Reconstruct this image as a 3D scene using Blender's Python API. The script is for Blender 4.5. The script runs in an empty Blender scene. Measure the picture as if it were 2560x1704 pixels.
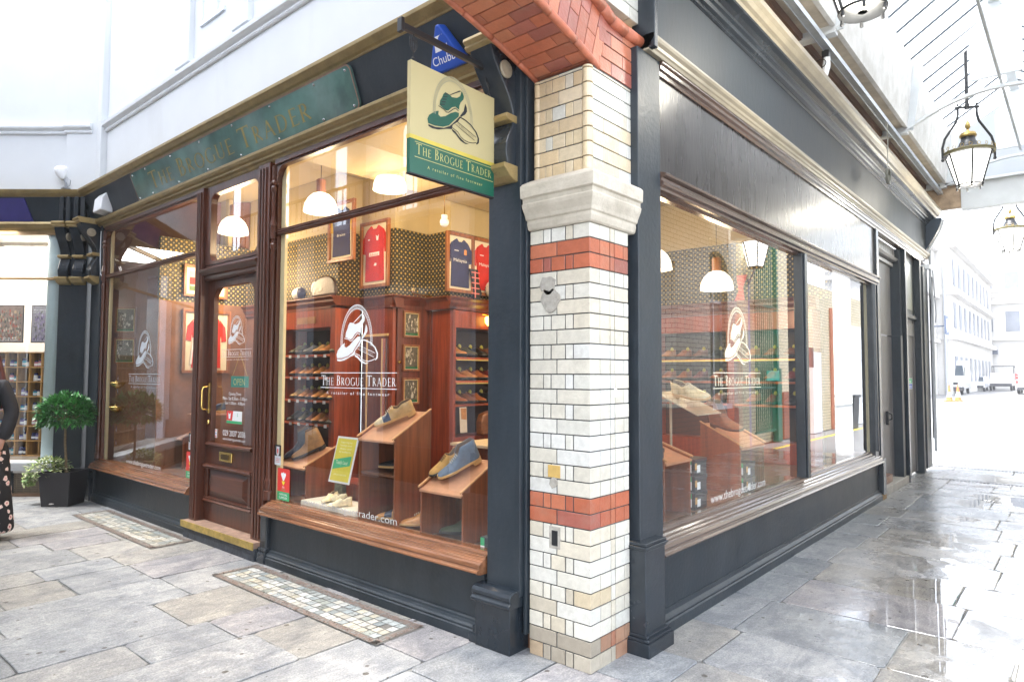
import bpy, bmesh, math, random
from mathutils import Vector, Matrix
from math import sin, cos, pi, radians
C = bpy.context.scene
col = C.collection
rnd = random.Random(7)
# ------------------------------------------------------------------ camera
cam_d = bpy.data.cameras.new("camera"); cam = bpy.data.objects.new("camera", cam_d); col.objects.link(cam)
YAW, PIT, ROL = .7094, .0501, .0034
F = Vector((-sin(YAW)*cos(PIT), cos(YAW)*cos(PIT), sin(PIT)))
R0 = Vector((cos(YAW), sin(YAW), 0)); U0 = R0.cross(F)
Rr = R0*cos(ROL)+U0*sin(ROL); Uu = U0*cos(ROL)-R0*sin(ROL)
mw = Matrix.Identity(4)
for i in range(3):
    mw[i][0] = Rr[i]; mw[i][1] = Uu[i]; mw[i][2] = -F[i]
mw[0][3], mw[1][3], mw[2][3] = 1.91, -2.84, 1.5
cam.matrix_world = mw
cam_d.sensor_width = 36; cam_d.lens = 1659.3/2560*36
cam_d.clip_start = .05; cam_d.clip_end = 2000
C.camera = cam
# ------------------------------------------------------------------ sky, sun, exposure
SUN_EL, SUN_AZ = radians(72), radians(215)
w = bpy.data.worlds.new("World"); C.world = w; w.use_nodes = True
nt = w.node_tree; nt.nodes.clear()
sky = nt.nodes.new("ShaderNodeTexSky"); sky.sky_type = 'NISHITA'; sky.sun_disc = False
sky.sun_elevation = SUN_EL; sky.sun_rotation = SUN_AZ; sky.air_density = 1.0; sky.dust_density = 2.0; sky.ozone_density = 1.0
bg = nt.nodes.new("ShaderNodeBackground"); bg.inputs[1].default_value = .15
wo = nt.nodes.new("ShaderNodeOutputWorld")
bw = nt.nodes.new("ShaderNodeRGBToBW"); oc = nt.nodes.new("ShaderNodeMix"); oc.data_type = 'RGBA'; oc.inputs[0].default_value = .72   # cloud cover greys the sky
nt.links.new(sky.outputs[0], bw.inputs[0]); nt.links.new(sky.outputs[0], oc.inputs[6]); nt.links.new(bw.outputs[0], oc.inputs[7]); nt.links.new(oc.outputs[2], bg.inputs[0]); nt.links.new(bg.outputs[0], wo.inputs[0])
sl = bpy.data.lights.new("sun", 'SUN'); sl.energy = 1.5; sl.angle = radians(15); sl.color = (1, .98, .95)
so = bpy.data.objects.new("sun", sl); col.objects.link(so)
# sun_rotation is clockwise from +Y
sd = Vector((sin(SUN_AZ)*cos(SUN_EL), cos(SUN_AZ)*cos(SUN_EL), sin(SUN_EL)))
so.rotation_euler = sd.to_track_quat('Z', 'Y').to_euler(); so.location = (0, 0, 30)
C.view_settings.view_transform = 'Standard'; C.view_settings.look = 'None'
C.view_settings.exposure = 3.12; C.view_settings.gamma = 1
C.cycles.max_bounces = 8; C.cycles.diffuse_bounces = 4; C.cycles.glossy_bounces = 4
C.cycles.transparent_max_bounces = 16; C.cycles.transmission_bounces = 4
C.cycles.caustics_reflective = False; C.cycles.caustics_refractive = False
C.cycles.sample_clamp_indirect = 6; C.cycles.use_denoising = True
# ------------------------------------------------------------------ materials
MATS = {}
def M(name, c, rough=.5, var=.12, vs=6, bump=0, bs=60, metal=0, spec=.5, emis=0, coat=0, stretch=(1, 1, 1), attr=False, c2=None, detail=4):
    if name in MATS: return MATS[name]
    m = bpy.data.materials.new(name); m.use_nodes = True
    t = m.node_tree; b = t.nodes["Principled BSDF"]; L = t.links
    b.inputs['Roughness'].default_value = rough; b.inputs['Metallic'].default_value = metal
    b.inputs['Specular IOR Level'].default_value = spec; b.inputs['Coat Weight'].default_value = coat
    b.inputs['Coat Roughness'].default_value = .1
    g = t.nodes.new("ShaderNodeNewGeometry"); mp = t.nodes.new("ShaderNodeMapping"); mp.inputs['Scale'].default_value = stretch
    L.new(g.outputs['Position'], mp.inputs['Vector'])
    n = t.nodes.new("ShaderNodeTexNoise"); n.inputs['Scale'].default_value = vs; n.inputs['Detail'].default_value = detail
    n.inputs['Roughness'].default_value = .65
    L.new(mp.outputs[0], n.inputs['Vector'])
    r = t.nodes.new("ShaderNodeValToRGB"); L.new(n.outputs[0], r.inputs[0])
    r.color_ramp.elements[0].position = .32; r.color_ramp.elements[1].position = .68
    cc = c2 if c2 else tuple(min(1, x*(1+var)) for x in c)
    r.color_ramp.elements[0].color = (*[x*(1-var) for x in c], 1); r.color_ramp.elements[1].color = (*cc, 1)
    out = r.outputs[0]
    if attr:
        a = t.nodes.new("ShaderNodeAttribute"); a.attribute_name = "Col"
        mx = t.nodes.new("ShaderNodeMix"); mx.data_type = 'RGBA'; mx.blend_type = 'MULTIPLY'; mx.inputs[0].default_value = 1
        L.new(out, mx.inputs[6]); L.new(a.outputs[0], mx.inputs[7]); out = mx.outputs[2]
    L.new(out, b.inputs['Base Color'])
    if emis:
        L.new(out, b.inputs['Emission Color']); b.inputs['Emission Strength'].default_value = emis
    if bump:
        n2 = t.nodes.new("ShaderNodeTexNoise"); n2.inputs['Scale'].default_value = bs; n2.inputs['Detail'].default_value = 3
        L.new(mp.outputs[0], n2.inputs['Vector'])
        bp = t.nodes.new("ShaderNodeBump"); bp.inputs['Strength'].default_value = bump; bp.inputs['Distance'].default_value = .01
        L.new(n2.outputs[0], bp.inputs['Height']); L.new(bp.outputs[0], b.inputs['Normal'])
    if rough > .08 and not emis:
        mr = t.nodes.new("ShaderNodeMapRange"); mr.inputs[3].default_value = rough*.8; mr.inputs[4].default_value = min(1, rough*1.25)
        L.new(n.outputs[0], mr.inputs[0]); L.new(mr.outputs[0], b.inputs['Roughness'])
    MATS[name] = m
    return m
def glass_mat(name, tint=(1, 1, 1), ior=1.75, refl=(1, 1, 1)):
    m = bpy.data.materials.new(name); m.use_nodes = True; t = m.node_tree; t.nodes.clear(); L = t.links
    o = t.nodes.new("ShaderNodeOutputMaterial"); mx = t.nodes.new("ShaderNodeMixShader")
    tr = t.nodes.new("ShaderNodeBsdfTransparent"); tr.inputs[0].default_value = (*tint, 1)
    gl = t.nodes.new("ShaderNodeBsdfGlossy"); gl.inputs['Roughness'].default_value = 0.0; gl.inputs['Color'].default_value = (*refl, 1)
    # Schlick reflectance from the facing angle: the same from both sides of the pane
    g = t.nodes.new("ShaderNodeNewGeometry"); dt = t.nodes.new("ShaderNodeVectorMath"); dt.operation = 'DOT_PRODUCT'
    L.new(g.outputs['Incoming'], dt.inputs[0]); L.new(g.outputs['Normal'], dt.inputs[1])
    ab = t.nodes.new("ShaderNodeMath"); ab.operation = 'ABSOLUTE'; L.new(dt.outputs['Value'], ab.inputs[0])
    om = t.nodes.new("ShaderNodeMath"); om.operation = 'SUBTRACT'; om.inputs[0].default_value = 1; L.new(ab.outputs[0], om.inputs[1])
    pw = t.nodes.new("ShaderNodeMath"); pw.operation = 'POWER'; pw.inputs[1].default_value = 4.2; L.new(om.outputs[0], pw.inputs[0])
    ma = t.nodes.new("ShaderNodeMath"); ma.operation = 'MULTIPLY_ADD'; r0 = ((ior-1)/(ior+1))**2
    ma.inputs[1].default_value = 1-r0; ma.inputs[2].default_value = r0; L.new(pw.outputs[0], ma.inputs[0]); ma.use_clamp = True
    L.new(ma.outputs[0], mx.inputs[0]); L.new(tr.outputs[0], mx.inputs[1]); L.new(gl.outputs[0], mx.inputs[2])
    L.new(mx.outputs[0], o.inputs[0]); MATS[name] = m; return m
def wood(name, c, rough=.35, axis='z', coat=.15, scale=1.0):
    st = {'z': (1, 1, .07), 'x': (.07, 1, 1), 'y': (1, .07, 1)}[axis]
    return M(name, c, rough, .42, 22*scale, .12, 90, coat=coat, stretch=st, detail=6)
navy = M('navy_paint', (.014, .022, .030), .42, .22, 3, .18, 35, spec=.5)
navyg = M('navy_gloss', (.013, .019, .026), .25, .2, 3, .1, 30)
mahog = wood('mahogany', (.085, .025, .012)); mahogx = wood('mahogany_across', (.085, .025, .012), axis='x')
sillw = wood('varnished_sill', (.22, .095, .045), .2, 'x', .6)
gilt = M('bronze_gilt', (.32, .235, .10), .36, .2, 9, .05, 50, metal=.35)
cream = M('cream_gloss', (.29, .25, .18), .35, .12, 5)
creamstrip = M('cream_strip', (.86, .72, .42), .5, .06)
brass = M('brass', (.75, .52, .16), .22, .12, 20, metal=1)
white = M('white_wall', (.64, .665, .69), .7, .04, 1.2, .05, 20)
whitep = M('white_paint', (.74, .77, .80), .45, .05)
mortar = M('mortar', (.075, .078, .078), .9, .4, 30, .3)
stonec = M('stone_cap', (.50, .45, .365), .6, .14, 7, .25, 70, c2=(.58, .535, .45))
brickm = M('glazed_brick', (.88, .89, .89), .3, .09, 24, .22, 70, attr=True, coat=.25)
redm = M('terracotta', (.42, .125, .065), .42, .24, 14, .15, 60)
slabm = None
glass = glass_mat('window_glass', (.97, .985, .98), 1.85, (.9, .95, 1))
glassa = glass_mat('alley_glass', (.95, .97, .96), 2.5, (.97, .98, 1))
black = M('black_iron', (.015, .016, .018), .4, .2, 10)
gold = M('gold_letter', (.36, .28, .08), .35, .15, 20, metal=.2)
whitel = M('white_vinyl', (.88, .9, .92), .5, .03)
greenp = M('green_panel', (.004, .085, .05), .35, .06, 5)
creamp = M('cream_panel', (.44, .375, .19), .5, .03, 3)
inkb = M('black_ink', (.01, .012, .015), .5, 0)
redv = M('red_print', (.75, .05, .04), .5, .04)
greenv = M('green_print', (.05, .42, .17), .5, .04)
yellowv = M('yellow_print', (.85, .72, .05), .5, .06)
def weather(m, c, sc, lo, hi, amt=1.0, st=(1, 1, 1), det=6, dist=.5):
    '''patches of wear or grime mixed over the base colour'''
    t = m.node_tree; L = t.links; b = t.nodes["Principled BSDF"]; src = b.inputs['Base Color'].links[0].from_socket
    g = t.nodes.new("ShaderNodeNewGeometry"); mp = t.nodes.new("ShaderNodeMapping"); mp.inputs['Scale'].default_value = st; L.new(g.outputs['Position'], mp.inputs[0])
    n = t.nodes.new("ShaderNodeTexNoise"); n.inputs['Scale'].default_value = sc; n.inputs['Detail'].default_value = det; n.inputs['Roughness'].default_value = .7; n.inputs['Distortion'].default_value = dist
    L.new(mp.outputs[0], n.inputs['Vector']); r = t.nodes.new("ShaderNodeMapRange"); r.inputs[1].default_value = lo; r.inputs[2].default_value = hi; r.inputs[4].default_value = amt; L.new(n.outputs[0], r.inputs[0])
    x = t.nodes.new("ShaderNodeMix"); x.data_type = 'RGBA'; L.new(r.outputs[0], x.inputs[0]); L.new(src, x.inputs[6]); x.inputs[7].default_value = (*c, 1); L.new(x.outputs[2], b.inputs['Base Color'])
for m_ in (navy, navyg):
    weather(m_, (.10, .115, .13), 34, .68, .76, .8); weather(m_, (.045, .052, .06), 3, .45, .75, .6, (1, 1, .35))
weather(brickm, (.30, .27, .21), 4.5, .52, .80, .42); weather(brickm, (.16, .13, .10), 70, .66, .74, .75)
weather(redm, (.22, .10, .07), 9, .5, .8, .5)
weather(stonec, (.30, .27, .21), 12, .52, .74, .6)
weather(white, (.42, .42, .40), 1.3, .56, .85, .35, (1, 1, .25)); weather(white, (.35, .34, .32), 14, .70, .78, .5)
weather(gilt, (.10, .08, .05), 18, .55, .75, .6)
# ------------------------------------------------------------------ mesh helpers
ORG = {}
class MB:
    def __init__(s): s.v = []; s.f = []; s.m = []; s.c = []
    def add(s, vs, fs, mi=0, c=(1, 1, 1)):
        k = len(s.v); s.v += [tuple(v) for v in vs]
        for f in fs: s.f.append([k+i for i in f]); s.m.append(mi); s.c.append(c)
        return s
    def box(s, x0, x1, y0, y1, z0, z1, mi=0, c=(1, 1, 1), mat=None):
        vs = [Vector((x, y, z)) for z in (z0, z1) for y in (y0, y1) for x in (x0, x1)]
        if mat is not None: vs = [mat @ v for v in vs]
        return s.add(vs, [(0, 2, 3, 1), (4, 5, 7, 6), (0, 1, 5, 4), (2, 6, 7, 3), (0, 4, 6, 2), (1, 3, 7, 5)], mi, c)
    def prism(s, poly, o, U, V, W, t0=0, t1=1, mi=0, c=(1, 1, 1), caps=True):
        """polygon (u,v) in the frame o,U,V swept along W from t0 to t1"""
        o, U, V, W = Vector(o), Vector(U), Vector(V), Vector(W); n = len(poly)
        a = [o+U*p[0]+V*p[1]+W*t0 for p in poly]; b = [o+U*p[0]+V*p[1]+W*t1 for p in poly]
        fs = [(i, (i+1) % n, n+(i+1) % n, n+i) for i in range(n)]
        if caps: fs += [tuple(range(n-1, -1, -1)), tuple(range(n, 2*n))]
        return s.add(a+b, fs, mi, c)
    def flat(s, poly, o, U, V, mi=0, c=(1, 1, 1)):
        o, U, V = Vector(o), Vector(U), Vector(V)
        return s.add([o+U*p[0]+V*p[1] for p in poly], [tuple(range(len(poly)))], mi, c)
    def tube(s, path, r, n=8, mi=0, c=(1, 1, 1), close=False, caps=True):
        P = [Vector(p) for p in path]; k = len(P); rs = r if isinstance(r, (list, tuple)) else [r]*k; vs = []
        up = Vector((0, 0, 1)); pa = None
        for i, p in enumerate(P):
            if close: d = P[(i+1) % k]-P[i-1]
            else: d = (P[min(i+1, k-1)]-P[max(i-1, 0)])
            if d.length < 1e-9: d = Vector((0, 0, 1))
            d.normalize()
            if pa is None:
                a = d.cross(up if abs(d.z) < .95 else Vector((1, 0, 0)))
            else: a = pa - d*pa.dot(d)
            a.normalize(); pa = a; b = d.cross(a)
            vs += [p+(a*cos(2*pi*j/n)+b*sin(2*pi*j/n))*rs[i] for j in range(n)]
        fs = []
        for i in range(k if close else k-1):
            q = (i+1) % k
            fs += [(i*n+j, i*n+(j+1) % n, q*n+(j+1) % n, q*n+j) for j in range(n)]
        if not close and caps: fs += [tuple(range(n-1, -1, -1)), tuple((k-1)*n+j for j in range(n))]
        return s.add(vs, fs, mi, c)
    def lathe(s, prof, cx, cy, n=16, mi=0, c=(1, 1, 1), z=0, a0=0):
        vs = [(cx+r*cos(2*pi*j/n+a0), cy+r*sin(2*pi*j/n+a0), z+h) for r, h in prof for j in range(n)]
        k = len(prof); fs = [(i*n+j, i*n+(j+1) % n, (i+1)*n+(j+1) % n, (i+1)*n+j) for i in range(k-1) for j in range(n)]
        fs += [tuple(range(n-1, -1, -1)), tuple((k-1)*n+j for j in range(n))]
        return s.add(vs, fs, mi, c)
    def ball(s, cx, cy, cz, r, mi=0, c=(1, 1, 1), n=12, sq=(1, 1, 1)):
        k = n//2; vs = []; fs = []
        for i in range(k+1):
            th = pi*i/k
            for j in range(n): vs.append((cx+r*sq[0]*sin(th)*cos(2*pi*j/n), cy+r*sq[1]*sin(th)*sin(2*pi*j/n), cz-r*sq[2]*cos(th)))
        for i in range(k):
            fs += [(i*n+j, i*n+(j+1) % n, (i+1)*n+(j+1) % n, (i+1)*n+j) for j in range(n)]
        return s.add(vs, fs, mi, c)
    def build(s, name, mats, parent=None, org=None, smooth=False, bev=0, seg=2, **kw):
        if not isinstance(mats, (list, tuple)): mats = [mats]
        o0 = Vector(ORG[parent.name]) if parent is not None else Vector(org or (0, 0, 0))
        me = bpy.data.meshes.new(name)
        me.from_pydata([tuple(Vector(v)-o0) for v in s.v], [], s.f)
        for m in mats: me.materials.append(m)
        me.polygons.foreach_set('material_index', s.m)
        if any(c != (1, 1, 1) for c in s.c) or any(m.name in ('glazed_brick', 'paving_slab') for m in mats):
            ca = me.color_attributes.new("Col", 'FLOAT_COLOR', 'CORNER'); k = 0
            buf = []
            for p, c in zip(me.polygons, s.c): buf += [c[0], c[1], c[2], 1.0]*p.loop_total
            ca.data.foreach_set('color', buf)
        if smooth: me.polygons.foreach_set('use_smooth', [True]*len(me.polygons))
        me.update()
        bm = bmesh.new(); bm.from_mesh(me); bmesh.ops.recalc_face_normals(bm, faces=bm.faces); bm.to_mesh(me); bm.free()
        o = bpy.data.objects.new(name, me); col.objects.link(o)
        if parent is not None: o.parent = parent; ORG[o.name] = tuple(o0)
        else: o.location = o0; ORG[o.name] = tuple(o0)
        if bev:
            md = o.modifiers.new('edge', 'BEVEL'); md.width = bev; md.segments = seg; md.limit_method = 'ANGLE'; md.angle_limit = radians(40)
        for k_, v_ in kw.items(): o[k_] = v_
        return o
def thing(name, label, cat, loc=(0, 0, 0), group=None):
    o = bpy.data.objects.new(name, None); col.objects.link(o); o.location = loc; o.empty_display_size = .1
    ORG[o.name] = tuple(loc); o['label'] = label; o['category'] = cat
    if group: o['group'] = group
    return o
def tag(o, label, cat, group=None):
    o['label'] = label; o['category'] = cat
    if group: o['group'] = group
    return o
def struct(o): o['kind'] = 'structure'; return o
def dup(o, loc, rz=None, label=None, group=None, scale=None, rot=None):
    r = o.copy(); col.objects.link(r); r.location = loc
    if rz is not None: r.rotation_euler = (0, 0, rz)
    if rot is not None: r.rotation_euler = rot
    if scale: r.scale = scale
    if label: r['label'] = label
    if group: r['group'] = group
    def kids(a, b, d=0):
        for ch in list(a.children):
            if ch == b: continue
            c = ch.copy(); col.objects.link(c); c.parent = b
            kids(ch, c, d+1)
    kids(o, r)
    return r
def quad(name, pts, mat, parent=None, **kw):
    m = MB(); m.add(pts, [tuple(range(len(pts)))]); return m.build(name, mat, parent, **kw)
X, Y, Z = Vector((1, 0, 0)), Vector((0, 1, 0)), Vector((0, 0, 1))
# ------------------------------------------------------------------ lettering
def sans(txt, h):
    cu = bpy.data.curves.new('t', 'FONT'); cu.body = txt; cu.size = h/.73; cu.resolution_u = 3
    ob = bpy.data.objects.new('t', cu); me = bpy.data.meshes.new_from_object(ob)
    vs = [(v.co.x, v.co.y) for v in me.vertices]; fs = [tuple(p.vertices) for p in me.polygons]
    bpy.data.objects.remove(ob); bpy.data.curves.remove(cu); bpy.data.meshes.remove(me)
    return vs, fs
def put_sans(mb, txt, h, o, U, V, width=None, mi=0, bold=0, center=False):
    vs, fs = sans(txt, h)
    if not vs: return
    x0 = min(v[0] for v in vs); x1 = max(v[0] for v in vs); sx = (width/(x1-x0)) if width else 1
    o, U, V = Vector(o), Vector(U), Vector(V); off = (x1-x0)*sx/2 if center else 0
    mb.add([o+U*((v[0]-x0)*sx-off)+V*v[1] for v in vs], fs, mi)
TKK, TNN = .125, .05      # thick and thin strokes of the roman capitals
def bar(x0, y0, x1, y1, w):
    d = Vector((x1-x0, y1-y0)); d.normalize(); n = Vector((-d.y, d.x))*w/2
    return [(x0+n.x, y0+n.y), (x0-n.x, y0-n.y), (x1-n.x, y1-n.y), (x1+n.x, y1+n.y)]
def ring(cx, cy, rx, ry, a0, a1, wx, wy, n=14):
    out = []
    for i in range(n):
        a, b = a0+(a1-a0)*i/n, a0+(a1-a0)*(i+1)/n
        out.append([(cx+rx*cos(a), cy+ry*sin(a)), (cx+rx*cos(b), cy+ry*sin(b)),
                    (cx+(rx-wx)*cos(b), cy+(ry-wy)*sin(b)), (cx+(rx-wx)*cos(a), cy+(ry-wy)*sin(a))])
    return out
def glyph(ch):
    s = lambda x: bar(x, 0, x, 1, TKK); f = lambda x, y, w=.13: bar(x-w, y, x+w, y, .03)
    h = pi/2
    if ch == 'T': return .78, [s(.39), bar(0, .97, .78, .97, .06), f(.39, .015), bar(.02, .84, .04, .97, .04), bar(.74, .97, .76, .84, .04)]
    if ch == 'H': return .86, [s(.16), s(.70), bar(.16, .52, .7, .52, TNN), f(.16, .015), f(.16, .985), f(.7, .015), f(.7, .985)]
    if ch == 'E': return .60, [s(.16), bar(.16, .97, .56, .97, .05), bar(.16, .52, .5, .52, TNN), bar(.16, .03, .6, .03, .05), f(.14, .015), bar(.56, .97, .56, .84, .03), bar(.59, .03, .6, .17, .03)]
    if ch == 'B': return .66, [s(.16), f(.1, .985, .08), f(.1, .015, .08)]+ring(.3, .76, .24, .24, -h, h, TKK, TNN)+ring(.3, .27, .32, .27, -h, h, TKK, TNN)+[bar(.16, .975, .3, .975, TNN), bar(.16, .525, .3, .525, TNN), bar(.16, .025, .3, .025, TNN)]
    if ch == 'R': return .74, [s(.16), f(.16, .015), f(.1, .985, .08), bar(.3, .5, .68, .03, TKK*.9)]+ring(.3, .74, .27, .26, -h, h, TKK, TNN)+[bar(.16, .975, .3, .975, TNN), bar(.16, .5, .34, .5, TNN)]
    if ch == 'D': return .86, [s(.16), f(.1, .985, .08), f(.1, .015, .08)]+ring(.34, .5, .48, .5, -h, h, TKK, TNN)+[bar(.16, .975, .34, .975, TNN), bar(.16, .025, .34, .025, TNN)]
    if ch == 'O': return .98, ring(.49, .5, .47, .52, 0, 2*pi, TKK, TNN, 26)
    if ch == 'G': return .90, ring(.49, .5, .47, .52, radians(48), radians(325), TKK, TNN, 22)+[bar(.82, .06, .82, .42, TKK), f(.82, .43, .1)]
    if ch == 'U': return .84, [bar(.16, .3, .16, 1, TKK), bar(.70, .3, .70, 1, TNN*1.3), f(.16, .985), f(.7, .985, .1)]+ring(.43, .32, .333, .34, pi, 2*pi, .1, TNN)
    if ch == 'A': return .86, [bar(.42, 1, .1, .02, TNN*1.2), bar(.42, 1, .76, .02, TKK), bar(.2, .35, .65, .35, TNN), f(.1, .015, .1), f(.77, .015, .12)]
    return .35, []
def serif(mb, txt, h, o, U, V, N, width, mi=0):
    """small-capital setting: first letter of a word full height, the rest .78"""
    x = 0; items = []; first = True
    for ch in txt:
        if ch == ' ': x += .42; first = True; continue
        sc = 1 if first else .78; wd, polys = glyph(ch.upper()); items.append((x, sc, polys)); x += wd*sc+.13; first = False
    k = width/(x-.13); o, U, V, N = Vector(o), Vector(U), Vector(V), Vector(N); q = 0
    for x0, sc, polys in items:
        for p in polys:
            q += 1; mb.add([o+U*((x0+a*sc)*k)+V*(b*sc*h)+N*(.00012*(q % 12)) for a, b in p], [tuple(range(len(p)))], mi)
LOGO = dict(
 body=[(-.085,.108),(-.045,.103),(-.026,.093),(.021,.103),(.051,.124),(.062,.152),(.057,.162),(.073,.158),(.087,.137),(.084,.113),(.056,.082),(.045,.055),(.044,.027),(.007,.038),(-.024,.024),(-.058,-.008),(-.078,-.014),(-.138,.005),(-.133,.038),(-.116,.061),(-.104,.089)],
 topline=[(-.048,.103),(-.038,.104),(.052,.156),(.059,.162),(.042,.16)],
 toe=[(-.145,-.036),(-.148,-.062),(-.128,-.071),(-.085,-.054),(-.038,-.02),(.008,.004),(.042,.006),(.039,-.02),(-.006,-.061),(-.052,-.107),(-.106,-.132),(-.178,-.145),(-.236,-.145),(-.243,-.118),(-.229,-.089),(-.181,-.052)],
 sole=[(-.235,-.152),(-.178,-.153),(-.098,-.137),(-.044,-.109),(.009,-.059),(.047,-.018),(.054,-.025),(.032,-.057),(-.017,-.094),(-.024,-.124),(-.075,-.137),(-.146,-.162),(-.202,-.169),(-.234,-.164)],
 heel=[(.052,-.011),(.087,.034),(.101,.089),(.116,.065),(.119,.038),(.099,.011),(.062,-.016)],
 s2b=[(-.024,-.122),(.011,-.132),(.05,-.16),(.1,-.181),(.139,-.182),(.104,-.191),(.058,-.181),(.011,-.148),(-.02,-.136)])
S2 = ([(.046,-.016),(.1,-.021),(.16,-.04),(.213,-.076),(.24,-.117),(.237,-.149),(.215,-.166)], [(.047,-.024),(.096,-.029),(.153,-.047),(.201,-.08),(.225,-.118),(.222,-.146),(.209,-.162)])
def logo(mb, o, U, V, N, k=1, mi=(0, 0, 0, 0), thin=False):
    """shoe emblem: mi = material of outline, toe/body, laces, rope"""
    o, U, V, N = Vector(o), Vector(U)*k, Vector(V)*k, Vector(N)
    def P(poly, m, dn=0): mb.add([o+U*a+V*b+N*dn for a, b in poly], [tuple(range(len(poly)))], m)
    P(LOGO['body'], mi[1], .0002); P(LOGO['toe'], mi[1], .0002)
    for n_ in ('topline', 'sole', 'heel', 's2b'): P(LOGO[n_], mi[0], .0006)
    a, b = S2
    for i in range(len(a)-1): P([a[i], a[i+1], b[i+1], b[i]], mi[0], .0006)
    c_ = [(-.02,-.113),(.034,-.13),(.057,-.153),(.092,-.167),(.133,-.171),(.177,-.165),(.212,-.153)]
    for i in range(len(c_)-1): P(bar(*c_[i], *c_[i+1], .005), mi[0], .0005)
    P(bar(.021, -.057, .209, -.116, .004), mi[0], .0006); P(bar(.008, -.082, .194, -.142, .004), mi[0], .0006)
    d = (Vector((.209-.021, -.116+.057))).normalized(); Ud = U*d.x+V*d.y; Vd = -U*d.y+V*d.x
    serif(mb, 'The Brogue Trader', .013*k, o+U*.024+V*(-.079)+N*.0006, Ud/k, Vd/k, N, .165*k, mi[0])
    for i in range(5): P(bar(-.128+.008*i, .012+.02*i, -.092+.008*i, .022+.02*i, .007), mi[2], .0009)
    # dotted seams
    for pts in ([(-.148,-.003),(-.10,-.012),(-.078,-.024),(-.055,-.02),(-.015,.014),(.007,.028),(.036,.018)],):
        for i in range(len(pts)-1): P(bar(*pts[i], *pts[i+1], .006), mi[0], .0004)
    n = 56; a0, a1 = radians(-8), radians(188)
    for i in range(n):
        a_ = a0+(a1-a0)*i/n; b_ = a0+(a1-a0)*(i+1)/n
        e = lambda t, r: ((-.01+r*.18*cos(t)), (-.03+r*.255*sin(t)))
        P([e(a_, 1.03), e(b_, 1.03), e(b_, 1.008), e(a_, 1.008)], mi[3], .0003); P([e(a_, .92), e(b_, .92), e(b_, .90), e(a_, .90)], mi[3], .0003)
        P([e(a_, 1.01), e(a_+.02, 1.01), e(b_+.02, .92), e(b_, .92)], mi[3], .0003)
def decal(parent, o, U, V, N, w, mat, k=None, tagline=True, name='window_lettering'):
    """emblem over two rules and the shop name; o = middle of the lower rule"""
    mb = MB(); o, U, V, N = Vector(o), Vector(U), Vector(V), Vector(N); s = w/.885
    logo(mb, o+V*.362*s, U, V, N, s if k is None else k)
    for dz in (0, .108*s): mb.add([o+U*a+V*(dz+b) for a, b in ((-w/2, 0), (w/2, 0), (w/2, .005*s), (-w/2, .005*s))], [(0, 1, 2, 3)])
    serif(mb, 'The Brogue Trader', .072*s, o-U*(w/2-.012*s)+V*.02*s, U, V, N, w-.024*s)
    if tagline: put_sans(mb, 'A   r e t a i l e r   o f   f i n e   f o o t w e a r', .022*s, o+V*-.045*s, U, V, w*.82, center=True)
    return mb.build(name, mat, parent)
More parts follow.
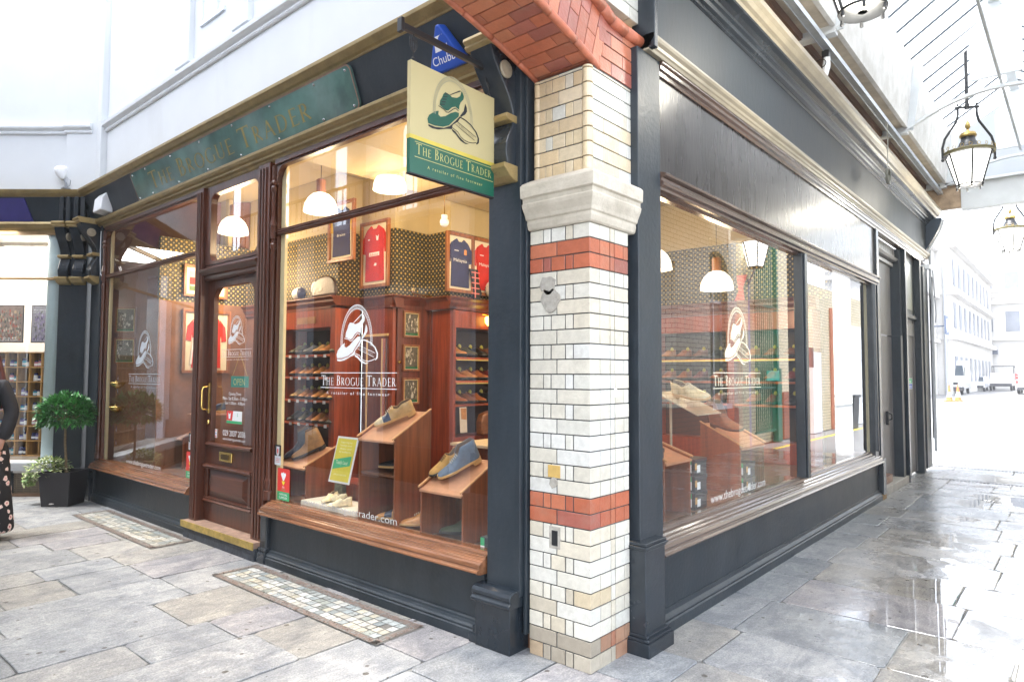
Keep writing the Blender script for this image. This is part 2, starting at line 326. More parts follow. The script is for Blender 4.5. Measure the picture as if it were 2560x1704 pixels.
# ------------------------------------------------------------------ paving
def paving_material():
    m = bpy.data.materials.new('paving_slab'); m.use_nodes = True; t = m.node_tree; L = t.links; b = t.nodes["Principled BSDF"]; MATS['paving_slab'] = m
    N = lambda k, **kw: (lambda n: ([setattr(n, a, v) for a, v in kw.items()], n)[1])(t.nodes.new(k))
    g = N("ShaderNodeNewGeometry"); at = N("ShaderNodeAttribute", attribute_name="Col")
    def noise(sc, det=5, ro=.6, dist=0, st=None):
        n = N("ShaderNodeTexNoise"); n.inputs['Scale'].default_value = sc; n.inputs['Detail'].default_value = det; n.inputs['Roughness'].default_value = ro; n.inputs['Distortion'].default_value = dist
        if st:
            mp = N("ShaderNodeMapping"); mp.inputs['Scale'].default_value = st; L.new(g.outputs['Position'], mp.inputs[0]); L.new(mp.outputs[0], n.inputs['Vector'])
        else: L.new(g.outputs['Position'], n.inputs['Vector'])
        return n.outputs[0]
    def ramp(i, a, b_, ca=(0, 0, 0), cb=(1, 1, 1)):
        r = N("ShaderNodeValToRGB"); r.color_ramp.elements[0].position = a; r.color_ramp.elements[1].position = b_
        r.color_ramp.elements[0].color = (*ca, 1); r.color_ramp.elements[1].color = (*cb, 1); L.new(i, r.inputs[0]); return r.outputs[0]
    def mul(a, b_, k=1.0, mode='MULTIPLY'):
        x = N("ShaderNodeMix", data_type='RGBA', blend_type=mode); x.inputs[0].default_value = k
        L.new(a, x.inputs[6]); L.new(b_, x.inputs[7]) if not isinstance(b_, tuple) else setattr(x.inputs[7], 'default_value', (*b_, 1)); return x.outputs[2], x
    c, _ = mul(at.outputs[0], ramp(noise(3.2, 7, .62, 1.2), .3, .7, (.66, .68, .72), (1.3, 1.27, 1.22)))
    c, _ = mul(c, ramp(noise(14, 6, .7, 2.0, (1, .25, 1)), .35, .7, (.78, .79, .80), (1.16, 1.14, 1.12)))
    c, _ = mul(c, ramp(noise(2.6, 3, .5, 3.5, (1, .5, 1)), .492, .508, (1, 1, 1), (1, 1, 1)))
    vein = N("ShaderNodeValToRGB"); e_ = vein.color_ramp.elements; e_[0].position = .485; e_[0].color = (1, 1, 1, 1); e_[1].position = .515; e_[1].color = (1, 1, 1, 1); q_ = e_.new(.5); q_.color = (1.35, 1.33, 1.3, 1); L.new(noise(2.2, 4, .55, 2.5, (1, .6, 1)), vein.inputs[0]); c, _ = mul(c, vein.outputs[0], .7)
    c, _ = mul(c, ramp(noise(110, 3, .6), .35, .65, (.72, .72, .72), (1.2, 1.2, 1.2)))
    v = N("ShaderNodeTexVoronoi"); v.inputs['Scale'].default_value = 11; L.new(g.outputs['Position'], v.inputs['Vector'])
    sc_ = N("ShaderNodeSeparateColor"); L.new(v.outputs['Color'], sc_.inputs[0])
    gt = N("ShaderNodeMath", operation='GREATER_THAN'); gt.inputs[1].default_value = .5; L.new(sc_.outputs[0], gt.inputs[0])
    sz = N("ShaderNodeMath", operation='MULTIPLY'); L.new(gt.outputs[0], sz.inputs[0]); szr = N("ShaderNodeMath", operation='MULTIPLY'); szr.inputs[1].default_value = .17; L.new(sc_.outputs[1], szr.inputs[0]); L.new(szr.outputs[0], sz.inputs[1])
    wob = N("ShaderNodeMath", operation='MULTIPLY_ADD'); wob.inputs[1].default_value = .07; L.new(noise(60, 2), wob.inputs[0]); L.new(v.outputs['Distance'], wob.inputs[2])
    ad = N("ShaderNodeMath", operation='ADD'); ad.inputs[1].default_value = .055; L.new(sz.outputs[0], ad.inputs[0])
    lt = N("ShaderNodeMath", operation='LESS_THAN'); L.new(wob.outputs[0], lt.inputs[0]); L.new(ad.outputs[0], lt.inputs[1])
    c2, _ = mul(c, (.36, .33, .29))
    mx = N("ShaderNodeMix", data_type='RGBA'); L.new(lt.outputs[0], mx.inputs[0]); L.new(c, mx.inputs[6]); L.new(c2, mx.inputs[7]); c = mx.outputs[2]
    # rain has blown in along the open end and the middle of the side alley
    sx = N("ShaderNodeSeparateXYZ"); L.new(g.outputs['Position'], sx.inputs[0])
    def mr(i, a, b_, lo, hi, typ='SMOOTHSTEP'):
        n = N("ShaderNodeMapRange", interpolation_type=typ); n.inputs[1].default_value = a; n.inputs[2].default_value = b_; n.inputs[3].default_value = lo; n.inputs[4].default_value = hi
        L.new(i, n.inputs[0]) ; return n.outputs[0]
    def mt(op, a, b_):
        n = N("ShaderNodeMath", operation=op)
        for i, q in enumerate((a, b_)):
            if isinstance(q, (int, float)): n.inputs[i].default_value = q
            else: L.new(q, n.inputs[i])
        return n.outputs[0]
    ay = mt('MULTIPLY_ADD', sx.outputs[1], .12); t.nodes[-1].inputs[2].default_value = 0; L.new(sx.outputs[0], t.nodes[-1].inputs[2])
    wetx = mr(ay, .15, 1.35, 0, 1)
    wn = noise(1.7, 4, .55, .4)
    wet = mt('MULTIPLY', wetx, mr(wn, .34, .56, .45, 1))
    pud = mt('MULTIPLY', mr(noise(1.25, 3, .5, .3), .50, .515, 0, 1, 'LINEAR'), mr(sx.outputs[0], .55, .95, 0, 1))
    dark, x1 = mul(c, (.86, .86, .85)); fm = N("ShaderNodeMix", data_type='RGBA'); L.new(wet, fm.inputs[0]); L.new(c, fm.inputs[6]); L.new(dark, fm.inputs[7]); c = fm.outputs[2]
    L.new(c, b.inputs['Base Color'])
    rg = mr(noise(22, 4, .7), .3, .7, .36, .6, 'LINEAR'); rw = mr(noise(9, 5, .7), .3, .7, .10, .30, 'LINEAR')
    f1 = N("ShaderNodeMix", data_type='FLOAT'); L.new(wet, f1.inputs[0]); L.new(rg, f1.inputs[2]); L.new(rw, f1.inputs[3])
    f2 = N("ShaderNodeMix", data_type='FLOAT'); L.new(pud, f2.inputs[0]); L.new(f1.outputs[0], f2.inputs[2]); f2.inputs[3].default_value = .0
    L.new(f2.outputs[0], b.inputs['Roughness'])
    bp = N("ShaderNodeBump"); bp.inputs['Distance'].default_value = .012
    h = mt('ADD', noise(18, 6, .62, .6), mt('MULTIPLY', noise(5, 3, .5), 1.2)); L.new(h, bp.inputs['Height'])
    bs = mt('MULTIPLY', mt('SUBTRACT', 1, pud), mt('SUBTRACT', .55, mt('MULTIPLY', wet, .38))); L.new(bs, bp.inputs['Strength']); L.new(bp.outputs[0], b.inputs['Normal'])
    L.new(mr(wet, 0, 1, .5, .9), b.inputs['Specular IOR Level'])
    return m
slabm = paving_material()
jointm = M('mortar_joint', (.22, .22, .21), .8, .85, 1.6, .5, 60, c2=(.36, .36, .34))
groundm = M('wet_asphalt', (.20, .20, .205), .35, .2, 2, .2, 40)
pal = [(.25, .262, .274), (.26, .265, .27), (.272, .268, .255), (.252, .262, .27), (.262, .255, .238), (.24, .255, .268), (.29, .29, .285), (.255, .25, .258), (.26, .268, .275)]
pv = MB()
def slab(x0, x1, y0, y1, gap=.005):
    c = rnd.choice(pal); k = rnd.uniform(.9, 1.12); c = tuple(a*k for a in c)
    if (x0 < -4.6 and y0 < -1.2 and rnd.random() < .05): c = (.30, .20, .24)
    z = rnd.uniform(.0, .004); j = lambda: rnd.uniform(-.004, .004); pts = []
    cs = [(x0+gap, y0+gap), (x1-gap, y0+gap), (x1-gap, y1-gap), (x0+gap, y1-gap)]
    cs = [(a+rnd.uniform(-.007, .007), b+rnd.uniform(-.007, .007)) for a, b in cs]
    for i in range(4):
        a, b = cs[i], cs[(i+1) % 4]; n = 5
        for q in range(n):
            t = (q+.12*(1 if q == 0 else 0))/n if q else .035
            pts.append((a[0]+(b[0]-a[0])*t+j()*.6, a[1]+(b[1]-a[1])*t+j()*.6))
        pts.append((a[0]+(b[0]-a[0])*.965, a[1]+(b[1]-a[1])*.965))
    tx, ty = rnd.uniform(-.004, .004), rnd.uniform(-.004, .004); mx_, my_ = (x0+x1)/2, (y0+y1)/2
    def P(p, dz, s=1): px, py = mx_+(p[0]-mx_)*s, my_+(p[1]-my_)*s; return (px, py, z+dz+tx*(px-mx_)+ty*(py-my_))
    n = len(pts); w_, l_ = (x1-x0), (y1-y0); s = 1-.006/max(.2, min(w_, l_))
    pv.add([P(p, 0, s) for p in pts]+[P(p, -.003) for p in pts]+[P(p, -.02) for p in pts],
           [tuple(range(n))]+[(i, (i+1) % n, n+(i+1) % n, n+i) for i in range(n)]+[(n+i, n+(i+1) % n, 2*n+(i+1) % n, 2*n+i) for i in range(n)], 0, c)
x = -.22
while x > -12:
    wd = rnd.choice((.38, .46, .52, .56, .6)); y = 0.0+rnd.uniform(0, .1)
    while y > -3.3:
        ln = rnd.uniform(.38, 1.05)
        slab(x-wd, x, y-ln, y); y -= ln
    x -= wd
y = -3.3; rows = [.5, .6, .45, .55, .52, .48, .62, .5]; i = 0
while y < 10.6:
    d = rnd.choice((.45, .5, .6, .66, .56)); xx = -.22 if y < 0 else -.02
    first = True
    while xx < 3.9:
        ln = rnd.uniform(.3, .45) if first and y > 0 else rnd.uniform(.55, 1.1)
        first = False
        slab(xx, xx+ln, y, y+d, .004); xx += ln
    y += d
pv.add([(-12.5, -3.6, -.009), (4.2, -3.6, -.009), (4.2, 10.9, -.009), (-12.5, 10.9, -.009)], [(0, 1, 2, 3)], 1)
struct(pv.build('paving', [slabm, jointm]))
g_ = MB(); g_.add([(-90, -30, -.016), (90, -30, -.016), (90, 130, -.016), (-90, 130, -.016)], [(0, 1, 2, 3)]); struct(g_.build('ground', groundm))
# yellow lines by the far wall of the alley
yl = MB(); ym = M('road_yellow', (.75, .58, .06), .5, .2, 30)
yl.box(2.84, 2.92, 10.9, 30, -.016, -.010); yl.box(2.3, 2.84, 10.9, 10.98, -.016, -.010); struct(yl.build('road_marking', ym))
dr = MB()
for yy in (8.6, 10.2):
    for i in range(70): dr.box(.0+i*.045, .0+i*.045+.026, yy, yy+.05, .003, .0065)
struct(dr.build('drain_channel', black))
# ------------------------------------------------------------------ tiled strips at the foot of the shop
tilep = [(.62, .60, .53), (.55, .53, .46), (.16, .27, .25), (.66, .66, .62), (.36, .38, .34), (.10, .24, .23), (.60, .56, .45), (.42, .45, .44)]
tilem = M('mosaic_tile', (.95, .95, .95), .28, .2, 30, .15, 90, attr=True)
def mosaic(x0, x1, y0, y1, label):
    m = MB(); q = (y1-y0-.11)/4; n = int((x1-x0-.10)/(q*1.0)); 
    m.add([(x0, y0, .0065), (x1, y0, .0065), (x1, y1, .0065), (x0, y1, .0065)], [(0, 1, 2, 3)], 0, (.22, .21, .19))
    for i in range(n):
        for j in range(4):
            wgt = [tilep[0], tilep[1], tilep[3], tilep[3], tilep[0], tilep[6], tilep[4], tilep[7]] if j < 2 else tilep[:1]+tilep[3:5]+tilep[6:]+[(.45, .47, .45), (.38, .42, .42)]
            c = rnd.choice(wgt); k = rnd.uniform(.75, 1.1); c = tuple(a*k for a in c)
            if rnd.random() < .02: continue
            a, b = x0+.06+i*q, y0+.05+j*q; g = .004; t = lambda: rnd.uniform(-.0025, .0025)
            z = .009+rnd.uniform(0, .0015)
            m.add([(a+g+t(), b+g+t(), z), (a+q-g+t(), b+g+t(), z), (a+q-g+t(), b+q-g+t(), z), (a+g+t(), b+q-g+t(), z)], [(0, 1, 2, 3)], 0, c)
    for (a0, a1, b0, b1) in ((x0, x1, y0, y0+.045), (x0, x1, y1-.06, y1), (x0, x0+.05, y0, y1), (x1-.05, x1, y0, y1)):
        xx = a0
        while xx < a1-.01:
            yy = b0
            while yy < b1-.01:
                c = rnd.choice([(.32, .23, .19), (.28, .22, .19), (.36, .27, .23), (.34, .33, .31)])
                m.add([(xx+.001, yy+.001, .0115), (xx+.012, yy+.001, .0115), (xx+.012, yy+.012, .0115), (xx+.001, yy+.012, .0115)], [(0, 1, 2, 3)], 0, c); yy += .0145
            xx += .0145
    o = m.build('mosaic_strip', tilem); tag(o, label, 'floor mosaic', 'worn tile strips set in the paving'); return o
mosaic(-6.2, -4.15, -.49, -.13, 'narrow strip of cream and green tiles below the small bay window')
mosaic(-3.04, -1.09, -.49, -.13, 'narrow strip of worn white and green tiles below the large window')
# ------------------------------------------------------------------ brick pier with its arch
pier = thing('brick_pier', 'white glazed brick corner pier with red bands carrying a red brick arch', 'brick pier', (-.2, .19, 0))
creams = [(.65, .61, .52), (.67, .64, .56), (.69, .67, .61), (.64, .58, .47), (.68, .66, .59), (.70, .69, .65)]
tans = [(.66, .51, .32), (.67, .54, .35), (.63, .48, .30), (.68, .56, .39)]
reds = [(.47, .135, .07), (.42, .115, .062), (.49, .16, .085), (.35, .11, .08)]
def jit(c, k=.08): f = rnd.uniform(1-k, 1+k); return tuple(a*f for a in c)
mids = [creams[1], creams[2], creams[4], creams[5], creams[5], creams[0]]
bk = MB(); PX0, PX1, PY0, PY1 = -.395, 0.0, 0.0, .38; p_ = .079
A = ([0, .46, 1], [0, .24, .5, .62, .86, 1]); B = ([0, .23, .36, .60, .73, 1], [0, .5, .62, 1])
for k in range(29):
    z0, z1 = k*p_+.0032, (k+1)*p_-.0032
    red = k in (9, 10, 26, 27)
    lx, ly = A if k % 2 else B; W_ = PX1-PX0; D_ = PY1-PY0
    for i in range(len(lx)-1):
        c = jit(rnd.choice(reds)) if red else jit(rnd.choice(creams[:4] if (k < 9 or k > 20) else mids), .06)
        if k < 5 and not red and rnd.random() < .3: c = jit(rnd.choice([(.58, .48, .33), (.54, .48, .38), (.60, .53, .41)]))
        if k < 2: c = jit(rnd.choice([(.38, .33, .26), (.45, .40, .32), (.44, .33, .22)]))
        a, b = PX0+W_*lx[i]+(.004 if i else 0), PX0+W_*lx[i+1]-(.004 if i < len(lx)-2 else 0)
        last = i == len(lx)-2
        dy = rnd.uniform(0, .0025)
        bk.box(a, b-(0 if not last else 0), PY0-dy, PY0+.09 if not last else PY0+.09, z0, z1, 0, c)
        if last: pc = c
    for i in range(len(ly)-1):
        c = pc if i == 0 else (jit(rnd.choice(reds)) if red else jit(rnd.choice(creams[:4] if (k < 9 or k > 20) else mids), .06))
        if k < 2 and i: c = jit(rnd.choice([(.42, .18, .11), (.45, .40, .32), (.4, .22, .14)]))
        a = PY0+.091 if i == 0 else PY0+D_*ly[i]+.004; b = PY0+D_*ly[i+1]-.004
        if b > a: bk.box(PX1-.09, PX1+rnd.uniform(0, .0025), a, b, z0, z1, 0, c)
    # hidden west side
    bk.box(PX0+.001, PX0+.05, .094, .378, z0, z1, 0, creams[0])
bk.box(PX0+.006, PX1-.006, PY0+.006, PY1-.002, 0, 29*p_, 1)
# the damaged spots patched with grey cement
for (x_, z_, r_) in ((-.27, 1.98, .05), (-.25, 1.90, .06), (-.235, .93, .028)):
    pts = [(x_+r_*(1+rnd.uniform(-.25, .2))*cos(a*pi/7), z_+r_*1.1*(1+rnd.uniform(-.25, .2))*sin(a*pi/7)) for a in range(14)]
    bk.prism(pts, (0, PY0-.0035, 0), X, Z, Y, -.003, .004, 2)
bk.box(-.245, -.205, -.0045, .01, .60, .68, 3)
bk.box(-.262, -.188, -.003, .01, .585, .70, 2)
bk.box(-.27, -.19, -.0048, .01, .955, 1.02, 4)
bk.lathe([(.001, 0), (.018, 0), (.018, .003), (.001, .003)], 0, 0, 14)  # small metal disc (placed below)
nv = 4*14
for i in range(len(bk.v)-nv, len(bk.v)):
    x_, y_, z_ = bk.v[i]; bk.v[i] = (.003+z_, .235+x_, 1.405+y_*1.4)
bk.build('shaft', [brickm, mortar, M('cement_patch', (.33, .31, .27), .85, .2, 30, .4), black, M('ochre_brick', (.50, .33, .10), .6, .1, 20)], pier, bev=.0025, seg=1)
cp = MB()
prof = [(.010, 2.291), (.022, 2.30), (.030, 2.325), (.028, 2.345), (.040, 2.350), (.046, 2.37), (.068, 2.41), (.074, 2.43), (.066, 2.435), (.066, 2.46), (.085, 2.465), (.088, 2.53), (.07, 2.545), (.0, 2.575)]
vs = []
for o_, z_ in prof: o_ *= .8; vs += [(PX0-o_*.3, PY0-o_, z_), (PX1+o_, PY0-o_, z_), (PX1+o_, .432, z_), (PX0-o_*.3, .432, z_)]
n = len(prof); fs = [(i*4+j, i*4+(j+1) % 4, (i+1)*4+(j+1) % 4, (i+1)*4+j) for i in range(n-1) for j in range(4)]+[(3, 2, 1, 0), ((n-1)*4, (n-1)*4+1, (n-1)*4+2, (n-1)*4+3)]
cp.add(vs, fs); cp.build('capital', stonec, pier, bev=.004, seg=2)
# upper shaft with rolled corner bead
us = MB(); U0x, U1x = -.375, -.012; k = 0; z = 2.565
while z < 3.12:
    z0, z1 = z+.003, min(z+.079, 3.135)-.003; al = k % 2
    for i, (a, b) in enumerate(((0, .47), (.47, 1)) if al else ((0, .16), (.16, .32), (.32, .62), (.62, .80), (.80, 1))):
        xa, xb = U0x+.03+(U1x-U0x-.075)*a, U0x+.03+(U1x-U0x-.075)*b
        us.box(xa+.002, xb-.002, .012, .06, z0, z1, 0, jit(rnd.choice(tans if rnd.random() < .93 else creams)))
    for i, (a, b) in enumerate(((0, .2), (.2, .75), (.75, 1)) if al else ((0, .5), (.5, .66), (.66, 1))):
        ya, yb = .045+.53*a, .045+.53*b
        us.box(-.06, -.012, ya+.002, yb-.002, z0, z1, 0, jit(rnd.choice(creams+tans[3:])))
    us.tube([(-.032, .030, z0), (-.032, .030, z1)], .029, 14, 0, jit(tans[1])); us.tube([(-.362, .030, z0), (-.362, .030, z1)], .024, 12, 0, jit(tans[0]))
    z += .079; k += 1
us.box(-.37, -.02, .018, .56, 2.565, 3.14, 1)
us.build('upper_shaft', [brickm, mortar], pier, bev=.002, seg=1)
# arch: flat basket curve towards -Y
def arc(s): return .10-s, 3.134+.33*s-.11*s*s
def arcn(s):
    dy, dz = -1, .33-.22*s; l = math.hypot(dy, dz); return (dz/l, 1/l)   # outward normal (y,z)
ab = MB(); S = 3.0; nrow = 40; step = S/nrow
def wedge(s0, s1, r0, r1, x0, x1, c, mi=0):
    vs = []
    for x_ in (x0, x1):
        for s_, r_ in ((s0, r0), (s1, r0), (s1, r1), (s0, r1)):
            y_, z_ = arc(s_); ny, nz = arcn(s_); vs.append((x_, y_+ny*r_, z_+nz*r_))
    ab.add(vs, [(0, 1, 2, 3), (7, 6, 5, 4), (0, 4, 5, 1), (1, 5, 6, 2), (2, 6, 7, 3), (3, 7, 4, 0)], mi, c)
g = .0035
for i in range(nrow):
    s0, s1 = i*step+g/1.5, (i+1)*step-g/1.5
    xs = [-.372, -.27, -.13, -.028] if i % 2 else [-.372, -.20, -.028]
    if i % 4 == 3: xs = [-.372, -.33, -.11, -.028]
    for a, b in zip(xs[:-1], xs[1:]): wedge(s0, s1, .004, .10, a+g/2, b-g/2, jit(rnd.choice(reds), .15))
    rs = [.03, .145, .31] if i % 2 else [.03, .22, .31]
    for a, b in zip(rs[:-1], rs[1:]):
        wedge(s0, s1, a+g/2, b-g/2, -.03, -.006, jit(rnd.choice(reds), .12)); wedge(s0, s1, a+g/2, b-g/2, -.394, -.374, jit(rnd.choice(reds), .12))
for i in range(nrow): wedge(i*step, (i+1)*step+.0005, .012, .30, -.385, -.012, (.06, .055, .05), 1)
ab.build('arch_ring', [brickm, mortar], pier, bev=.002, seg=1)
for nm, xx, rr in (('edge_roll', -.012, 0), ('edge_roll', -.388, 0)):
    t = MB()
    for i in range(14):
        q = [((i*S/14)+(j/5)*(S/14)*.985) for j in range(6)]
        t.tube([(xx-.006, arc(a)[0]+arcn(a)[0]*.016, arc(a)[1]+arcn(a)[1]*.016) for a in q], .021, 10)
    t.build(nm, redm, pier, smooth=True)
t = MB()
path = [(-.0, .56, 3.44), (-.0, .35, 3.44), (-.0, .21, 3.445)]+[(0, arc(s_)[0]+arcn(s_)[0]*.335, arc(s_)[1]+arcn(s_)[1]*.335) for s_ in [.08+i*.15 for i in range(20)]]
for a, b in zip(path[:-1], path[1:]):
    a, b = Vector(a), Vector(b); t.tube([a, a+(b-a)*.985], .034, 12)
t.build('hood_moulding', redm, pier, smooth=True)
t = MB(); z = 3.135; k = 0
while z < 3.40:
    for a, b in (((.13, .34), (.34, .57)) if k % 2 else ((.10, .22), (.22, .44), (.44, .57))):
        t.box(-.06, -.005, a+.002, b-.002, z+.003, z+.076, 0, jit(rnd.choice(reds), .12))
    z += .079; k += 1
t.box(-.37, -.012, .06, .565, 3.13, 3.43, 1)
z = 3.47; k = 0
while z < 4.6:
    y_ = -3.2+(k % 2)*.11
    while y_ < .55:
        if z > arc(max(0, min(3, .1-y_)))[1]+.37: t.box(-.06, -.008, y_+.003, min(.56, y_+.217), z+.003, z+.076, 0, jit(rnd.choice(creams)))
        y_ += .22
    z += .079; k += 1
t.box(-.37, -.014, -3.2, .56, 3.82, 4.7, 1)
t.build('spandrel', [brickm, mortar], pier, bev=.002, seg=1)
# ------------------------------------------------------------------ arcade shopfront (runs along x, faces -y)
FX = thing('corner_shopfront', 'dark painted shopfront with mahogany windows and a green name board, facing the arcade', 'shopfront', (-3.5, 0, 0))
def run_x(mb, prof, x0, x1, mi=0, c=(1, 1, 1), y=0): # prof: (out towards -y, z)
    return mb.prism([(-o, z) for o, z in prof], (0, y, 0), Y, Z, X, x0, x1, mi, c)
def run_y(mb, prof, y0, y1, mi=0, x=0): # prof: (out towards +x, z)
    return mb.prism([(o, z) for o, z in prof], (x, 0, 0), X, Z, Y, y0, y1, mi)
SILL = [(-.06, .375), (.085, .375), (.11, .382), (.122, .392), (.118, .402), (.10, .408), (.104, .418), (.098, .435), (.085, .440), (.082, .448), (.066, .450), (.066, .458), (.050, .461), (.050, .469), (.036, .472), (.036, .480), (.018, .484), (.015, .492), (-.06, .492)]
BASE = [(-.05, 0), (.085, 0), (.086, .055), (.078, .062), (.082, .072), (.07, .085), (.052, .09), (.048, .105), (.04, .11), (-.05, .11)]
for (x0, x1) in ((-6.98, -4.43), (-3.02, -.70)):
    m = MB(); m.box(x0, x1, -.035, .06, .105, .378); run_x(m, BASE, x0, x1); m.build('stall_riser', navy, FX, bev=.003)
for (x0, x1, a, b) in ((-6.99, -4.40, .02, .0), (-3.08, -.68, .05, .0)):
    m = MB(); run_x(m, SILL, x0, x1-.0); m.build('window_sill', sillw, FX, bev=.002)
# panes
def pane_poly(x0, x1, z0, z1, r=.0, left=True, right=False, n=6):
    p = [(x0, z0), (x1, z0)]
    if right: p += [(x1-r+r*cos(a), z1-r+r*sin(a)) for a in [i*pi/2/n for i in range(n+1)]]
    else: p += [(x1, z1)]
    if left: p += [(x0+r-r*sin(a), z1-r+r*cos(a)) for a in [i*pi/2/n for i in range(n+1)]]
    else: p += [(x0, z1)]
    return p
for (x0, x1, z0, z1, r) in ((-6.91, -4.46, .49, 2.63, 0), (-6.91, -4.46, 2.675, 3.235, 0), (-3.03, -.60, .49, 2.632, 0), (-3.03, -.60, 2.674, 3.235, 0)):
    m = MB(); m.flat([(x0, z0), (x1, z0), (x1, z1), (x0, z1)], (0, .012, 0), X, Z); m.build('window_pane', glass, FX)
# transom bars
m = MB(); run_x(m, [(-.03, 2.630), (.012, 2.630), (.024, 2.636), (.02, 2.645), (.03, 2.652), (.022, 2.660), (.026, 2.668), (.01, 2.676), (-.03, 2.676)], -3.06, -.6); m.build('transom_bar', mahogx, FX)
m = MB(); run_x(m, [(-.03, 2.630), (.012, 2.630), (.024, 2.636), (.02, 2.645), (.03, 2.652), (.022, 2.660), (.026, 2.668), (.01, 2.676), (-.03, 2.676)], -6.92, -4.44); m.build('transom_bar', mahogx, FX)
# head frames and corner quadrants
def corner(mb, cx, cz, r, w, y0, y1, sx, n=8):
    """quarter-round filler in the top corner: sx=-1 left corner, +1 right"""
    pts = [(cx, cz)]+[(cx-sx*(r-r*cos(a)) if False else cx-sx*r*(1-sin(a)), cz-r*(1-cos(a))) for a in [i*pi/2/n for i in range(n+1)]]
    mb.prism(pts, (0, 0, 0), X, Z, Y, y0, y1)
for (x0, x1) in ((-6.93, -4.46), (-3.05, -.60)):
    m = MB(); m.box(x0, x1, -.045, .03, 3.205, 3.245); m.box(x0, x1, -.03, .02, 3.19, 3.205)
    for sx, cx in ((-1, x0+.0), ):
        pts = [(cx, 3.21)]+[(cx+.16*(1-sin(a)), 3.21-.16*(1-cos(a))) for a in [i*pi/2/8 for i in range(9)]]
        m.prism(pts, (0, 0, 0), X, Z, Y, -.03, .022)
    m.build('head_frame', mahogx, FX, bev=.002)
# slender turned mullions
def mullion(x, name='mullion'):
    m = MB()
    prof = [(.022, .49), (.034, .49), (.034, .56), (.024, .565), (.028, .60), (.030, .64), (.022, .66), (.019, .70), (.017, 1.5), (.019, 2.5), (.026, 2.52), (.026, 2.55), (.019, 2.56), (.018, 2.60)]
    m.lathe(prof, x, -.030, 12)
    prof = [(.026, 2.60), (.026, 2.70), (.03, 2.705), (.024, 2.74), (.018, 2.78), (.018, 2.98), (.027, 3.0), (.027, 3.02), (.020, 3.035), (.030, 3.05), (.030, 3.065), (.02, 3.08), (.02, 3.20)]
    m.lathe(prof, x, -.030, 12)
    m.box(x-.03, x+.03, -.012, .05, .49, 3.21)
    return m.build(name, mahog, FX, smooth=False, bev=.0015, seg=1)
mullion(-3.08); mullion(-6.945)
for (x0, x1) in ((-6.905, -6.86), (-3.045, -2.985)):
    m = MB(); m.box(x0, x1, .02, .045, .49, 3.2); m.build('reveal_strip', creamstrip, FX)
# door bay -----------------------------------------------------------------
for (x0, x1, y0) in ((-4.43, -4.30, -.06), (-3.30, -3.11, -.055)):
    m = MB(); m.box(x0, x1, y0, .06, .15 if x0 < -4 else .10, 3.24)
    w_ = x1-x0
    for k in (.18, .42, .66): m.box(x0+w_*k, x0+w_*(k+.12), y0-.012, y0, .17, 3.2)
    m.build('door_post', mahog, FX, bev=.004)
m = MB(); run_x(m, [(-.04, 2.36), (.02, 2.36), (.03, 2.375), (.03, 2.40), (.05, 2.41), (.075, 2.44), (.08, 2.455), (.06, 2.465), (.03, 2.47), (.02, 2.50), (-.04, 2.50)], -4.32, -3.28); m.build('door_head', mahogx, FX, bev=.002)
m = MB(); m.flat(pane_poly(-4.20, -3.34, 2.52, 3.17, .08, True, True), (0, .0, 0), X, Z); m.build('fanlight_pane', glass, FX)
def frame_panel(mb, x0, x1, z0, z1, ox0, ox1, oz0, oz1, y0, y1, r=.0, rb=False, n=6):
    """board with a round-cornered opening: built as strips around the opening"""
    mb.box(ox0, x0, y0, y1, oz0, oz1); mb.box(x1, ox1, y0, y1, oz0, oz1); mb.box(x0, x1, y0, y1, oz0, z0); mb.box(x0, x1, y0, y1, z1, oz1)
    if r:
        for sx, cx in ((1, x0), (-1, x1)):
            pts = [(cx, z1)]+[(cx+sx*r*(1-sin(a)), z1-r*(1-cos(a))) for a in [i*pi/2/n for i in range(n+1)]]
            mb.prism(pts, (0, 0, 0), X, Z, Y, y0, y1)
            if rb:
                pts = [(cx, z0)]+[(cx+sx*r*(1-sin(a)), z0+r*(1-cos(a))) for a in [i*pi/2/n for i in range(n+1)]]
                mb.prism(pts, (0, 0, 0), X, Z, Y, y0, y1)
m = MB(); frame_panel(m, -4.20, -3.34, 2.53, 3.16, -4.30, -3.30, 2.50, 3.24, -.03, .03, .08, True); m.build('fanlight_frame', mahog, FX, bev=.003)
door = MB(); frame_panel(door, -4.20, -3.46, .86, 2.29, -4.30, -3.34, .155, 2.36, .02, .065, .12)
door = door.build('door', mahog, FX, bev=.003)
m = MB(); m.flat([(-4.2, .86), (-3.46, .86), (-3.46, 2.29), (-4.2, 2.29)], (0, .05, 0), X, Z); m.build('door_pane', glass, door)
m = MB()
run_x(m, [(0, .835), (.02, .835), (.035, .85), (.03, .865), (.012, .872), (0, .872)], -4.24, -3.42, y=.02)
run_x(m, [(0, .635), (.025, .635), (.045, .655), (.04, .67), (.0, .675)], -4.26, -3.40, y=.02)
run_x(m, [(0, .33), (.025, .33), (.04, .345), (.02, .358), (.03, .372), (0, .38)], -4.26, -3.40, y=.02)
m.box(-4.24, -4.20, .0, .02, .37, .64); m.box(-3.46, -3.42, .0, .02, .37, .64)
m.build('door_rail', mahogx, door, bev=.002)
m = MB(); m.add([(-4.19, .018, .39), (-3.47, .018, .39), (-3.47, .018, .625), (-4.19, .018, .625), (-4.12, -.006, .44), (-3.54, -.006, .44), (-3.54, -.006, .575), (-4.12, -.006, .575)], [(0, 1, 5, 4), (1, 2, 6, 5), (2, 3, 7, 6), (3, 0, 4, 7), (4, 5, 6, 7)]); m.build('raised_panel', mahogx, door)
m = MB(); m.box(-4.0, -3.77, .006, .0195, .715, .80); m.build('letterbox', brass, door, bev=.004)
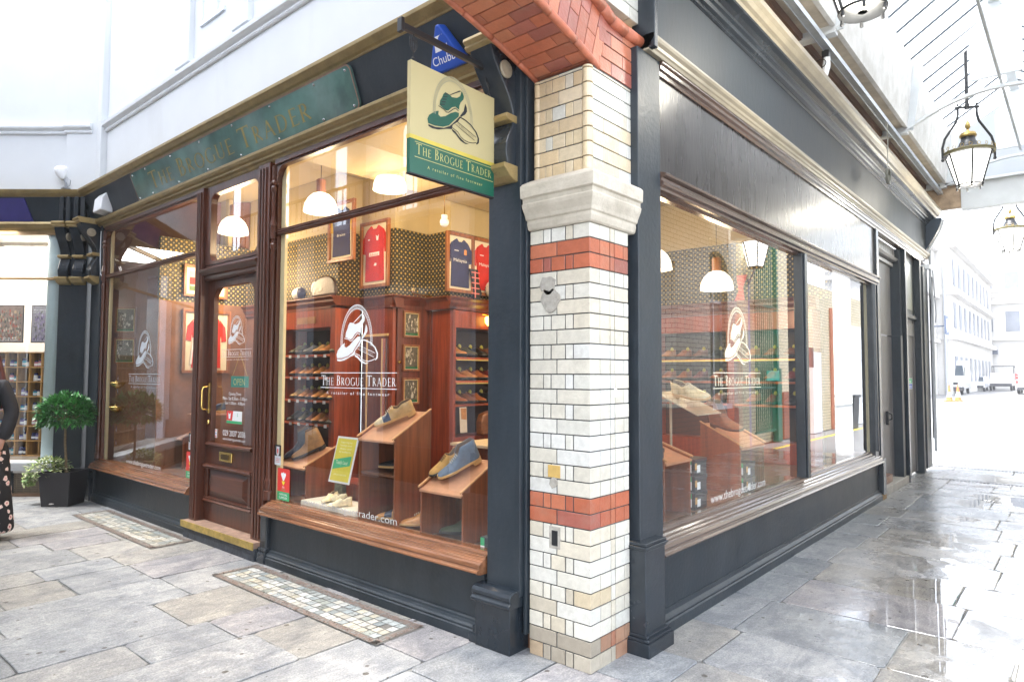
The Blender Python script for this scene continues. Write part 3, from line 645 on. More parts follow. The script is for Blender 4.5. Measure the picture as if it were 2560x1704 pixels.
m = MB(); m.box(-3.955, -3.815, .001, .0058, .735, .78); m.build('letterbox_flap', M('dark_brass', (.12, .08, .03), .4, .2, 30, metal=.8), door)
def pull(x, y, nm='door_handle', par=None):
    m = MB(); m.box(x-.012, x+.012, y, y+.006, 1.13, 1.41); m.tube([(x, y, 1.16), (x, y-.05, 1.17), (x, y-.06, 1.2), (x, y-.06, 1.34), (x, y-.05, 1.37), (x, y, 1.38)], .009, 8); m.build(nm, brass, par, smooth=False, bev=.001)
pull(-4.255, .014, par=door)
m = MB(); m.lathe([(.001, 0), (.016, 0), (.012, .008), (.001, .008)], 0, 0, 12)
m.v = [(-4.255+a, .02-c_, 1.05+b*1.4) for a, b, c_ in m.v]; m.build('keyhole_cover', brass, door)
m = MB(); m.box(-4.45, -3.13, -.115, .06, .105, .152, 0); o = m.build('door_step', M('worn_step', (.34, .22, .16), .5, .3, 12, .2), FX, bev=.003)
m = MB(); m.box(-4.45, -3.13, -.125, -.115, .095, .154); m.build('brass_nosing', M('worn_brass', (.5, .36, .10), .4, .3, 14, .2, 50, metal=.7), FX, bev=.003)
m = MB(); m.box(-4.43, -3.14, -.108, .05, 0, .105); m.build('step_riser', M('scuffed_navy', (.03, .038, .05), .55, .35, 9, .3, 40, c2=(.07, .08, .10)), FX, bev=.003)
# small dark pedestal right of the door
m = MB(); m.box(-3.12, -3.02, -.07, .05, .0, .375); m.box(-3.135, -3.005, -.095, .05, 0, .09); m.box(-3.13, -3.01, -.085, .05, .09, .12); m.build('pedestal', navyg, FX, bev=.008)
# upper structure ------------------------------------------------------------
m = MB(); run_x(m, [(-.05, 3.235), (.03, 3.235), (.045, 3.245), (.05, 3.26), (.075, 3.268), (.078, 3.285), (.10, 3.295), (.115, 3.315), (.118, 3.335), (.10, 3.345), (.05, 3.35), (-.05, 3.35)], -7.30, -.64)
m.build('lower_cornice', gilt, FX, bev=.002)
m = MB(); run_x(m, [(-.05, 3.345), (.05, 3.345), (.17, 3.655), (-.05, 3.655)], -7.34, -.38); m.build('fascia_board', navy, FX)
m = MB(); run_x(m, [(-.05, 3.652), (.175, 3.652), (.18, 3.665), (.20, 3.672), (.225, 3.70), (.235, 3.705), (.238, 3.73), (.22, 3.735), (.0, 3.765), (-.05, 3.765)], -7.42, -.38); m.build('upper_cornice', gilt, FX, bev=.002)
# name board on the sloping fascia
fn = Vector((0, -.31, .12)).normalized()*-1; fn = Vector((0, -.9326, -.361)); fu = Vector((0, -.361, .9326))
nb = MB(); o0 = Vector((0, -.052, 3.352)); r = .05
def rrect(x0, x1, z0, z1, r, n=5):
    out = []
    for cx, cz, a0 in ((x1-r, z0+r, -pi/2), (x1-r, z1-r, 0), (x0+r, z1-r, pi/2), (x0+r, z0+r, pi)):
        out += [(cx+r*cos(a0+i*pi/2/n), cz+r*sin(a0+i*pi/2/n)) for i in range(n+1)]
    return out
nb.prism(rrect(-5.80, -1.86, .008, .318, .05), o0, X, fu, fn, .004, .022)
board = nb.build('name_board', M('board_green', (.12, .225, .20), .1, .4, 2.5, .05, 6, spec=.6, coat=.6), FX, bev=.002)
m = MB()
rr_ = rrect(-5.80, -1.86, .008, .318, .05); ri = rrect(-5.788, -1.872, .02, .306, .04)
for i in range(len(rr_)): m.add([o0+X*p[0]+fu*p[1]+fn*.0235 for p in (rr_[i], rr_[(i+1) % len(rr_)], ri[(i+1) % len(rr_)], ri[i])], [(0, 1, 2, 3)])
m.build('board_edging', M('copper_edge', (.30, .19, .14), .35, .2, 10, metal=.6), board)
m = MB(); serif(m, 'The Brogue Trader', .165, o0+X*(-5.38)+fu*.075+fn*.0235, X, fu, fn, 2.95); m.build('sign_lettering', gold, board)
for xx, zz in [(-5.74, .28), (-5.74, .04), (-1.92, .28), (-1.92, .04)]+[(-5.4+i*.62, z) for i in range(6) for z in (.285, .035)]:
    m = MB(); m.lathe([(.011, 0), (.009, .005), (.004, .007)], 0, 0, 8); k = 0
    for i in range(k, len(m.v)):
        a, b, c_ = m.v[i]; m.v[i] = tuple(o0+X*(xx+a)+fu*(zz+b)+fn*(.0225+c_))
    m.build('screw', M('nickel', (.6, .6, .6), .25, .1, metal=1), board)
# right hand post with plinth and console
m = MB(); m.box(-.665, -.425, -.05, .10, .30, 3.35); m.box(-.425, -.405, -.02, .1, .1, 3.35); m.build('corner_post', navy, FX, bev=.004)
m = MB(); m.box(-.70, -.445, -.11, .09, 0, .245); m.prism([(-.15, .245), (.125, .245), (.135, .255), (.135, .27), (.12, .28), (.127, .295), (.127, .31), (.115, .325), (.09, .335), (-.15, .335)], (0, 0, 0), -Y, Z, X, -.715, -.43)
for i, z0 in enumerate((.0, .05, .09, .115)): m.box(-.76+i*.015, -.70, -.10+i*.014, .05, z0, z0+(.05, .04, .025, .02)[i])
m.build('post_plinth', navyg, FX, bev=.006)
def console(x0, x1, par, yb=-.05, zt=3.35, zb=2.60, out=.22, U=X, V=-Y, o=Vector((0, 0, 0)), side=1, name='console_bracket'):
    """scrolled bracket; U across, V outwards from the wall"""
    H_ = zt-zb; pr = []
    n = 18
    for i in range(n+1):
        t = i/n; z = zt-.03-H_*.93*t
        w_ = out*(.52+.48*cos(pi*min(1, t*1.75))) if t < .57 else out*(.04+.22*sin((t-.57)/.43*pi*.9)**2+.30*(t-.57)/.43*.55)
        pr.append((w_+.02, z))
    poly = [(0, zt-.03)]+pr+[(0, zb+.02)]
    m = MB(); m.prism(poly, o, V, Z, U, x0, x1); b = m.build(name, navyg, par, bev=.006)
    m = MB(); m.prism([(0, zt), (out+.05, zt), (out+.055, zt-.02), (out+.035, zt-.035), (out+.04, zt-.05), (out+.02, zt-.065), (0, zt-.065)], o, V, Z, U, x0-.02, x1+.02); m.build('gilt_cap', gilt, b, bev=.003)
    m = MB(); m.prism([(0, zb+.06), (.115, zb+.06), (.115, zb+.035), (.10, zb+.025), (.07, zb-.005), (.03, zb-.025), (0, zb-.03)], o, V, Z, U, x0-.012, x1+.012); m.build('gilt_foot', gilt, b, bev=.004)
    m = MB(); k = zb+H_*.43; m.prism([(0, k+.022), (out*.3+.03, k+.022), (out*.3+.035, k), (out*.3+.02, k-.015), (0, k-.02)], o, V, Z, U, x0-.006, x1+.006); m.build('gilt_band', gilt, b, bev=.003)
    m = MB()
    m.lathe([(.048, 0), (.05, .008), (.042, .016), (.034, .012), (.02, .016), (.004, .018)], 0, 0, 20)
    xs = x1 if side > 0 else x0; c0 = o+V*(out*.5)+Z*(zt-.17)+U*xs
    m.v = [tuple(c0+V*a+Z*b_+U*(c_*side)) for a, b_, c_ in m.v]; m.build('rosette', cream, b, smooth=True)
    return b
console(-.62, -.46, FX, o=Vector((0, -.045, 0)), out=.20)
console(-7.22, -7.06, FX, o=Vector((0, -.045, 0)), out=.20)
m = MB(); m.box(-7.33, -6.985, -.045, .06, .3, 3.35); m.box(-7.02, -6.975, -.06, .05, .0, 3.30); m.build('corner_post', navy, FX, bev=.004)
m = MB(); m.box(-7.3, -6.99, -.10, .05, 0, .26); m.prism([(0, .26), (.12, .26), (.13, .275), (.115, .29), (.125, .305), (.11, .33), (0, .34)], (0, 0, 0), -Y, Z, X, -7.31, -6.98); m.build('post_plinth', navyg, FX, bev=.006)
m = MB(); m.tube([(-6.99, -.06, 3.2), (-7.0, -.06, 2.98), (-6.985, -.06, 2.8), (-6.98, -.055, 2.68), (-6.95, -.05, 2.655)], .006, 6); m.build('cable', whitep, FX)
# window lettering ------------------------------------------------------------
decal(FX, (-1.977, .004, 1.396), X, Z, -Y, .885, whitel)
decal(FX, (-5.74, .004, 1.382), X, Z, -Y, .86, M('frosted_vinyl', (.55, .6, .66), .6, .05))
decal(door, (-3.80, .042, 1.645), X, Z, -Y, .55, whitel, k=.62)
m = MB()
put_sans(m, 'www.thebroguetrader.com', .052, (-2.62, .005, .512), X, Z, 1.10); m.build('window_lettering', M('grey_vinyl', (.62, .62, .60), .6), FX)
m = MB(); put_sans(m, 'www.thebroguetrader.com', .05, (-6.17, .005, .51), X, Z, .92); m.build('window_lettering', whitel, FX)
for t_, z_, h_, w_ in (('Opening Times', 1.305, .028, .22), ('Mon - Sat 8.30am - 5.30pm', 1.262, .03, .44), ('Sun 11.00am - 4.00pm', 1.222, .028, .36), ('029 2037 2036', .942, .052, .41), ('www.thebroguetrader.com', .902, .024, .41)):
    m = MB(); put_sans(m, t_, h_, (-3.81, .044, z_), X, Z, w_, center=True); m.build('window_lettering', whitel, door)
def sticker(par, x, z, w_, h_, top=redv, y=.006, band=True):
    m = MB(); m.flat(rrect(x, x+w_, z, z+h_, .012), (0, y, 0), X, Z, 0)
    if band: m.flat(rrect(x, x+w_, z, z+h_*.27, .01), (0, y-.0006, 0), X, Z, 1)
    cx, k = x+w_/2, h_
    for a in (-24, 0, 24):     # three plumes
        ca, sa = sin(radians(a)), cos(radians(a)); bx, bz = cx, z+.62*k
        m.flat([(bx+ca*t*k*.30+sa*s*k*.045*(1 if t < .9 else 1), bz+sa*t*k*.27-ca*s*k*.045) for t, s in ((0, -.6), (.5, -1), (.85, -1.2), (1, 0), (.85, 1.2), (.5, 1), (0, .6))], (0, y-.001-.0002*abs(a)/24-(.0002 if a > 0 else 0), 0), X, Z, 2)
    m.flat([(cx-.10*k, z+.60*k), (cx+.10*k, z+.60*k), (cx+.06*k, z+.53*k), (cx, z+.47*k), (cx-.06*k, z+.53*k)], (0, y-.0016, 0), X, Z, 3)
    put_sans(m, 'WRU', .07*k, (cx, y-.0016, z+.38*k), X, Z, .13*k, 2, center=True)
    m.flat([(cx-.12*k, z+.33*k), (cx+.12*k, z+.33*k), (cx+.12*k, z+.345*k), (cx-.12*k, z+.345*k)], (0, y-.0012, 0), X, Z, 1)
    if band:
        put_sans(m, 'OFFICIAL', .07*k, (cx, y-.0012, z+.15*k), X, Z, w_*.66, 2, center=True); put_sans(m, 'SUPPLIER', .07*k, (cx, y-.0012, z+.05*k), X, Z, w_*.66, 2, center=True)
    return m.build('window_sticker', [top, greenv, whitel, yellowv], par)
sticker(FX, -3.0, .50, .18, .25); sticker(FX, -4.66, .50, .17, .25)
def badge(x, z, w_=.095, h_=.16):
    m = MB(); m.flat(rrect(x, x+w_, z, z+h_*.5, .008), (0, .006, 0), X, Z, 0); m.flat(rrect(x, x+w_, z+h_*.45, z+h_, .008), (0, .0054, 0), X, Z, 1)
    m.flat([(x+w_*a, z+h_*b) for a, b in ((.25, .92), (.75, .92), (.72, .55), (.5, .38), (.28, .55))], (0, .0048, 0), X, Z, 0)
    m.flat([(x+w_*a, z+h_*b) for a, b in ((.4, .8), (.6, .8), (.58, .58), (.42, .58))], (0, .0042, 0), X, Z, 2)
    for i in range(3): m.flat([(x+w_*.2, z+h_*(.3-i*.08)), (x+w_*.8, z+h_*(.3-i*.08)), (x+w_*.8, z+h_*(.32-i*.08)), (x+w_*.2, z+h_*(.32-i*.08))], (0, .0054, 0), X, Z, 2)
    m.build('window_sticker', [M('silver_vinyl', (.6, .64, .68), .4), inkb, redv], FX)
badge(-3.05, .77); badge(-4.62, .77)
m = MB(); m.flat([(-3.95, 1.055), (-3.67, 1.055), (-3.67, 1.165), (-3.95, 1.165)], (0, .044, 0), X, Z, 0); m.flat([(-3.95, 1.08), (-3.85, 1.08), (-3.83, 1.165), (-3.95, 1.165)], (0, .0434, 0), X, Z, 1); m.flat([(-3.95, 1.055), (-3.67, 1.055), (-3.67, 1.078), (-3.95, 1.078)], (0, .0434, 0), X, Z, 2)
m.flat([(-3.91, 1.095), (-3.88, 1.095), (-3.87, 1.15), (-3.895, 1.135), (-3.92, 1.15)], (0, .0428, 0), X, Z, 0); put_sans(m, '2', .03, (-3.76, .0434, 1.12), X, Z, .018, 2); m.build('window_sticker', [whitel, redv, greenv], door)
m = MB(); m.flat([(-4.165, .91), (-4.125, .91), (-4.125, .99), (-4.165, .99)], (0, .044, 0), X, Z, 0)
for i in range(3): m.flat([(-4.158, .918+i*.025), (-4.14, .918+i*.025), (-4.14, .932+i*.025), (-4.158, .932+i*.025)], (0, .0434, 0), X, Z, 1+i % 2)
m.build('window_sticker', [whitel, redv, M('blue_print', (.05, .12, .5), .5)], door)
# open sign hanging behind the door glass
m = MB(); m.box(-4.0, -3.69, .10, .108, 1.375, 1.475, 0); sg = m.build('open_sign', M('sign_teal', (.02, .30, .22), .5), None, org=(-3.84, .1, 1.42)); tag(sg, 'green sign reading OPEN, hung by a cord behind the door glass', 'sign')
m = MB(); put_sans(m, 'OPEN', .062, (-3.845, .0985, 1.394), X, Z, .21, center=True); m.build('sign_lettering', M('pale_gold', (.55, .62, .25), .5), sg)
m = MB(); m.tube([(-3.98, .104, 1.475), (-3.845, .104, 1.68)], .003, 5); m.tube([(-3.71, .104, 1.475), (-3.845, .104, 1.68)], .003, 5); m.build('cord', M('string', (.5, .33, .12), .8), sg)
# alarm boxes ------------------------------------------------------------------
al = thing('alarm_box', 'blue triangular alarm box with white lettering behind the hanging sign', 'alarm box', (-.94, -.12, 3.35))
oa = Vector((-.93, -.07, 3.345)); m = MB(); tri = [(-.16, 0), (.16, 0), (.012, .262), (-.012, .262)]
m.prism(tri, oa, X, fu, fn, 0, .075); m.build('housing', M('alarm_blue', (.02, .09, .50), .3, .06, 5), al, bev=.012, seg=3)
m = MB(); put_sans(m, 'Chubb', .052, oa+fu*.045+fn*.0765, X, fu, .19, center=True)
for p in ([(-.055, .115), (.055, .115), (.045, .175), (.03, .20), (-.03, .20), (-.045, .175)],): m.add([oa+X*a+fu*b+fn*.0765 for a, b in p], [tuple(range(len(p)))])
m.add([oa+X*(.02+.035*cos(a))+fu*(.165+.035*sin(a))+fn*.0772 for a in [i*pi/8 for i in range(16)]], [tuple(range(16))], 1)
m.build('housing_print', [whitel, M('alarm_blue', (0, 0, 0))], al)
m = MB(); m.prism([(0, 0), (.13, .02), (.115, .17), (.06, .245), (0, .25)], (0, -.07, 3.36), -Y, Z, X, -6.86, -6.60); o = m.build('sounder_box', M('white_plastic', (.8, .82, .85), .35, .03), None, org=(-6.73, -.07, 3.36), bev=.012, seg=3); tag(o, 'plain white wedge-shaped box fixed at the far left end of the fascia', 'alarm box')
# ------------------------------------------------------------------ alley shopfront (runs along y, faces +x)
AX = thing('alley_shopfront', 'dark painted shopfront of two big panes facing the covered alley', 'shopfront', (0, 3.4, 0))
darkw = wood('dark_oak', (.085, .05, .035), .22, 'y', .4)
sillb = M('bronze_sill', (.10, .07, .055), .2, .25, 9, .1, 40, coat=.4, stretch=(1, .1, 1))
bpan = M('bronze_panel', (.032, .030, .031), .27, .3, 2.2, .16, 18, coat=.22, stretch=(2.5, 2.5, .5))
m = MB(); m.box(-.06, .035, .435, .70, .0, 3.38); m.build('corner_post', navy, AX, bev=.004)
m = MB(); m.box(-.05, .095, .385, .605, .0, .545); m.box(-.05, .03, .605, .70, 0, .5); 
for i, (a, z0, z1) in enumerate(((.145, 0, .075), (.135, .075, .09), (.12, .09, .105), (.112, .545, .56), (.122, .56, .572), (.112, .572, .59))): m.box(-.05, a-.01, .385-(a-.105), .605+(a-.105)*.6, z0, z1)
m.build('post_plinth', navyg, AX, bev=.004)
m = MB(); m.box(-.06, .004, .66, 6.20, .12, .46); run_y(m, [(-.05, 0), (.045, 0), (.045, .06), (.036, .068), (.04, .08), (.03, .09), (.016, .10), (.012, .125), (-.05, .125)], .655, 6.2); m.build('stall_riser', navy, AX, bev=.003)
m = MB(); run_y(m, [(-.06, .44), (.035, .44), (.065, .452), (.075, .465), (.065, .478), (.05, .485), (.056, .50), (.045, .515), (.03, .52), (.03, .535), (.016, .54), (.016, .555), (.0, .562), (-.002, .58), (-.018, .59), (-.02, .60), (-.06, .60)], .655, 6.2); m.build('window_sill', sillb, AX, bev=.002)
for (a, b) in ((.70, 3.36), (3.46, 6.03)):
    m = MB(); m.add([(-.035, a, .595), (-.035, b, .595), (-.035, b, 2.60), (-.035, a, 2.60)], [(0, 1, 2, 3)]); m.build('window_pane', glassa, AX)
m = MB(); m.box(-.05, .03, 3.35, 3.47, .59, 2.60); m.box(.03, .045, 3.375, 3.445, .59, 2.60); m.build('mullion', navyg, AX, bev=.004)
m = MB(); m.box(-.05, .02, 6.0, 6.21, .45, 2.62); m.tube([(.02, 6.05, .6), (.02, 6.05, 2.6)], .03, 10); m.build('mullion', navyg, AX, bev=.003)
m = MB(); m.box(-.06, -.04, 5.94, 6.0, .6, 2.6); m.build('reveal_strip', creamstrip, AX)
m = MB(); run_y(m, [(-.06, 2.585), (-.01, 2.585), (.0, 2.60), (.03, 2.605), (.035, 2.62), (.055, 2.63), (.058, 2.65), (.04, 2.66), (.045, 2.675), (.07, 2.685), (.072, 2.70), (.03, 2.712), (-.06, 2.712)], .70, 6.24); m.build('window_head', darkw, AX, bev=.002)
m = MB(); m.box(-.06, .008, .71, 6.23, 2.71, 3.31); m.build('sign_panel', bpan, AX)
m = MB(); run_y(m, [(-.06, 3.305), (.022, 3.305), (.026, 3.33), (.04, 3.338), (.042, 3.36), (.055, 3.37), (.055, 3.385), (-.06, 3.385)], .70, 9.7); m.build('panel_head', darkw, AX, bev=.002)
m = MB(); run_y(m, [(-.06, 3.383), (.06, 3.383), (.066, 3.40), (.074, 3.408), (.078, 3.425), (.092, 3.44), (.098, 3.455), (.098, 3.468), (.085, 3.475), (-.06, 3.475)], .52, 9.7); m.build('lower_cornice', cream, AX, bev=.002)
m = MB(); run_y(m, [(-.06, 3.472), (.035, 3.472), (.052, 3.93), (-.06, 3.93)], .56, 9.7); m.build('fascia_board', M('grey_fascia', (.022, .029, .036), .5, .25, 2.5, .12, 25, coat=.0, stretch=(1, 1, .4)), AX)
m = MB(); run_y(m, [(-.06, 3.925), (.055, 3.925), (.07, 3.935), (.07, 3.95), (.095, 3.96), (.10, 3.985), (.12, 3.995), (.125, 4.01), (.15, 4.03), (.185, 4.04), (.19, 4.055), (-.06, 4.055)], .50, 9.7); m.build('upper_moulding', navyg, AX, bev=.002)
m = MB(); run_y(m, [(-.06, 4.053), (.19, 4.053), (.20, 4.07), (.225, 4.08), (.24, 4.11), (.262, 4.13), (.268, 4.165), (.25, 4.17), (-.06, 4.178)], .50, 9.75); m.build('gutter_cornice', cream, AX, bev=.002)
m = MB(); m.box(-.05, .10, .52, .56, 3.39, 4.05); m.build('fascia_end', navyg, AX, bev=.004)
decal(AX, (-.031, 2.01, 1.404), Y, Z, X, .895, M('cream_vinyl', (.85, .80, .62), .6, .03))
m = MB(); put_sans(m, 'www.thebroguetrader.com', .062, (-.031, 1.50, .628), Y, Z, 1.02); m.build('window_lettering', M('grey_vinyl', (.6, .6, .6), .6), AX)
# end console of the alley cornice
m = MB(); pr = [(-.04, 4.03), (.27, 4.03)]+[(.27-.10*t-.21*(.5-.5*cos(pi*t)), 4.0-.70*t) for t in [i/14 for i in range(15)]]+[(-.04, 3.28)]
m.prism(pr, (0, 0, 0), X, Z, Y, 9.62, 9.78); m.build('end_console', M('slate_navy', (.035, .055, .085), .4, .2, 4), AX, bev=.004)
m = MB(); m.tube([(.30-.10*t-.21*(.5-.5*cos(pi*t)), 9.62, 3.99-.72*t) for t in [i/14 for i in range(15)]], .016, 8); m.box(-.05, .10, 9.58, 9.82, 3.22, 3.29); m.build('console_trim', whitep, AX, bev=.003)
# ------------------------------------------------------------------ doors along the alley
dgrey = M('grey_door', (.13, .125, .125), .42, .15, 4, .08, 40)
DR = thing('door_surround', 'dark painted frame and wall panels round the two grey alley doors', 'door surround', (0, 7.6, 0))
m = MB(); m.box(-.05, .035, 6.215, 6.33, .50, 3.31); m.box(-.05, .055, 6.215, 6.36, .06, .50); m.build('frame_post', navyg, DR, bev=.004)
m = MB(); m.box(-.05, .05, 6.20, 6.38, .0, .07); m.build('rotten_foot', M('rotten_wood', (.30, .20, .10), .9, .6, 30, .6), DR, bev=.006)
m = MB(); m.box(-.20, -.13, 6.33, 7.80, 2.06, 3.05); m.box(-.30, -.12, 6.33, 6.36, .1, 3.3); m.build('overdoor_panel', dgrey, DR)
m = MB(); m.box(-.17, .0, 7.72, 7.86, .1, 2.06); m.box(-.17, -.02, 7.86, 7.97, .1, 3.3); m.build('frame_post', navy, DR, bev=.004)
m = MB(); m.box(-.05, .035, 7.95, 8.04, .0, 3.31); m.build('frame_post', navyg, DR, bev=.004)
m = MB(); m.box(-.20, -.10, 6.33, 7.95, 3.05, 3.10); run_y(m, [(-.2, 3.12), (-.06, 3.12), (-.03, 3.15), (-.06, 3.17), (-.2, 3.17)], 6.33, 7.95); m.box(-.2, -.08, 6.33, 7.95, 3.17, 3.31)
m.build('vent_board', M('grey_trim', (.3, .3, .3), .4, .15), DR, bev=.003)
m = MB()
for i in range(12): m.box(-.079, -.0785, 6.42+i*.12, 6.46+i*.12, 3.20, 3.27)
m.build('vent_slots', black, DR)
m = MB(); m.box(-.10, -.02, 8.04, 9.15, 2.36, 2.42); m.box(-.12, -.05, 8.04, 9.15, 2.42, 3.31); m.box(-.10, .03, 9.10, 9.25, .0, 3.31); m.build('transom_frame', navy, DR, bev=.004)
m = MB(); m.box(-.11, -.045, 8.1, 8.9, 2.5, 3.2); m.build('overlight', M('dusty_pane', (.16, .17, .12), .3, .3, 3), DR)
m = MB(); m.box(-.4, .02, 6.36, 8.0, 0, .10); m.build('stone_step', M('door_step_stone', (.33, .31, .27), .6, .25, 6, .3), DR, bev=.006)
d1 = thing('alley_door', 'grey flush door with a small white notice beside the window frame', 'door', (-.12, 7.0, .1))
m = MB(); m.box(-.15, -.115, 6.38, 7.72, .105, 2.04); m.build('leaf', dgrey, d1, bev=.003)
m = MB(); m.box(-.115, -.08, 7.25, 7.33, .84, 1.02); m.tube([(-.09, 7.29, .9), (-.05, 7.29, .92), (-.05, 7.29, .98), (-.09, 7.29, 1.0)], .012, 6); m.build('handle', black, d1, bev=.003)
m = MB(); m.box(-.115, -.112, 6.62, 6.76, 1.52, 1.68, 0); m.flat([(6.65, 1.62), (6.72, 1.62), (6.72, 1.66), (6.65, 1.66)], (-.1115, 0, 0), Y, Z, 1); m.flat([(6.66, 1.54), (6.69, 1.54), (6.69, 1.60), (6.66, 1.60)], (-.1115, 0, 0), Y, Z, 1); m.build('notice', [whitel, M('grey_print', (.2, .2, .25), .5)], d1)
d2 = thing('alley_door', 'grey panelled door with a green and blue notice nearer the street', 'door', (-.08, 8.6, .05))
m = MB(); m.box(-.11, -.07, 8.06, 9.08, .04, 2.35); m.box(-.07, -.055, 8.06, 8.12, .04, 2.35); m.box(-.07, -.055, 9.0, 9.08, .04, 2.35); m.box(-.07, -.055, 8.1, 9.0, 2.1, 2.3); m.build('leaf', dgrey, d2, bev=.003)
m = MB(); m.box(-.07, -.066, 8.5, 8.85, 1.30, 1.46, 2); m.flat([(8.51, 1.385), (8.84, 1.385), (8.84, 1.455), (8.51, 1.455)], (-.0655, 0, 0), Y, Z, 0); m.flat([(8.51, 1.305), (8.84, 1.305), (8.84, 1.378), (8.51, 1.378)], (-.0655, 0, 0), Y, Z, 1)
put_sans(m, 'Fire exit', .04, (-.065, 8.56, 1.40), Y, Z, .22, 2); put_sans(m, 'Keep clear', .04, (-.065, 8.55, 1.32), Y, Z, .25, 2); m.build('notice', [greenv, M('blue_print', (.05, .12, .5), .5), whitel], d2)
gt = thing('folding_gate', 'dark folded gate leaf and drainpipe at the street end of the alley', 'gate', (.05, 9.7, 0))
m = MB(); m.box(-.02, .05, 9.26, 9.66, .06, 3.22); m.build('gate_leaf', navy, gt, bev=.004)
m = MB(); m.box(.06, .11, 9.70, 9.76, .5, 3.1); m.build('gate_leaf', M('black_rubber', (.02, .02, .025), .5, .2), gt, bev=.004)
m = MB(); m.tube([(.09, 9.68, 3.6), (.085, 9.68, 3.0), (.11, 9.68, 2.7), (.10, 9.68, 2.2), (.10, 9.68, .3)], .018, 8); m.tube([(.12, 9.7, 3.2), (.15, 9.7, 2.5), (.14, 9.7, 2.35)], .01, 6); m.build('drain_pipe', M('pipe_grey', (.4, .42, .45), .4, .1), gt)
# ------------------------------------------------------------------ hanging sign
hs = thing('hanging_sign', 'square cream and green hanging sign with a shoe emblem on an iron bracket', 'sign', (-.55, -.05, 3.2))
m = MB(); m.box(-.575, -.55, -.80, .0, 3.185, 3.215); m.box(-.58, -.545, -.81, -.79, 3.165, 3.235); m.box(-.60, -.525, -.06, -.045, 3.08, 3.32); m.build('bracket_arm', black, hs, bev=.003)
sgn = MB(); sgn.box(-.575, -.55, -.745, -.135, 2.675, 3.045, 0); sgn.box(-.575, -.55, -.745, -.135, 2.485, 2.655, 1); sgn.box(-.5765, -.5485, -.7465, -.1335, 2.655, 2.675, 2); sgn.box(-.577, -.548, -.747, -.133, 2.478, 2.485, 3)
sg_ = sgn.build('sign_panel', [creamp, greenp, M('olive_gold', (.50, .40, .06), .4, .1), inkb], hs)
m = MB(); logo(m, (-.5485, -.445, 2.872), Y, Z, X, .78, (0, 1, 0, 2)); m.build('emblem', [inkb, M('emblem_green', (.004, .07, .042), .5), M('rope_ink', (.33, .31, .2), .6)], sg_)
m = MB(); serif(m, 'The Brogue Trader', .052, (-.5492, -.705, 2.585), Y, Z, X, .545); m.build('sign_lettering', M('pale_gold_leaf', (.46, .43, .15), .4, .1, 30), sg_); m = MB(); put_sans(m, 'A   r e t a i l e r   o f   f i n e   f o o t w e a r', .017, (-.5490, -.43, 2.525), Y, Z, .40, center=True)
m.build('sign_lettering', M('pale_gold_leaf', (.46, .43, .15), .4, .1, 30), sg_)
for z_ in (2.648-.006, 2.567): m = MB(); m.add([(-.5490, -.715, z_), (-.5490, -.145, z_), (-.5490, -.145, z_+.003), (-.5490, -.715, z_+.003)], [(0, 1, 2, 3)]); m.build('gold_rule', MATS['pale_gold_leaf'], sg_)
for y_ in (-.72, -.165):
    m = MB(); m.tube([(-.5625, y_, 3.19), (-.5625, y_, 3.15)], .004, 6)
    for dx in (-.022, -.008, .008, .022): m.tube([(-.5625, y_+dx, 3.165), (-.5625, y_+dx, 3.125), (-.5625, y_+dx*.5, 3.105), (-.5625, y_, 3.095)], .0035, 6)
    m.tube([(-.5625, y_-.024, 3.15), (-.5625, y_+.024, 3.15)], .0035, 6); m.tube([(-.5625, y_, 3.1), (-.5625, y_, 3.068)], .003, 6)
    m.tube([(-.5625, y_+.011*cos(a), 3.056+.012*sin(a)) for a in [i*pi/5 for i in range(10)]], .003, 6, close=True); m.build('hook', black, hs)
# ------------------------------------------------------------------ white upper wall
uw = thing('upper_wall', 'plain white rendered upper wall with a moulded band above the shopfronts', 'building', (-4, .2, 3.7))
D = Vector((-.76, -.65, 0)); NL = Vector((.65, -.76, 0)); PL = Vector((-7.35, -.05, 0))
m = MB(); m.box(-7.6, .02, .02, .4, 3.70, 10.5); m.prism([(-.2, .0), (4.2, 0), (4.2, -.4), (-.2, -.4)], PL+NL*-.02, D, NL, Z, 3.70, 10.5); m.build('wall', white, uw)
m = MB(); bandp = [(-.02, 4.47), (.02, 4.47), (.03, 4.485), (.02, 4.51), (.04, 4.525), (.065, 4.535), (.07, 4.56), (.05, 4.575), (.055, 4.59), (.03, 4.60), (-.02, 4.61)]
run_x(m, bandp, -7.2, .0, y=.02); m.prism([(o, z) for o, z in bandp], PL+NL*-.02, NL, Z, D, .36, 4.2); m.prism([(o+.04, z) for o, z in bandp], PL+NL*-.02, NL, Z, D, .02, .36); m.build('band_moulding', whitep, uw, bev=.002)
m = MB(); m.prism([(-.2, 0), (.34, 0), (.34, .05), (-.2, .05)], PL+NL*-.02, D, NL, Z, 3.75, 10.4); m.box(-7.42, -7.16, -.05, .03, 3.76, 10.4)
m.box(-5.12, -4.78, -.03, .03, 4.62, 10.4); m.box(-3.9, -3.6, -.03, .03, 4.62, 10.4); m.build('pilaster', white, uw, bev=.003)
m = MB(); m.box(-4.62, -4.12, .0, .022, 4.92, 4.96); m.box(-4.62, -4.58, .0, .022, 4.96, 5.5); m.box(-4.3, -4.26, .0, .022, 4.96, 5.5); m.box(-4.62, -4.24, .0, .022, 5.5, 5.54); m.box(-3.5, -2.7, -.01, .022, 5.2, 5.3); m.box(-3.44, -2.7, .015, .025, 5.3, 7, 0)
m.build('window_surround', M('cool_white', (.70, .74, .80), .6, .03), uw)
m = MB(); m.box(-3.36, -2.8, .005, .018, 5.36, 6.9); m.build('window_glazing', M('bar_glazing', (.45, .5, .55), .3, .1), uw)
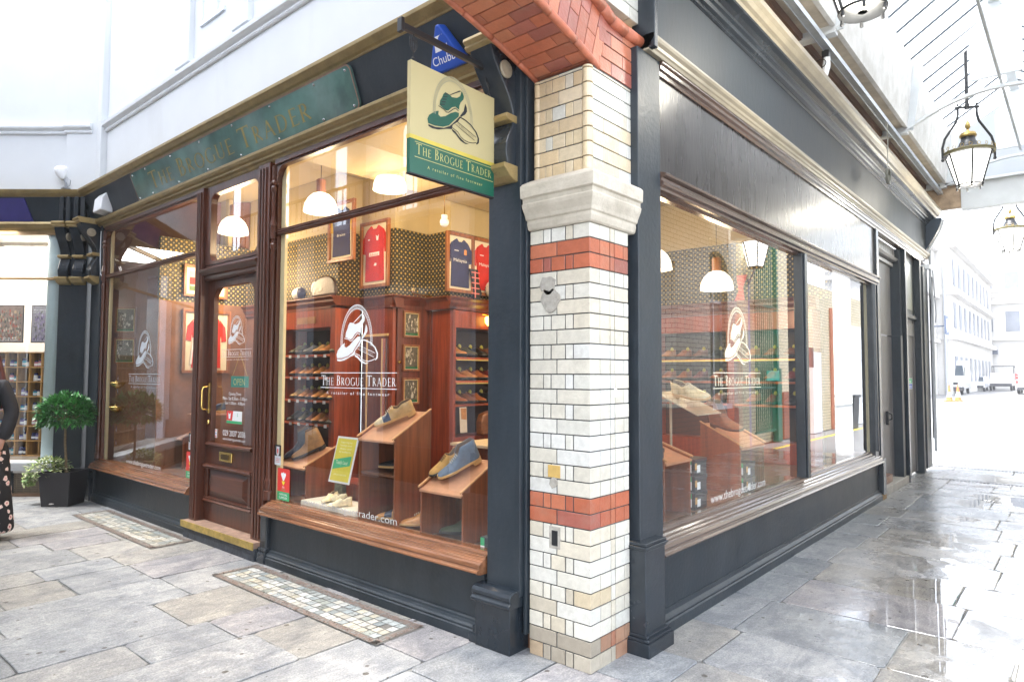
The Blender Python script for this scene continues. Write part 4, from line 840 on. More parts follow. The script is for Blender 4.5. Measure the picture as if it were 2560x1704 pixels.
# floodlight on the ledge
fl = thing('floodlight', 'small white floodlight with a bulb-shaped shade on the ledge above the corner', 'floodlight', (-7.55, -.28, 3.78))
m = MB(); m.lathe([(.02, -.05), (.035, -.02), (.06, .02), (.075, .06), (.078, .10), (.07, .10), (.0, .08)], 0, 0, 14); mt_ = Matrix.Translation((-7.6, -.32, 3.93)) @ Matrix.Rotation(radians(-25), 4, 'Y')
m.v = [tuple(mt_ @ Vector(v)) for v in m.v]; m.build('lamp_head', M('white_plastic', (.8, .8, .8), .3), fl, smooth=True)
m = MB(); m.tube([(-7.56, -.29, 3.77), (-7.56, -.29, 3.84), (-7.59, -.31, 3.9)], .013, 6); m.tube([(-7.56, -.29, 3.78), (-7.48, -.27, 3.80), (-7.46, -.27, 3.86), (-7.52, -.29, 3.9)], .004, 5); m.box(-7.6, -7.52, -.33, -.25, 3.765, 3.78); m.build('stem', M('grey_metal', (.3, .32, .35), .4, metal=.5), fl)
# ------------------------------------------------------------------ neighbour shopfront (angled)
NX = thing('neighbour_shopfront', 'angled shopfront of the next shop with a pale blue pillar behind its glass', 'shopfront', (-8.2, -.8, 0))
def run_l(mb, prof, a, b, mi=0): return mb.prism([(o, z) for o, z in prof], PL, NL, Z, D, a, b, mi)
m = MB(); run_l(m, [(-.05, 3.235), (.03, 3.235), (.05, 3.26), (.075, 3.268), (.10, 3.295), (.115, 3.315), (.10, 3.345), (-.05, 3.35)], .40, 4.2); m.build('lower_cornice', gilt, NX, bev=.002)
m = MB(); run_l(m, [(-.05, 3.345), (.03, 3.345), (.10, 3.655), (-.05, 3.655)], .0, 4.2); m.build('fascia_board', navy, NX)
m = MB(); run_l(m, [(-.05, 3.652), (.105, 3.652), (.11, 3.665), (.13, 3.672), (.155, 3.70), (.168, 3.73), (.15, 3.735), (-.05, 3.76)], -.05, 4.2); m.build('upper_cornice', gilt, NX, bev=.002)
m = MB(); nf = (NL*.31+Z*-.07).normalized(); m.prism([(.70, .02), (1.6, .02), (1.6, .30), (.78, .30)], PL+Z*3.35, D, (Z*.31+NL*.07).normalized(), nf, .035, .05); m.build('name_board', M('violet_board', (.035, .03, .16), .4, .1), NX)
m = MB(); m.prism([(.0, -.1), (.34, -.1), (.34, .07), (.0, .07)], PL, D, NL, Z, .34, 3.34); m.prism([(-.02, -.05), (.36, -.05), (.36, .11), (-.02, .11)], PL, D, NL, Z, 0, .34); m.build('pilaster', navy, NX, bev=.005)
for a in (.02, .20):
    console(-a-.12, -a, NX, U=-D, V=NL, o=PL+NL*.065, out=.14, zt=3.32, side=1)
m = MB()
for a in (.02, .10, .20, .28): m.prism([(a, .07), (a+.05, .07), (a+.05, .13), (a, .13)], PL, D, NL, Z, 3.35, 3.65)
m.build('pilaster_head', navyg, NX, bev=.006)
m = MB(); m.prism([(.34, 0), (.365, 0), (.365, .02), (.34, .02)], PL, D, NL, Z, .42, 3.24); m.prism([(.36, -.01), (4.2, -.01), (4.2, .03), (.36, .03)], PL, D, NL, Z, 2.64, 2.67); m.prism([(.36, -.01), (4.2, -.01), (4.2, .03), (.36, .03)], PL, D, NL, Z, 3.20, 3.24); m.build('window_frame', M('dull_gilt', (.30, .19, .08), .45, .2, 10), NX, bev=.002)
m = MB(); m.add([PL+D*.365+Z*.44, PL+D*4.2+Z*.44, PL+D*4.2+Z*3.2, PL+D*.365+Z*3.2], [(0, 1, 2, 3)]); m.build('window_pane', glass, NX)
m = MB(); m.prism([(.36, -.1), (4.2, -.1), (4.2, .10), (.36, .10)], PL, D, NL, Z, .40, .425); m.prism([(.36, -.1), (4.2, -.1), (4.2, .06), (.36, .06)], PL, D, NL, Z, .36, .40); m.prism([(.36, -.1), (4.2, -.1), (4.2, .03), (.36, .03)], PL, D, NL, Z, .31, .36); m.build('window_sill', whitep, NX, bev=.004)
m = MB(); m.prism([(.36, -.1), (4.2, -.1), (4.2, -.02), (.36, -.02)], PL, D, NL, Z, 0, .31, 0)
for i in range(40):
    a = .38+i*.09
    for z_ in [.06+j*.022 for j in range(10)]: m.prism([(a, -.02), (a+.075, -.02), (a+.075, -.01), (a, -.01)], PL, D, NL, Z, z_, z_+.01, 1)
for i in range(8): m.prism([(.36+i*.5, -.02), (.40+i*.5, -.02), (.40+i*.5, .0), (.36+i*.5, .0)], PL, D, NL, Z, .03, .31, 2)
m.prism([(.36, -.02), (4.2, -.02), (4.2, .02), (.36, .02)], PL, D, NL, Z, 0, .035, 3); m.build('vent_grille', [M('tan_mesh', (.25, .20, .14), .6), M('mesh_bronze', (.16, .13, .10), .5), navy, M('brown_kerb', (.25, .15, .09), .6)], NX)
m = MB(); o_ = PL+D*.49+NL*-.12; m.lathe([(.105, .42), (.105, 3.1), (.12, 3.2)], o_.x, o_.y, 18); m.build('column', M('pale_blue_column', (.62, .75, .78), .5, .06, 6), NX, smooth=True)
# its interior
m = MB(); m.prism([(.30, -1.0), (4.2, -1.0), (4.2, -1.1), (.30, -1.1)], PL, D, NL, Z, .3, 3.6); m.prism([(.30, -1.0), (4.2, -1.0), (4.2, -.0), (.30, 0)], PL, D, NL, Z, 3.3, 3.4); m.prism([(.34, -1.0), (.36, -1.0), (.36, -.12), (.34, -.12)], PL, D, NL, Z, .4, 3.3); m.prism([(.30, -1.0), (4.2, -1.0), (4.2, -.0), (.30, 0)], PL, D, NL, Z, .28, .31); m.build('interior_walls', M('shop_cream', (.62, .60, .57), .7, .04), NX)
for i, (a, l, cs, mt2) in enumerate(((1.02, 'framed poster of reddish market figures in the next shop window', [(.45, .10, .05), (.5, .35, .2), (.10, .12, .08), (.6, .5, .4)], .38), (.60, 'framed poster of purple flower stems beside the pale pillar', [(.30, .22, .42), (.42, .38, .5), (.20, .2, .18), (.5, .45, .6)], .32))):
    m = MB(); m.prism([(a, -.30), (a+mt2, -.30), (a+mt2, -.29), (a, -.29)], PL, D, NL, Z, 1.88, 2.36, 0)
    m.prism([(a+.01, -.29), (a+mt2-.01, -.29), (a+mt2-.01, -.287), (a+.01, -.287)], PL, D, NL, Z, 1.89, 2.35, 1, ((.30, .22, .18), (.42, .40, .44))[i])
    for q in range(240):
        a_, z_ = a+.02+rnd.random()*(mt2-.06), 1.9+rnd.random()**1.3*.36; s_ = rnd.uniform(.006, .018); c = jit(rnd.choice(cs), .3)
        m.flat([(a_, z_), (a_+s_, z_+.01), (a_+s_*.6, z_+s_*3), (a_-s_*.2, z_+s_*2)], PL+NL*(-.2865+q*.00001), D, Z, 1, c)
    for k_ in range(2): put_sans(m, ('fresh', 'natural and local')[k_], .018, PL+D*(a+mt2-.03)+NL*-.2845+Z*((1.93, 1.905)[k_] if i == 0 else (2.29, 2.26)[k_]), -D, Z, mt2*.7, 2)
    tag(m.build('wall_poster', [black, tilem, whitel], None, org=PL+D*a+NL*-.3+Z*2.1), l, 'poster')
sh = thing('pigeonhole_shelf', 'honey coloured pigeonhole shelf filled with small jars in the next shop', 'shelf unit', PL+D*1.1+NL*-.4+Z*.42)
hw = wood('honey_wood', (.45, .25, .08), .5, 'z', .0); m = MB(); cw = .155
for i in range(14): m.prism([(.50+i*cw, -.62), (.515+i*cw, -.62), (.515+i*cw, -.36), (.50+i*cw, -.36)], PL, D, NL, Z, .44, 1.76)
for j in range(8): m.prism([(.50, -.62), (.52+13*cw, -.62), (.52+13*cw, -.355), (.50, -.355)], PL, D, NL, Z, .44+j*.187, .455+j*.187)
m.prism([(.50, -.64), (.52+13*cw, -.64), (.52+13*cw, -.62), (.50, -.62)], PL, D, NL, Z, .44, 1.76); m.build('carcass', hw, sh)
jm = [M('jar_navy', (.03, .035, .12), .25), M('jar_teal', (.04, .35, .45), .3), M('jar_white', (.75, .75, .72), .3), M('jar_pink', (.6, .25, .3), .4), M('jar_violet', (.22, .18, .4), .35)]
protoj = []
for k_ in range(5):
    m = MB(); m.lathe([(.022, 0), (.024, .004), (.024, .05), (.02, .055)], 0, 0, 10, 0); m.lathe([(.021, .055), (.021, .075), (.001, .075)], 0, 0, 10, 1); m.lathe([(.0245, .012), (.0245, .035)], 0, 0, 10, 2)
    protoj.append(m.build('cosmetic_jar', [jm[k_], jm[0], whitel], None, smooth=False))
cnt = 0
ordn = ['first', 'second', 'third', 'fourth', 'fifth', 'sixth', 'seventh', 'eighth', 'ninth', 'tenth']
used = set()
for i in range(7):
    for j in range(7):
        if (i*3+j*5) % 7 == 6: continue
        for q in range(2):
            k_ = rnd.randrange(5); p = PL+D*(.545+i*cw+q*.055+.01)+NL*(-.41)+Z*(.457+j*.187)
            lab = 'small %s jar, %s from the right in the %s row of pigeonholes' % (('navy', 'teal', 'white', 'pink', 'violet')[k_], ['first', 'second', 'third', 'fourth', 'fifth', 'sixth', 'seventh', 'eighth', 'ninth', 'tenth', 'eleventh', 'twelfth', 'thirteenth', 'fourteenth'][i*2+q], ordn[6-j]+(' (top)' if j == 6 else ''))
            if k_ in used: o = dup(protoj[k_], p)
            else: o = protoj[k_]; o.location = p; used.add(k_)
            tag(o, lab, 'jar', 'jars in the pigeonhole shelf'); s_ = rnd.uniform(.9, 1.4); o.scale = (1.05, 1.05, s_)
for k_ in range(5):
    if k_ not in used: bpy.data.objects.remove(protoj[k_])
li = bpy.data.lights.new('shop_light', 'AREA'); li.energy = 20; li.size = 1.4; li.color = (1, .92, .82); lo = bpy.data.objects.new('shop_light', li); col.objects.link(lo); lo.location = PL+D*1.4+NL*-.45+Z*3.25
# ------------------------------------------------------------------ alley roof
RF = thing('glass_roof', 'white framed glass roof over the alley on riveted iron trusses', 'roof', (1.57, 5, 5.5))
rw = M('roof_white', (.60, .63, .65), .5, .08, 3, .1, 30); plast = M('stained_plaster', (.60, .59, .56), .75, .12, 5, .15, 25, c2=(.70, .70, .69)); soff = M('soffit_board', (.50, .45, .37), .8, .2, 4, .1)
tim = wood('old_timber', (.13, .075, .055), .8, 'y', 0)
m = MB(); m.box(-.35, .30, .55, 9.95, 4.62, 4.66); m.build('soffit', soff, RF)
m = MB(); m.box(-.02, .06, .6, 9.9, 4.545, 4.62); m.build('wall_plate', tim, RF)
m = MB(); m.box(-.40, -.03, .5, 9.9, 4.17, 4.7, 0); m.build('parapet_wall', M('tan_brick', (.45, .34, .20), .8, .3, 9, .3), RF)
def gut(a, b): return
m = MB(); m.prism([(.30, 4.60), (.34, 4.60), (.42, 5.40), (.38, 5.42), (.30, 4.67)], (0, 0, 0), X, Z, Y, .55, 9.9); m.prism([(2.16, 4.60), (2.20, 4.60), (2.12, 5.42), (2.08, 5.40)], (0, 0, 0), X, Z, Y, .55, 9.9); m.box(2.2, 3.2, .55, 9.9, 4.61, 4.65); m.build('eaves_board', plast, RF)
E1, RD = (.40, 5.40), (1.25, 5.95)
m = MB(); n = 22
for i in range(n+1):
    y_ = .6+i*9.2/n
    for (a, b) in ((E1, RD), ((2.5-E1[0], E1[1]), RD)):
        m.tube([(a[0], y_, a[1]), (b[0], y_, b[1])], .021, 4)
m.build('glazing_bars', M('glazing_bar', (.13, .155, .18), .5, .1), RF)
rg = bpy.data.materials.new('roof_glass'); rg.use_nodes = True; t = rg.node_tree; t.nodes.clear(); o_ = t.nodes.new("ShaderNodeOutputMaterial"); mx = t.nodes.new("ShaderNodeMixShader"); mx.inputs[0].default_value = .75
a_ = t.nodes.new("ShaderNodeBsdfTransparent"); b_ = t.nodes.new("ShaderNodeBsdfTranslucent"); a_.inputs[0].default_value = (.44, .455, .465, 1); b_.inputs[0].default_value = (.44, .455, .465, 1)
t.links.new(a_.outputs[0], mx.inputs[1]); t.links.new(b_.outputs[0], mx.inputs[2]); t.links.new(mx.outputs[0], o_.inputs[0])
rga = rg.copy(); rga.name = 'arcade_glass'  # dimmer copy for the added cover over the arcade
for n_ in rga.node_tree.nodes:
    if n_.type in ('BSDF_TRANSPARENT', 'BSDF_TRANSLUCENT'): n_.inputs[0].default_value = (.39, .40, .41, 1)
for n_ in rg.node_tree.nodes:
    if n_.type in ('BSDF_TRANSPARENT', 'BSDF_TRANSLUCENT'): n_.inputs[0].default_value = (.60, .615, .625, 1)
for (a, b) in ((E1, RD), ((2.5-E1[0], E1[1]), RD)):
    m = MB(); m.add([(a[0], .6, a[1]), (a[0], 9.8, a[1]), (b[0], 9.8, b[1]), (b[0], .6, b[1])], [(0, 1, 2, 3)]); m.build('roof_glazing', rg, RF)
m = MB(); m.box(1.19, 1.31, .55, 9.9, 5.88, 5.98); m.build('ridge_beam', rw, RF, bev=.01)
m = MB(); m.tube([(1.27, 1.0, 4.95), (1.30, 9.8, 4.95)], .016, 8); m.build('tie_rod', M('grey_rod', (.45, .47, .48), .4), RF)
for y_ in (.62, 3.4, 6.6, 9.75):
    m = MB(); w_ = .06
    for sx in (1, -1):
        f = lambda x: x if sx > 0 else 2.5-x
        q = [(.02, 4.56), (.40, 4.56), (.52, 5.34), (1.25, 5.80), (1.25, 5.94), (.42, 5.43), (.30, 4.66), (.02, 4.66)]
        m.prism([(f(a), b) for a, b in q], (0, y_, 0), X, Z, Y, -.012, .012)
        arcp = [(f(.32+.93*t), 4.55+.30*(1-(1-t)**2)) for t in [i/10 for i in range(11)]]
        for a, b in zip(arcp[:-1], arcp[1:]):
            m.prism([(a[0], a[1]), (b[0], b[1]), (b[0], b[1]+.035), (a[0], a[1]+.035)], (0, y_, 0), X, Z, Y, -w_/2, w_/2)
        m.box(min(f(.0), f(.34)), max(f(0), f(.34)), y_-.05, y_+.05, 4.53, 4.56)
        for i in range(7): m.ball(f(.52+i*.11), y_-.014, 5.42+i*.07, .012, n=6)
    m.prism([(1.0, 5.0), (1.5, 5.0), (1.5, 5.55), (1.34, 5.8), (1.16, 5.8), (1.0, 5.55)], (0, y_, 0), X, Z, Y, -.02, .02)
    m.build('truss', rw, RF)
m = MB(); m.box(-.1, .52, 9.80, 9.95, 4.20, 4.56, 1); m.box(.52, 3.2, 9.79, 9.96, 4.15, 4.58, 0); m.box(-.1, 3.2, 9.72, 10.0, 4.56, 4.60, 0); m.prism([(.42, 4.605), (2.08, 4.605), (2.08, 5.4), (1.25, 5.93), (.42, 5.4)], (0, 0, 0), X, Z, Y, 9.86, 9.90, 2); m.build('gable_beam', [rw, M('bare_lintel', (.38, .28, .19), .9, .35, 5, .4), rg], RF, bev=.004)
arf = thing('arcade_roof', 'high translucent glazed roof over the arcade', 'roof', (-5, -1.6, 10.6))  # unseen cover added to cut the daylight reaching the arcade
m = MB(); m.add([(-26, -3.7, 10.5), (.2, -3.7, 10.5), (.2, .3, 10.5), (-26, .3, 10.5)], [(0, 1, 2, 3)]); m.build('roof_glazing', rga, arf)
m = MB()
for i in range(42): m.box(-25.9+i*.62, -25.86+i*.62, -3.7, .3, 10.42, 10.49)
m.build('glazing_bars', rw, arf)
# steel cable tray with hangers
ct = thing('cable_tray', 'galvanised steel channel hung under the alley roof', 'cable tray', (.25, 6, 4.45))
m = MB(); m.box(.225, .285, .8, 9.75, 4.43, 4.46); m.box(.222, .226, .8, 9.75, 4.42, 4.47); m.box(.284, .288, .8, 9.75, 4.42, 4.47); m.build('channel', M('galvanised', (.42, .46, .50), .35, .15, 8, metal=.6), ct)
for y_ in (3.4, 6.6, 9.6):
    m = MB(); m.tube([(.255, y_, 4.46), (.255, y_, 4.56)], .007, 6); m.build('hanger', black, ct)
rg2 = thing('rope_ring', 'coiled ring of cable hanging on a thin wire from the steel channel', 'cable coil', (.27, 5.7, 4.4))
m = MB(); m.tube([(.28, 5.72, 4.44), (.275, 5.76, 4.2), (.26, 5.8, 4.0), (.255, 5.8, 3.9)], .005, 5); m.build('wire', M('pale_wire', (.5, .5, .45), .6), rg2)
m = MB()
for k_ in range(3): m.tube([(.255+.008*k_, 5.80+.085*cos(a), 3.82+.09*sin(a)) for a in [i*pi/9 for i in range(18)]], .008, 6, close=True)
m.build('coil', M('coil_grey', (.2, .2, .17), .6), rg2)
sp = thing('security_lamp', 'small white adjustable lamp clipped to the steel channel by a black clamp', 'lamp', (.24, 3.35, 4.4))
m = MB(); m.tube([(.24, 3.45, 4.43), (.23, 3.45, 4.34)], .02, 8); m.box(.21, .27, 3.42, 3.48, 4.36, 4.42); m.tube([(.2+.05*cos(a), 3.4, 4.3+.04*sin(a)) for a in [i*pi/8 for i in range(16)]], .004, 5, close=True); m.build('clamp', black, sp)
m = MB(); m.tube([(.245, 3.45, 4.36), (.24, 3.45, 4.28), (.225, 3.45, 4.17)], [.028, .034, .018], 12); m.build('lamp_head', M('white_plastic', (.8, .8, .8), .3), sp)
# ------------------------------------------------------------------ lanterns
lampg = bpy.data.materials.new('lantern_glass'); lampg.use_nodes = True; b_ = lampg.node_tree.nodes["Principled BSDF"]; b_.inputs['Base Color'].default_value = (.9, .9, .88, 1); b_.inputs['Emission Color'].default_value = (1, .98, .93, 1); b_.inputs['Emission Strength'].default_value = .55; b_.inputs['Roughness'].default_value = .2
def lantern(loc, label):
    t = thing('hanging_lantern', label, 'lantern', loc, 'black and brass lanterns in the alley')
    x, y, z = loc
    ck, sk = cos(.5), sin(.5)
    def P(m): m.v = [(a*ck-b*sk+x, a*sk+b*ck+y, c+z) for a, b, c in m.v]; return m
    m = MB(); m.tube([(0, 0, 1.06), (0, 0, 1.9)], .022, 8); m.tube([(0, 0, 1.9), (0, 0, 2.0)], .014, 8); m.tube([(0, 0, 1.0), (0, 0, 1.06)], .03, 8); P(m).build('drop_rod', black, t)
    m = MB(); m.box(-.14, .14, -.015, .015, 1.01, 1.035)
    for s in (-1, 1):
        m.tube([(s*.11, 0, 1.03), (s*.11, 0, .93), (s*.13, 0, .84), (s*.20, 0, .73), (s*.27, 0, .62), (s*.30, 0, .50), (s*.30, 0, .36)], .015, 8); m.ball(s*.30, 0, .34, .022, n=8); m.ball(s*.11, 0, 1.06, .016, n=8)
    P(m).build('yoke', black, t)
    m = MB(); m.lathe([(.26, .40), (.285, .405), (.29, .43), (.27, .44), (.20, .455), (.13, .49), (.105, .53), (.10, .555), (.085, .57), (.075, .62), (.08, .63)], 0, 0, 24); P(m).build('hood', black, t, smooth=True)
    m = MB(); m.lathe([(.283, .402), (.292, .407), (.296, .43), (.284, .44)], 0, 0, 24, 0); m.lathe([(.09, .625), (.098, .645), (.085, .68), (.03, .69), (.02, .71), (.012, .73), (.03, .76), (.032, .785), (.018, .82), (.004, .855)], 0, 0, 16, 1)
    for i in range(20):
        a = i*pi/10; m.tube([(.287*cos(a)+.018*cos(q)*-sin(a), .287*sin(a)+.018*cos(q)*cos(a), .462+.022*sin(q)) for q in [k*pi/4 for k in range(8)]], .0035, 4, 1, close=True)
    P(m).build('crown_ornament', [M('old_gold', (.16, .14, .06), .4, .2), M('aged_brass', (.42, .30, .10), .35, .3, 20, metal=.8)], t)
    m = MB(); m.lathe([(.255, .40), (.14, .0)], 0, 0, 6, a0=.3); P(m).build('lantern_pane', lampg, t)
    m = MB()
    for i in range(6):
        a = i*pi/3+.3; m.tube([(.26*cos(a), .26*sin(a), .40), (.143*cos(a), .143*sin(a), .0), (.143*cos(a), .143*sin(a), -.03)], .011, 6); m.ball(.143*cos(a), .143*sin(a), -.035, .014, n=6)
    m.lathe([(.15, -.008), (.155, .008), (.13, .010), (.03, -.004), (.03, -.008)], 0, 0, 20); m.tube([(0, 0, .05), (0, 0, .38)], .014, 8)
    P(m).build('lantern_frame', black, t)
    l = bpy.data.lights.new('lantern_light', 'POINT'); l.energy = 5; l.shadow_soft_size = .12; l.color = (1, .94, .8); lo = bpy.data.objects.new('lantern_light', l); col.objects.link(lo); lo.location = (x, y, z-.12)
    return t
lantern((.86, 2.0, 3.95), 'lantern cut off by the top of the photo, seen from below')
lantern((.88, 7.4, 3.95), 'large lit lantern with a brass finial, middle one of the three')
lantern((.92, 13.4, 3.97), 'lantern hanging outside beyond the roof end, farthest of the three')
m = MB(); m.tube([(.7, 13.4, 5.97), (3.2, 13.4, 5.97)], .02, 6); o = m.build('lantern_arm', black, None, org=(2, 13.4, 5.97)); tag(o, 'plain iron arm carrying the outside lantern', 'iron arm')
# ------------------------------------------------------------------ far side of the alley and of the arcade (seen in the glass)
def brickwall(name, c1, c2, mort, rough=.4, sc=1):
    m = bpy.data.materials.new(name); m.use_nodes = True; t = m.node_tree; b = t.nodes["Principled BSDF"]; L = t.links
    g = t.nodes.new("ShaderNodeNewGeometry"); s = t.nodes.new("ShaderNodeSeparateXYZ"); L.new(g.outputs['Position'], s.inputs[0])
    ad = t.nodes.new("ShaderNodeMath"); ad.operation = 'ADD'; L.new(s.outputs[0], ad.inputs[0]); L.new(s.outputs[1], ad.inputs[1])
    cb = t.nodes.new("ShaderNodeCombineXYZ"); L.new(ad.outputs[0], cb.inputs[0]); L.new(s.outputs[2], cb.inputs[1])
    k = t.nodes.new("ShaderNodeTexBrick"); L.new(cb.outputs[0], k.inputs['Vector']); k.inputs['Scale'].default_value = sc
    k.inputs['Brick Width'].default_value = .23; k.inputs['Row Height'].default_value = .079; k.inputs['Mortar Size'].default_value = .005
    k.inputs['Color1'].default_value = (*c1, 1); k.inputs['Color2'].default_value = (*c2, 1); k.inputs['Mortar'].default_value = (*mort, 1)
    L.new(k.outputs[0], b.inputs['Base Color']); b.inputs['Roughness'].default_value = rough; return m
wbr = brickwall('white_brickwork', (.62, .58, .48), (.70, .67, .58), (.05, .05, .05)); rbr = brickwall('red_brickwork', (.34, .10, .055), (.28, .085, .05), (.08, .05, .04)); ybr = brickwall('yellow_brickwork', (.62, .54, .36), (.68, .60, .44), (.12, .10, .08))
ow = thing('brick_building', 'white brick building with a red brick dado on the far side of the alley', 'building', (3.3, 7, 0))
m = MB(); m.box(3.16, 3.8, 7.35, 8.70, .95, 6.0, 0); m.box(3.16, 3.8, 5.6, 7.35, 3.4, 6, 0); m.box(3.30, 3.8, 8.7, 9.9, 3.9, 6, 0); m.box(3.30, 3.8, 9.85, 10.3, .95, 6.0, 0); m.box(3.16, 3.8, 3.2, 5.6, .95, 6, 0)
m.box(3.12, 3.8, 7.35, 8.70, 0, .95, 1); m.box(3.28, 3.8, 8.7, 10.3, 0, .85, 1); m.box(3.12, 3.8, 3.2, 7.35, 0, .95, 1); m.build('wall', [wbr, rbr], ow)
m = MB()
for i in range(12):
    a0, a1 = pi-i*pi/12, pi-(i+1)*pi/12; f = lambda a, r: (9.28+.58*r*cos(a), 3.25+.62*r*sin(a))
    m.prism([f(a0, 1), f(a1, 1), f(a1, 1.4), f(a0, 1.4)], (0, 0, 0), Y, Z, X, 3.26, 3.4)
m.build('window_arch', ybr, ow)
m = MB(); m.box(3.45, 3.5, 8.7, 9.86, .95, 3.9); m.build('window_glazing', M('pale_glazing', (.30, .33, .28), .15, .3, 3), ow)
m = MB(); 
for y_ in (8.72, 9.1, 9.45, 9.83): m.box(3.42, 3.46, y_-.02, y_+.02, .95, 3.9)
m.box(3.42, 3.46, 8.7, 9.86, 2.9, 2.96); m.box(3.24, 3.5, 8.68, 9.88, .85, .95); m.build('window_frame', whitep, ow)
m = MB(); m.box(3.35, 3.8, 4.4, 5.2, .0, 2.6, 0); m.build('green_doorway', M('door_green', (.03, .16, .11), .4), ow)
ly = thing('street_lamp', 'white glass lamp on a lilac painted post beside the railings', 'street lamp', (3.42, 11.2, 0))
m = MB(); m.tube([(3.42, 11.2, 0), (3.42, 11.2, 3.55)], .045, 10); m.tube([(3.42, 11.2, 3.4), (3.3, 11.15, 3.6), (3.2, 11.05, 3.74)], .02, 6); m.build('post', M('lilac_paint', (.42, .40, .52), .4), ly)
m = MB(); m.lathe([(.16, 3.76), (.30, 4.28)], 3.16, 11.0, 6); m.build('lamp_glass', lampg, ly)
m = MB(); m.lathe([(.31, 4.28), (.2, 4.42), (.05, 4.5)], 3.16, 11.0, 6); m.lathe([(.17, 3.74), (.17, 3.77)], 3.16, 11.0, 6)
for i in range(6): m.tube([(3.16+.16*cos(i*pi/3), 11+.16*sin(i*pi/3), 3.76), (3.16+.31*cos(i*pi/3), 11+.31*sin(i*pi/3), 4.29)], .012, 5)
m.build('lamp_frame', black, ly)
gr = thing('railings', 'tall dark green iron railings with a gate post across the alley', 'railings', (3.3, 11.8, 0))
m = MB()
for i in range(11): m.tube([(3.30, 11.3+i*.12, .25), (3.30, 11.3+i*.12, 4.9)], .014, 5)
for z_ in (.25, 1.2, 3.0, 4.6): m.box(3.28, 3.32, 11.25, 12.6, z_, z_+.045)
m.box(3.24, 3.36, 12.45, 12.72, 0, 1.65); m.box(3.26, 3.34, 12.5, 12.62, 1.6, 5); m.build('bars', M('railing_green', (.01, .13, .08), .35), gr)
m = MB(); m.box(3.22, 3.24, 11.75, 12.5, 1.38, 1.60); m.build('sign_plate', M('sign_teal', (.02, .3, .22), .5), gr)
yb = thing('yellow_brick_wall', 'pale brick wall with a white door beyond the green railings', 'wall', (3.4, 15, 0))
m = MB(); m.box(3.4, 3.9, 10.3, 14.6, 0, 5.5, 0); m.box(3.4, 3.9, 14.6, 28, 0, 3.9, 0); m.box(3.38, 3.5, 14.6, 16.6, 2.2, 3.6, 0); m.box(3.36, 3.5, 13.2, 14.8, 0, 1.1, 1); m.build('wall', [ybr, rbr, white], yb)
m = MB(); m.box(3.30, 3.42, 15.3, 16.0, 0, 2.1); m.box(3.33, 3.40, 18.5, 20.5, 0, 3.0); m.build('white_door', whitep, yb, bev=.005)
m = MB(); m.box(3.2, 3.4, 14.3, 15.0, 1.7, 2.2, 0); m.tube([(3.36, 17.2, 0), (3.36, 17.2, 3.4)], .05, 8, 1); m.build('wall_box', [black, M('rust_pipe', (.4, .16, .1), .5)], yb)
wb = MB(); wb.prism([(2.95, 0), (3.33, 0), (3.40, .88), (2.90, .88)], (0, 0, 0), X, Z, Y, 17.6, 18.2); wb.box(2.86, 3.42, 17.55, 18.25, .88, .95); wb.tube([(3.36, 17.6, .12), (3.36, 18.2, .12)], .11, 10); o = wb.build('wheeled_bin', M('bin_black', (.03, .035, .04), .4), None, org=(3.15, 17.9, 0), bev=.01); tag(o, 'black wheeled bin standing against the pale wall past the railings', 'bin')
# opposite arcade front
oa_ = thing('arcade_facade', 'white arcaded facade opposite the shop, with arches and iron balcony', 'building', (-4, -3.1, 0))
m = MB(); m.box(-25, -.4, -3.9, -3.25, 0, .5, 1); m.box(-25, -.4, -3.6, -3.3, 3.2, 3.7, 1); m.box(-25.3, -25, -3.9, .2, 0, 9, 0)
for i in range(14):
    x_ = -24.55+i*1.85; m.box(x_-.17, x_+.17, -3.6, -3.2, 0, 6.2, 0); m.box(x_-.22, x_+.22, -3.62, -3.15, 3.7, 3.85, 0)
    for k_ in range(10):
        a0, a1 = pi-k_*pi/10, pi-(k_+1)*pi/10; f = lambda a, r: (x_+.925+.70*r*cos(a), 4.9+.75*r*sin(a))
        m.prism([f(a0, 1), f(a1, 1), f(a1, 1.3), f(a0, 1.3)], (0, 0, 0), X, Z, Y, -3.55, -3.25, 0)
    m.box(x_+.2, x_+1.65, -3.95, -3.9, 3.7, 6.0, 2)
m.box(-24.9, -.4, -3.6, -3.2, 5.9, 6.6, 0); m.box(-24.9, -.4, -3.7, -3.1, 3.705, 3.78, 0); m.build('wall', [M('blue_white_wall', (.68, .72, .80), .6, .05), navy, M('warm_glazing', (.42, .36, .30), .3, .3)], oa_)
m = MB()
for i in range(70): m.tube([(-11.8+i*.165, -3.12, 3.78), (-11.8+i*.165, -3.12, 4.35)], .009, 4)
m.box(-12, -.4, -3.135, -3.105, 4.35, 4.39); m.build('balcony_railing', black, oa_)
m = MB()
for i in range(13): m.box(-24.35+i*1.85, -22.9+i*1.85, -3.34, -3.30, .5, 3.2)
m.build('window_pane', M('dim_glass', (.10, .10, .10), .08, .4, 2), oa_)
op = MB(); op.box(-.42, .02, -3.35, -2.92, 0, 3.1, 0); o = op.build('opposite_pier', wbr, None, org=(-.2, -3.1, 0)); tag(o, 'white brick pier carrying the other end of the red arch', 'brick pier')
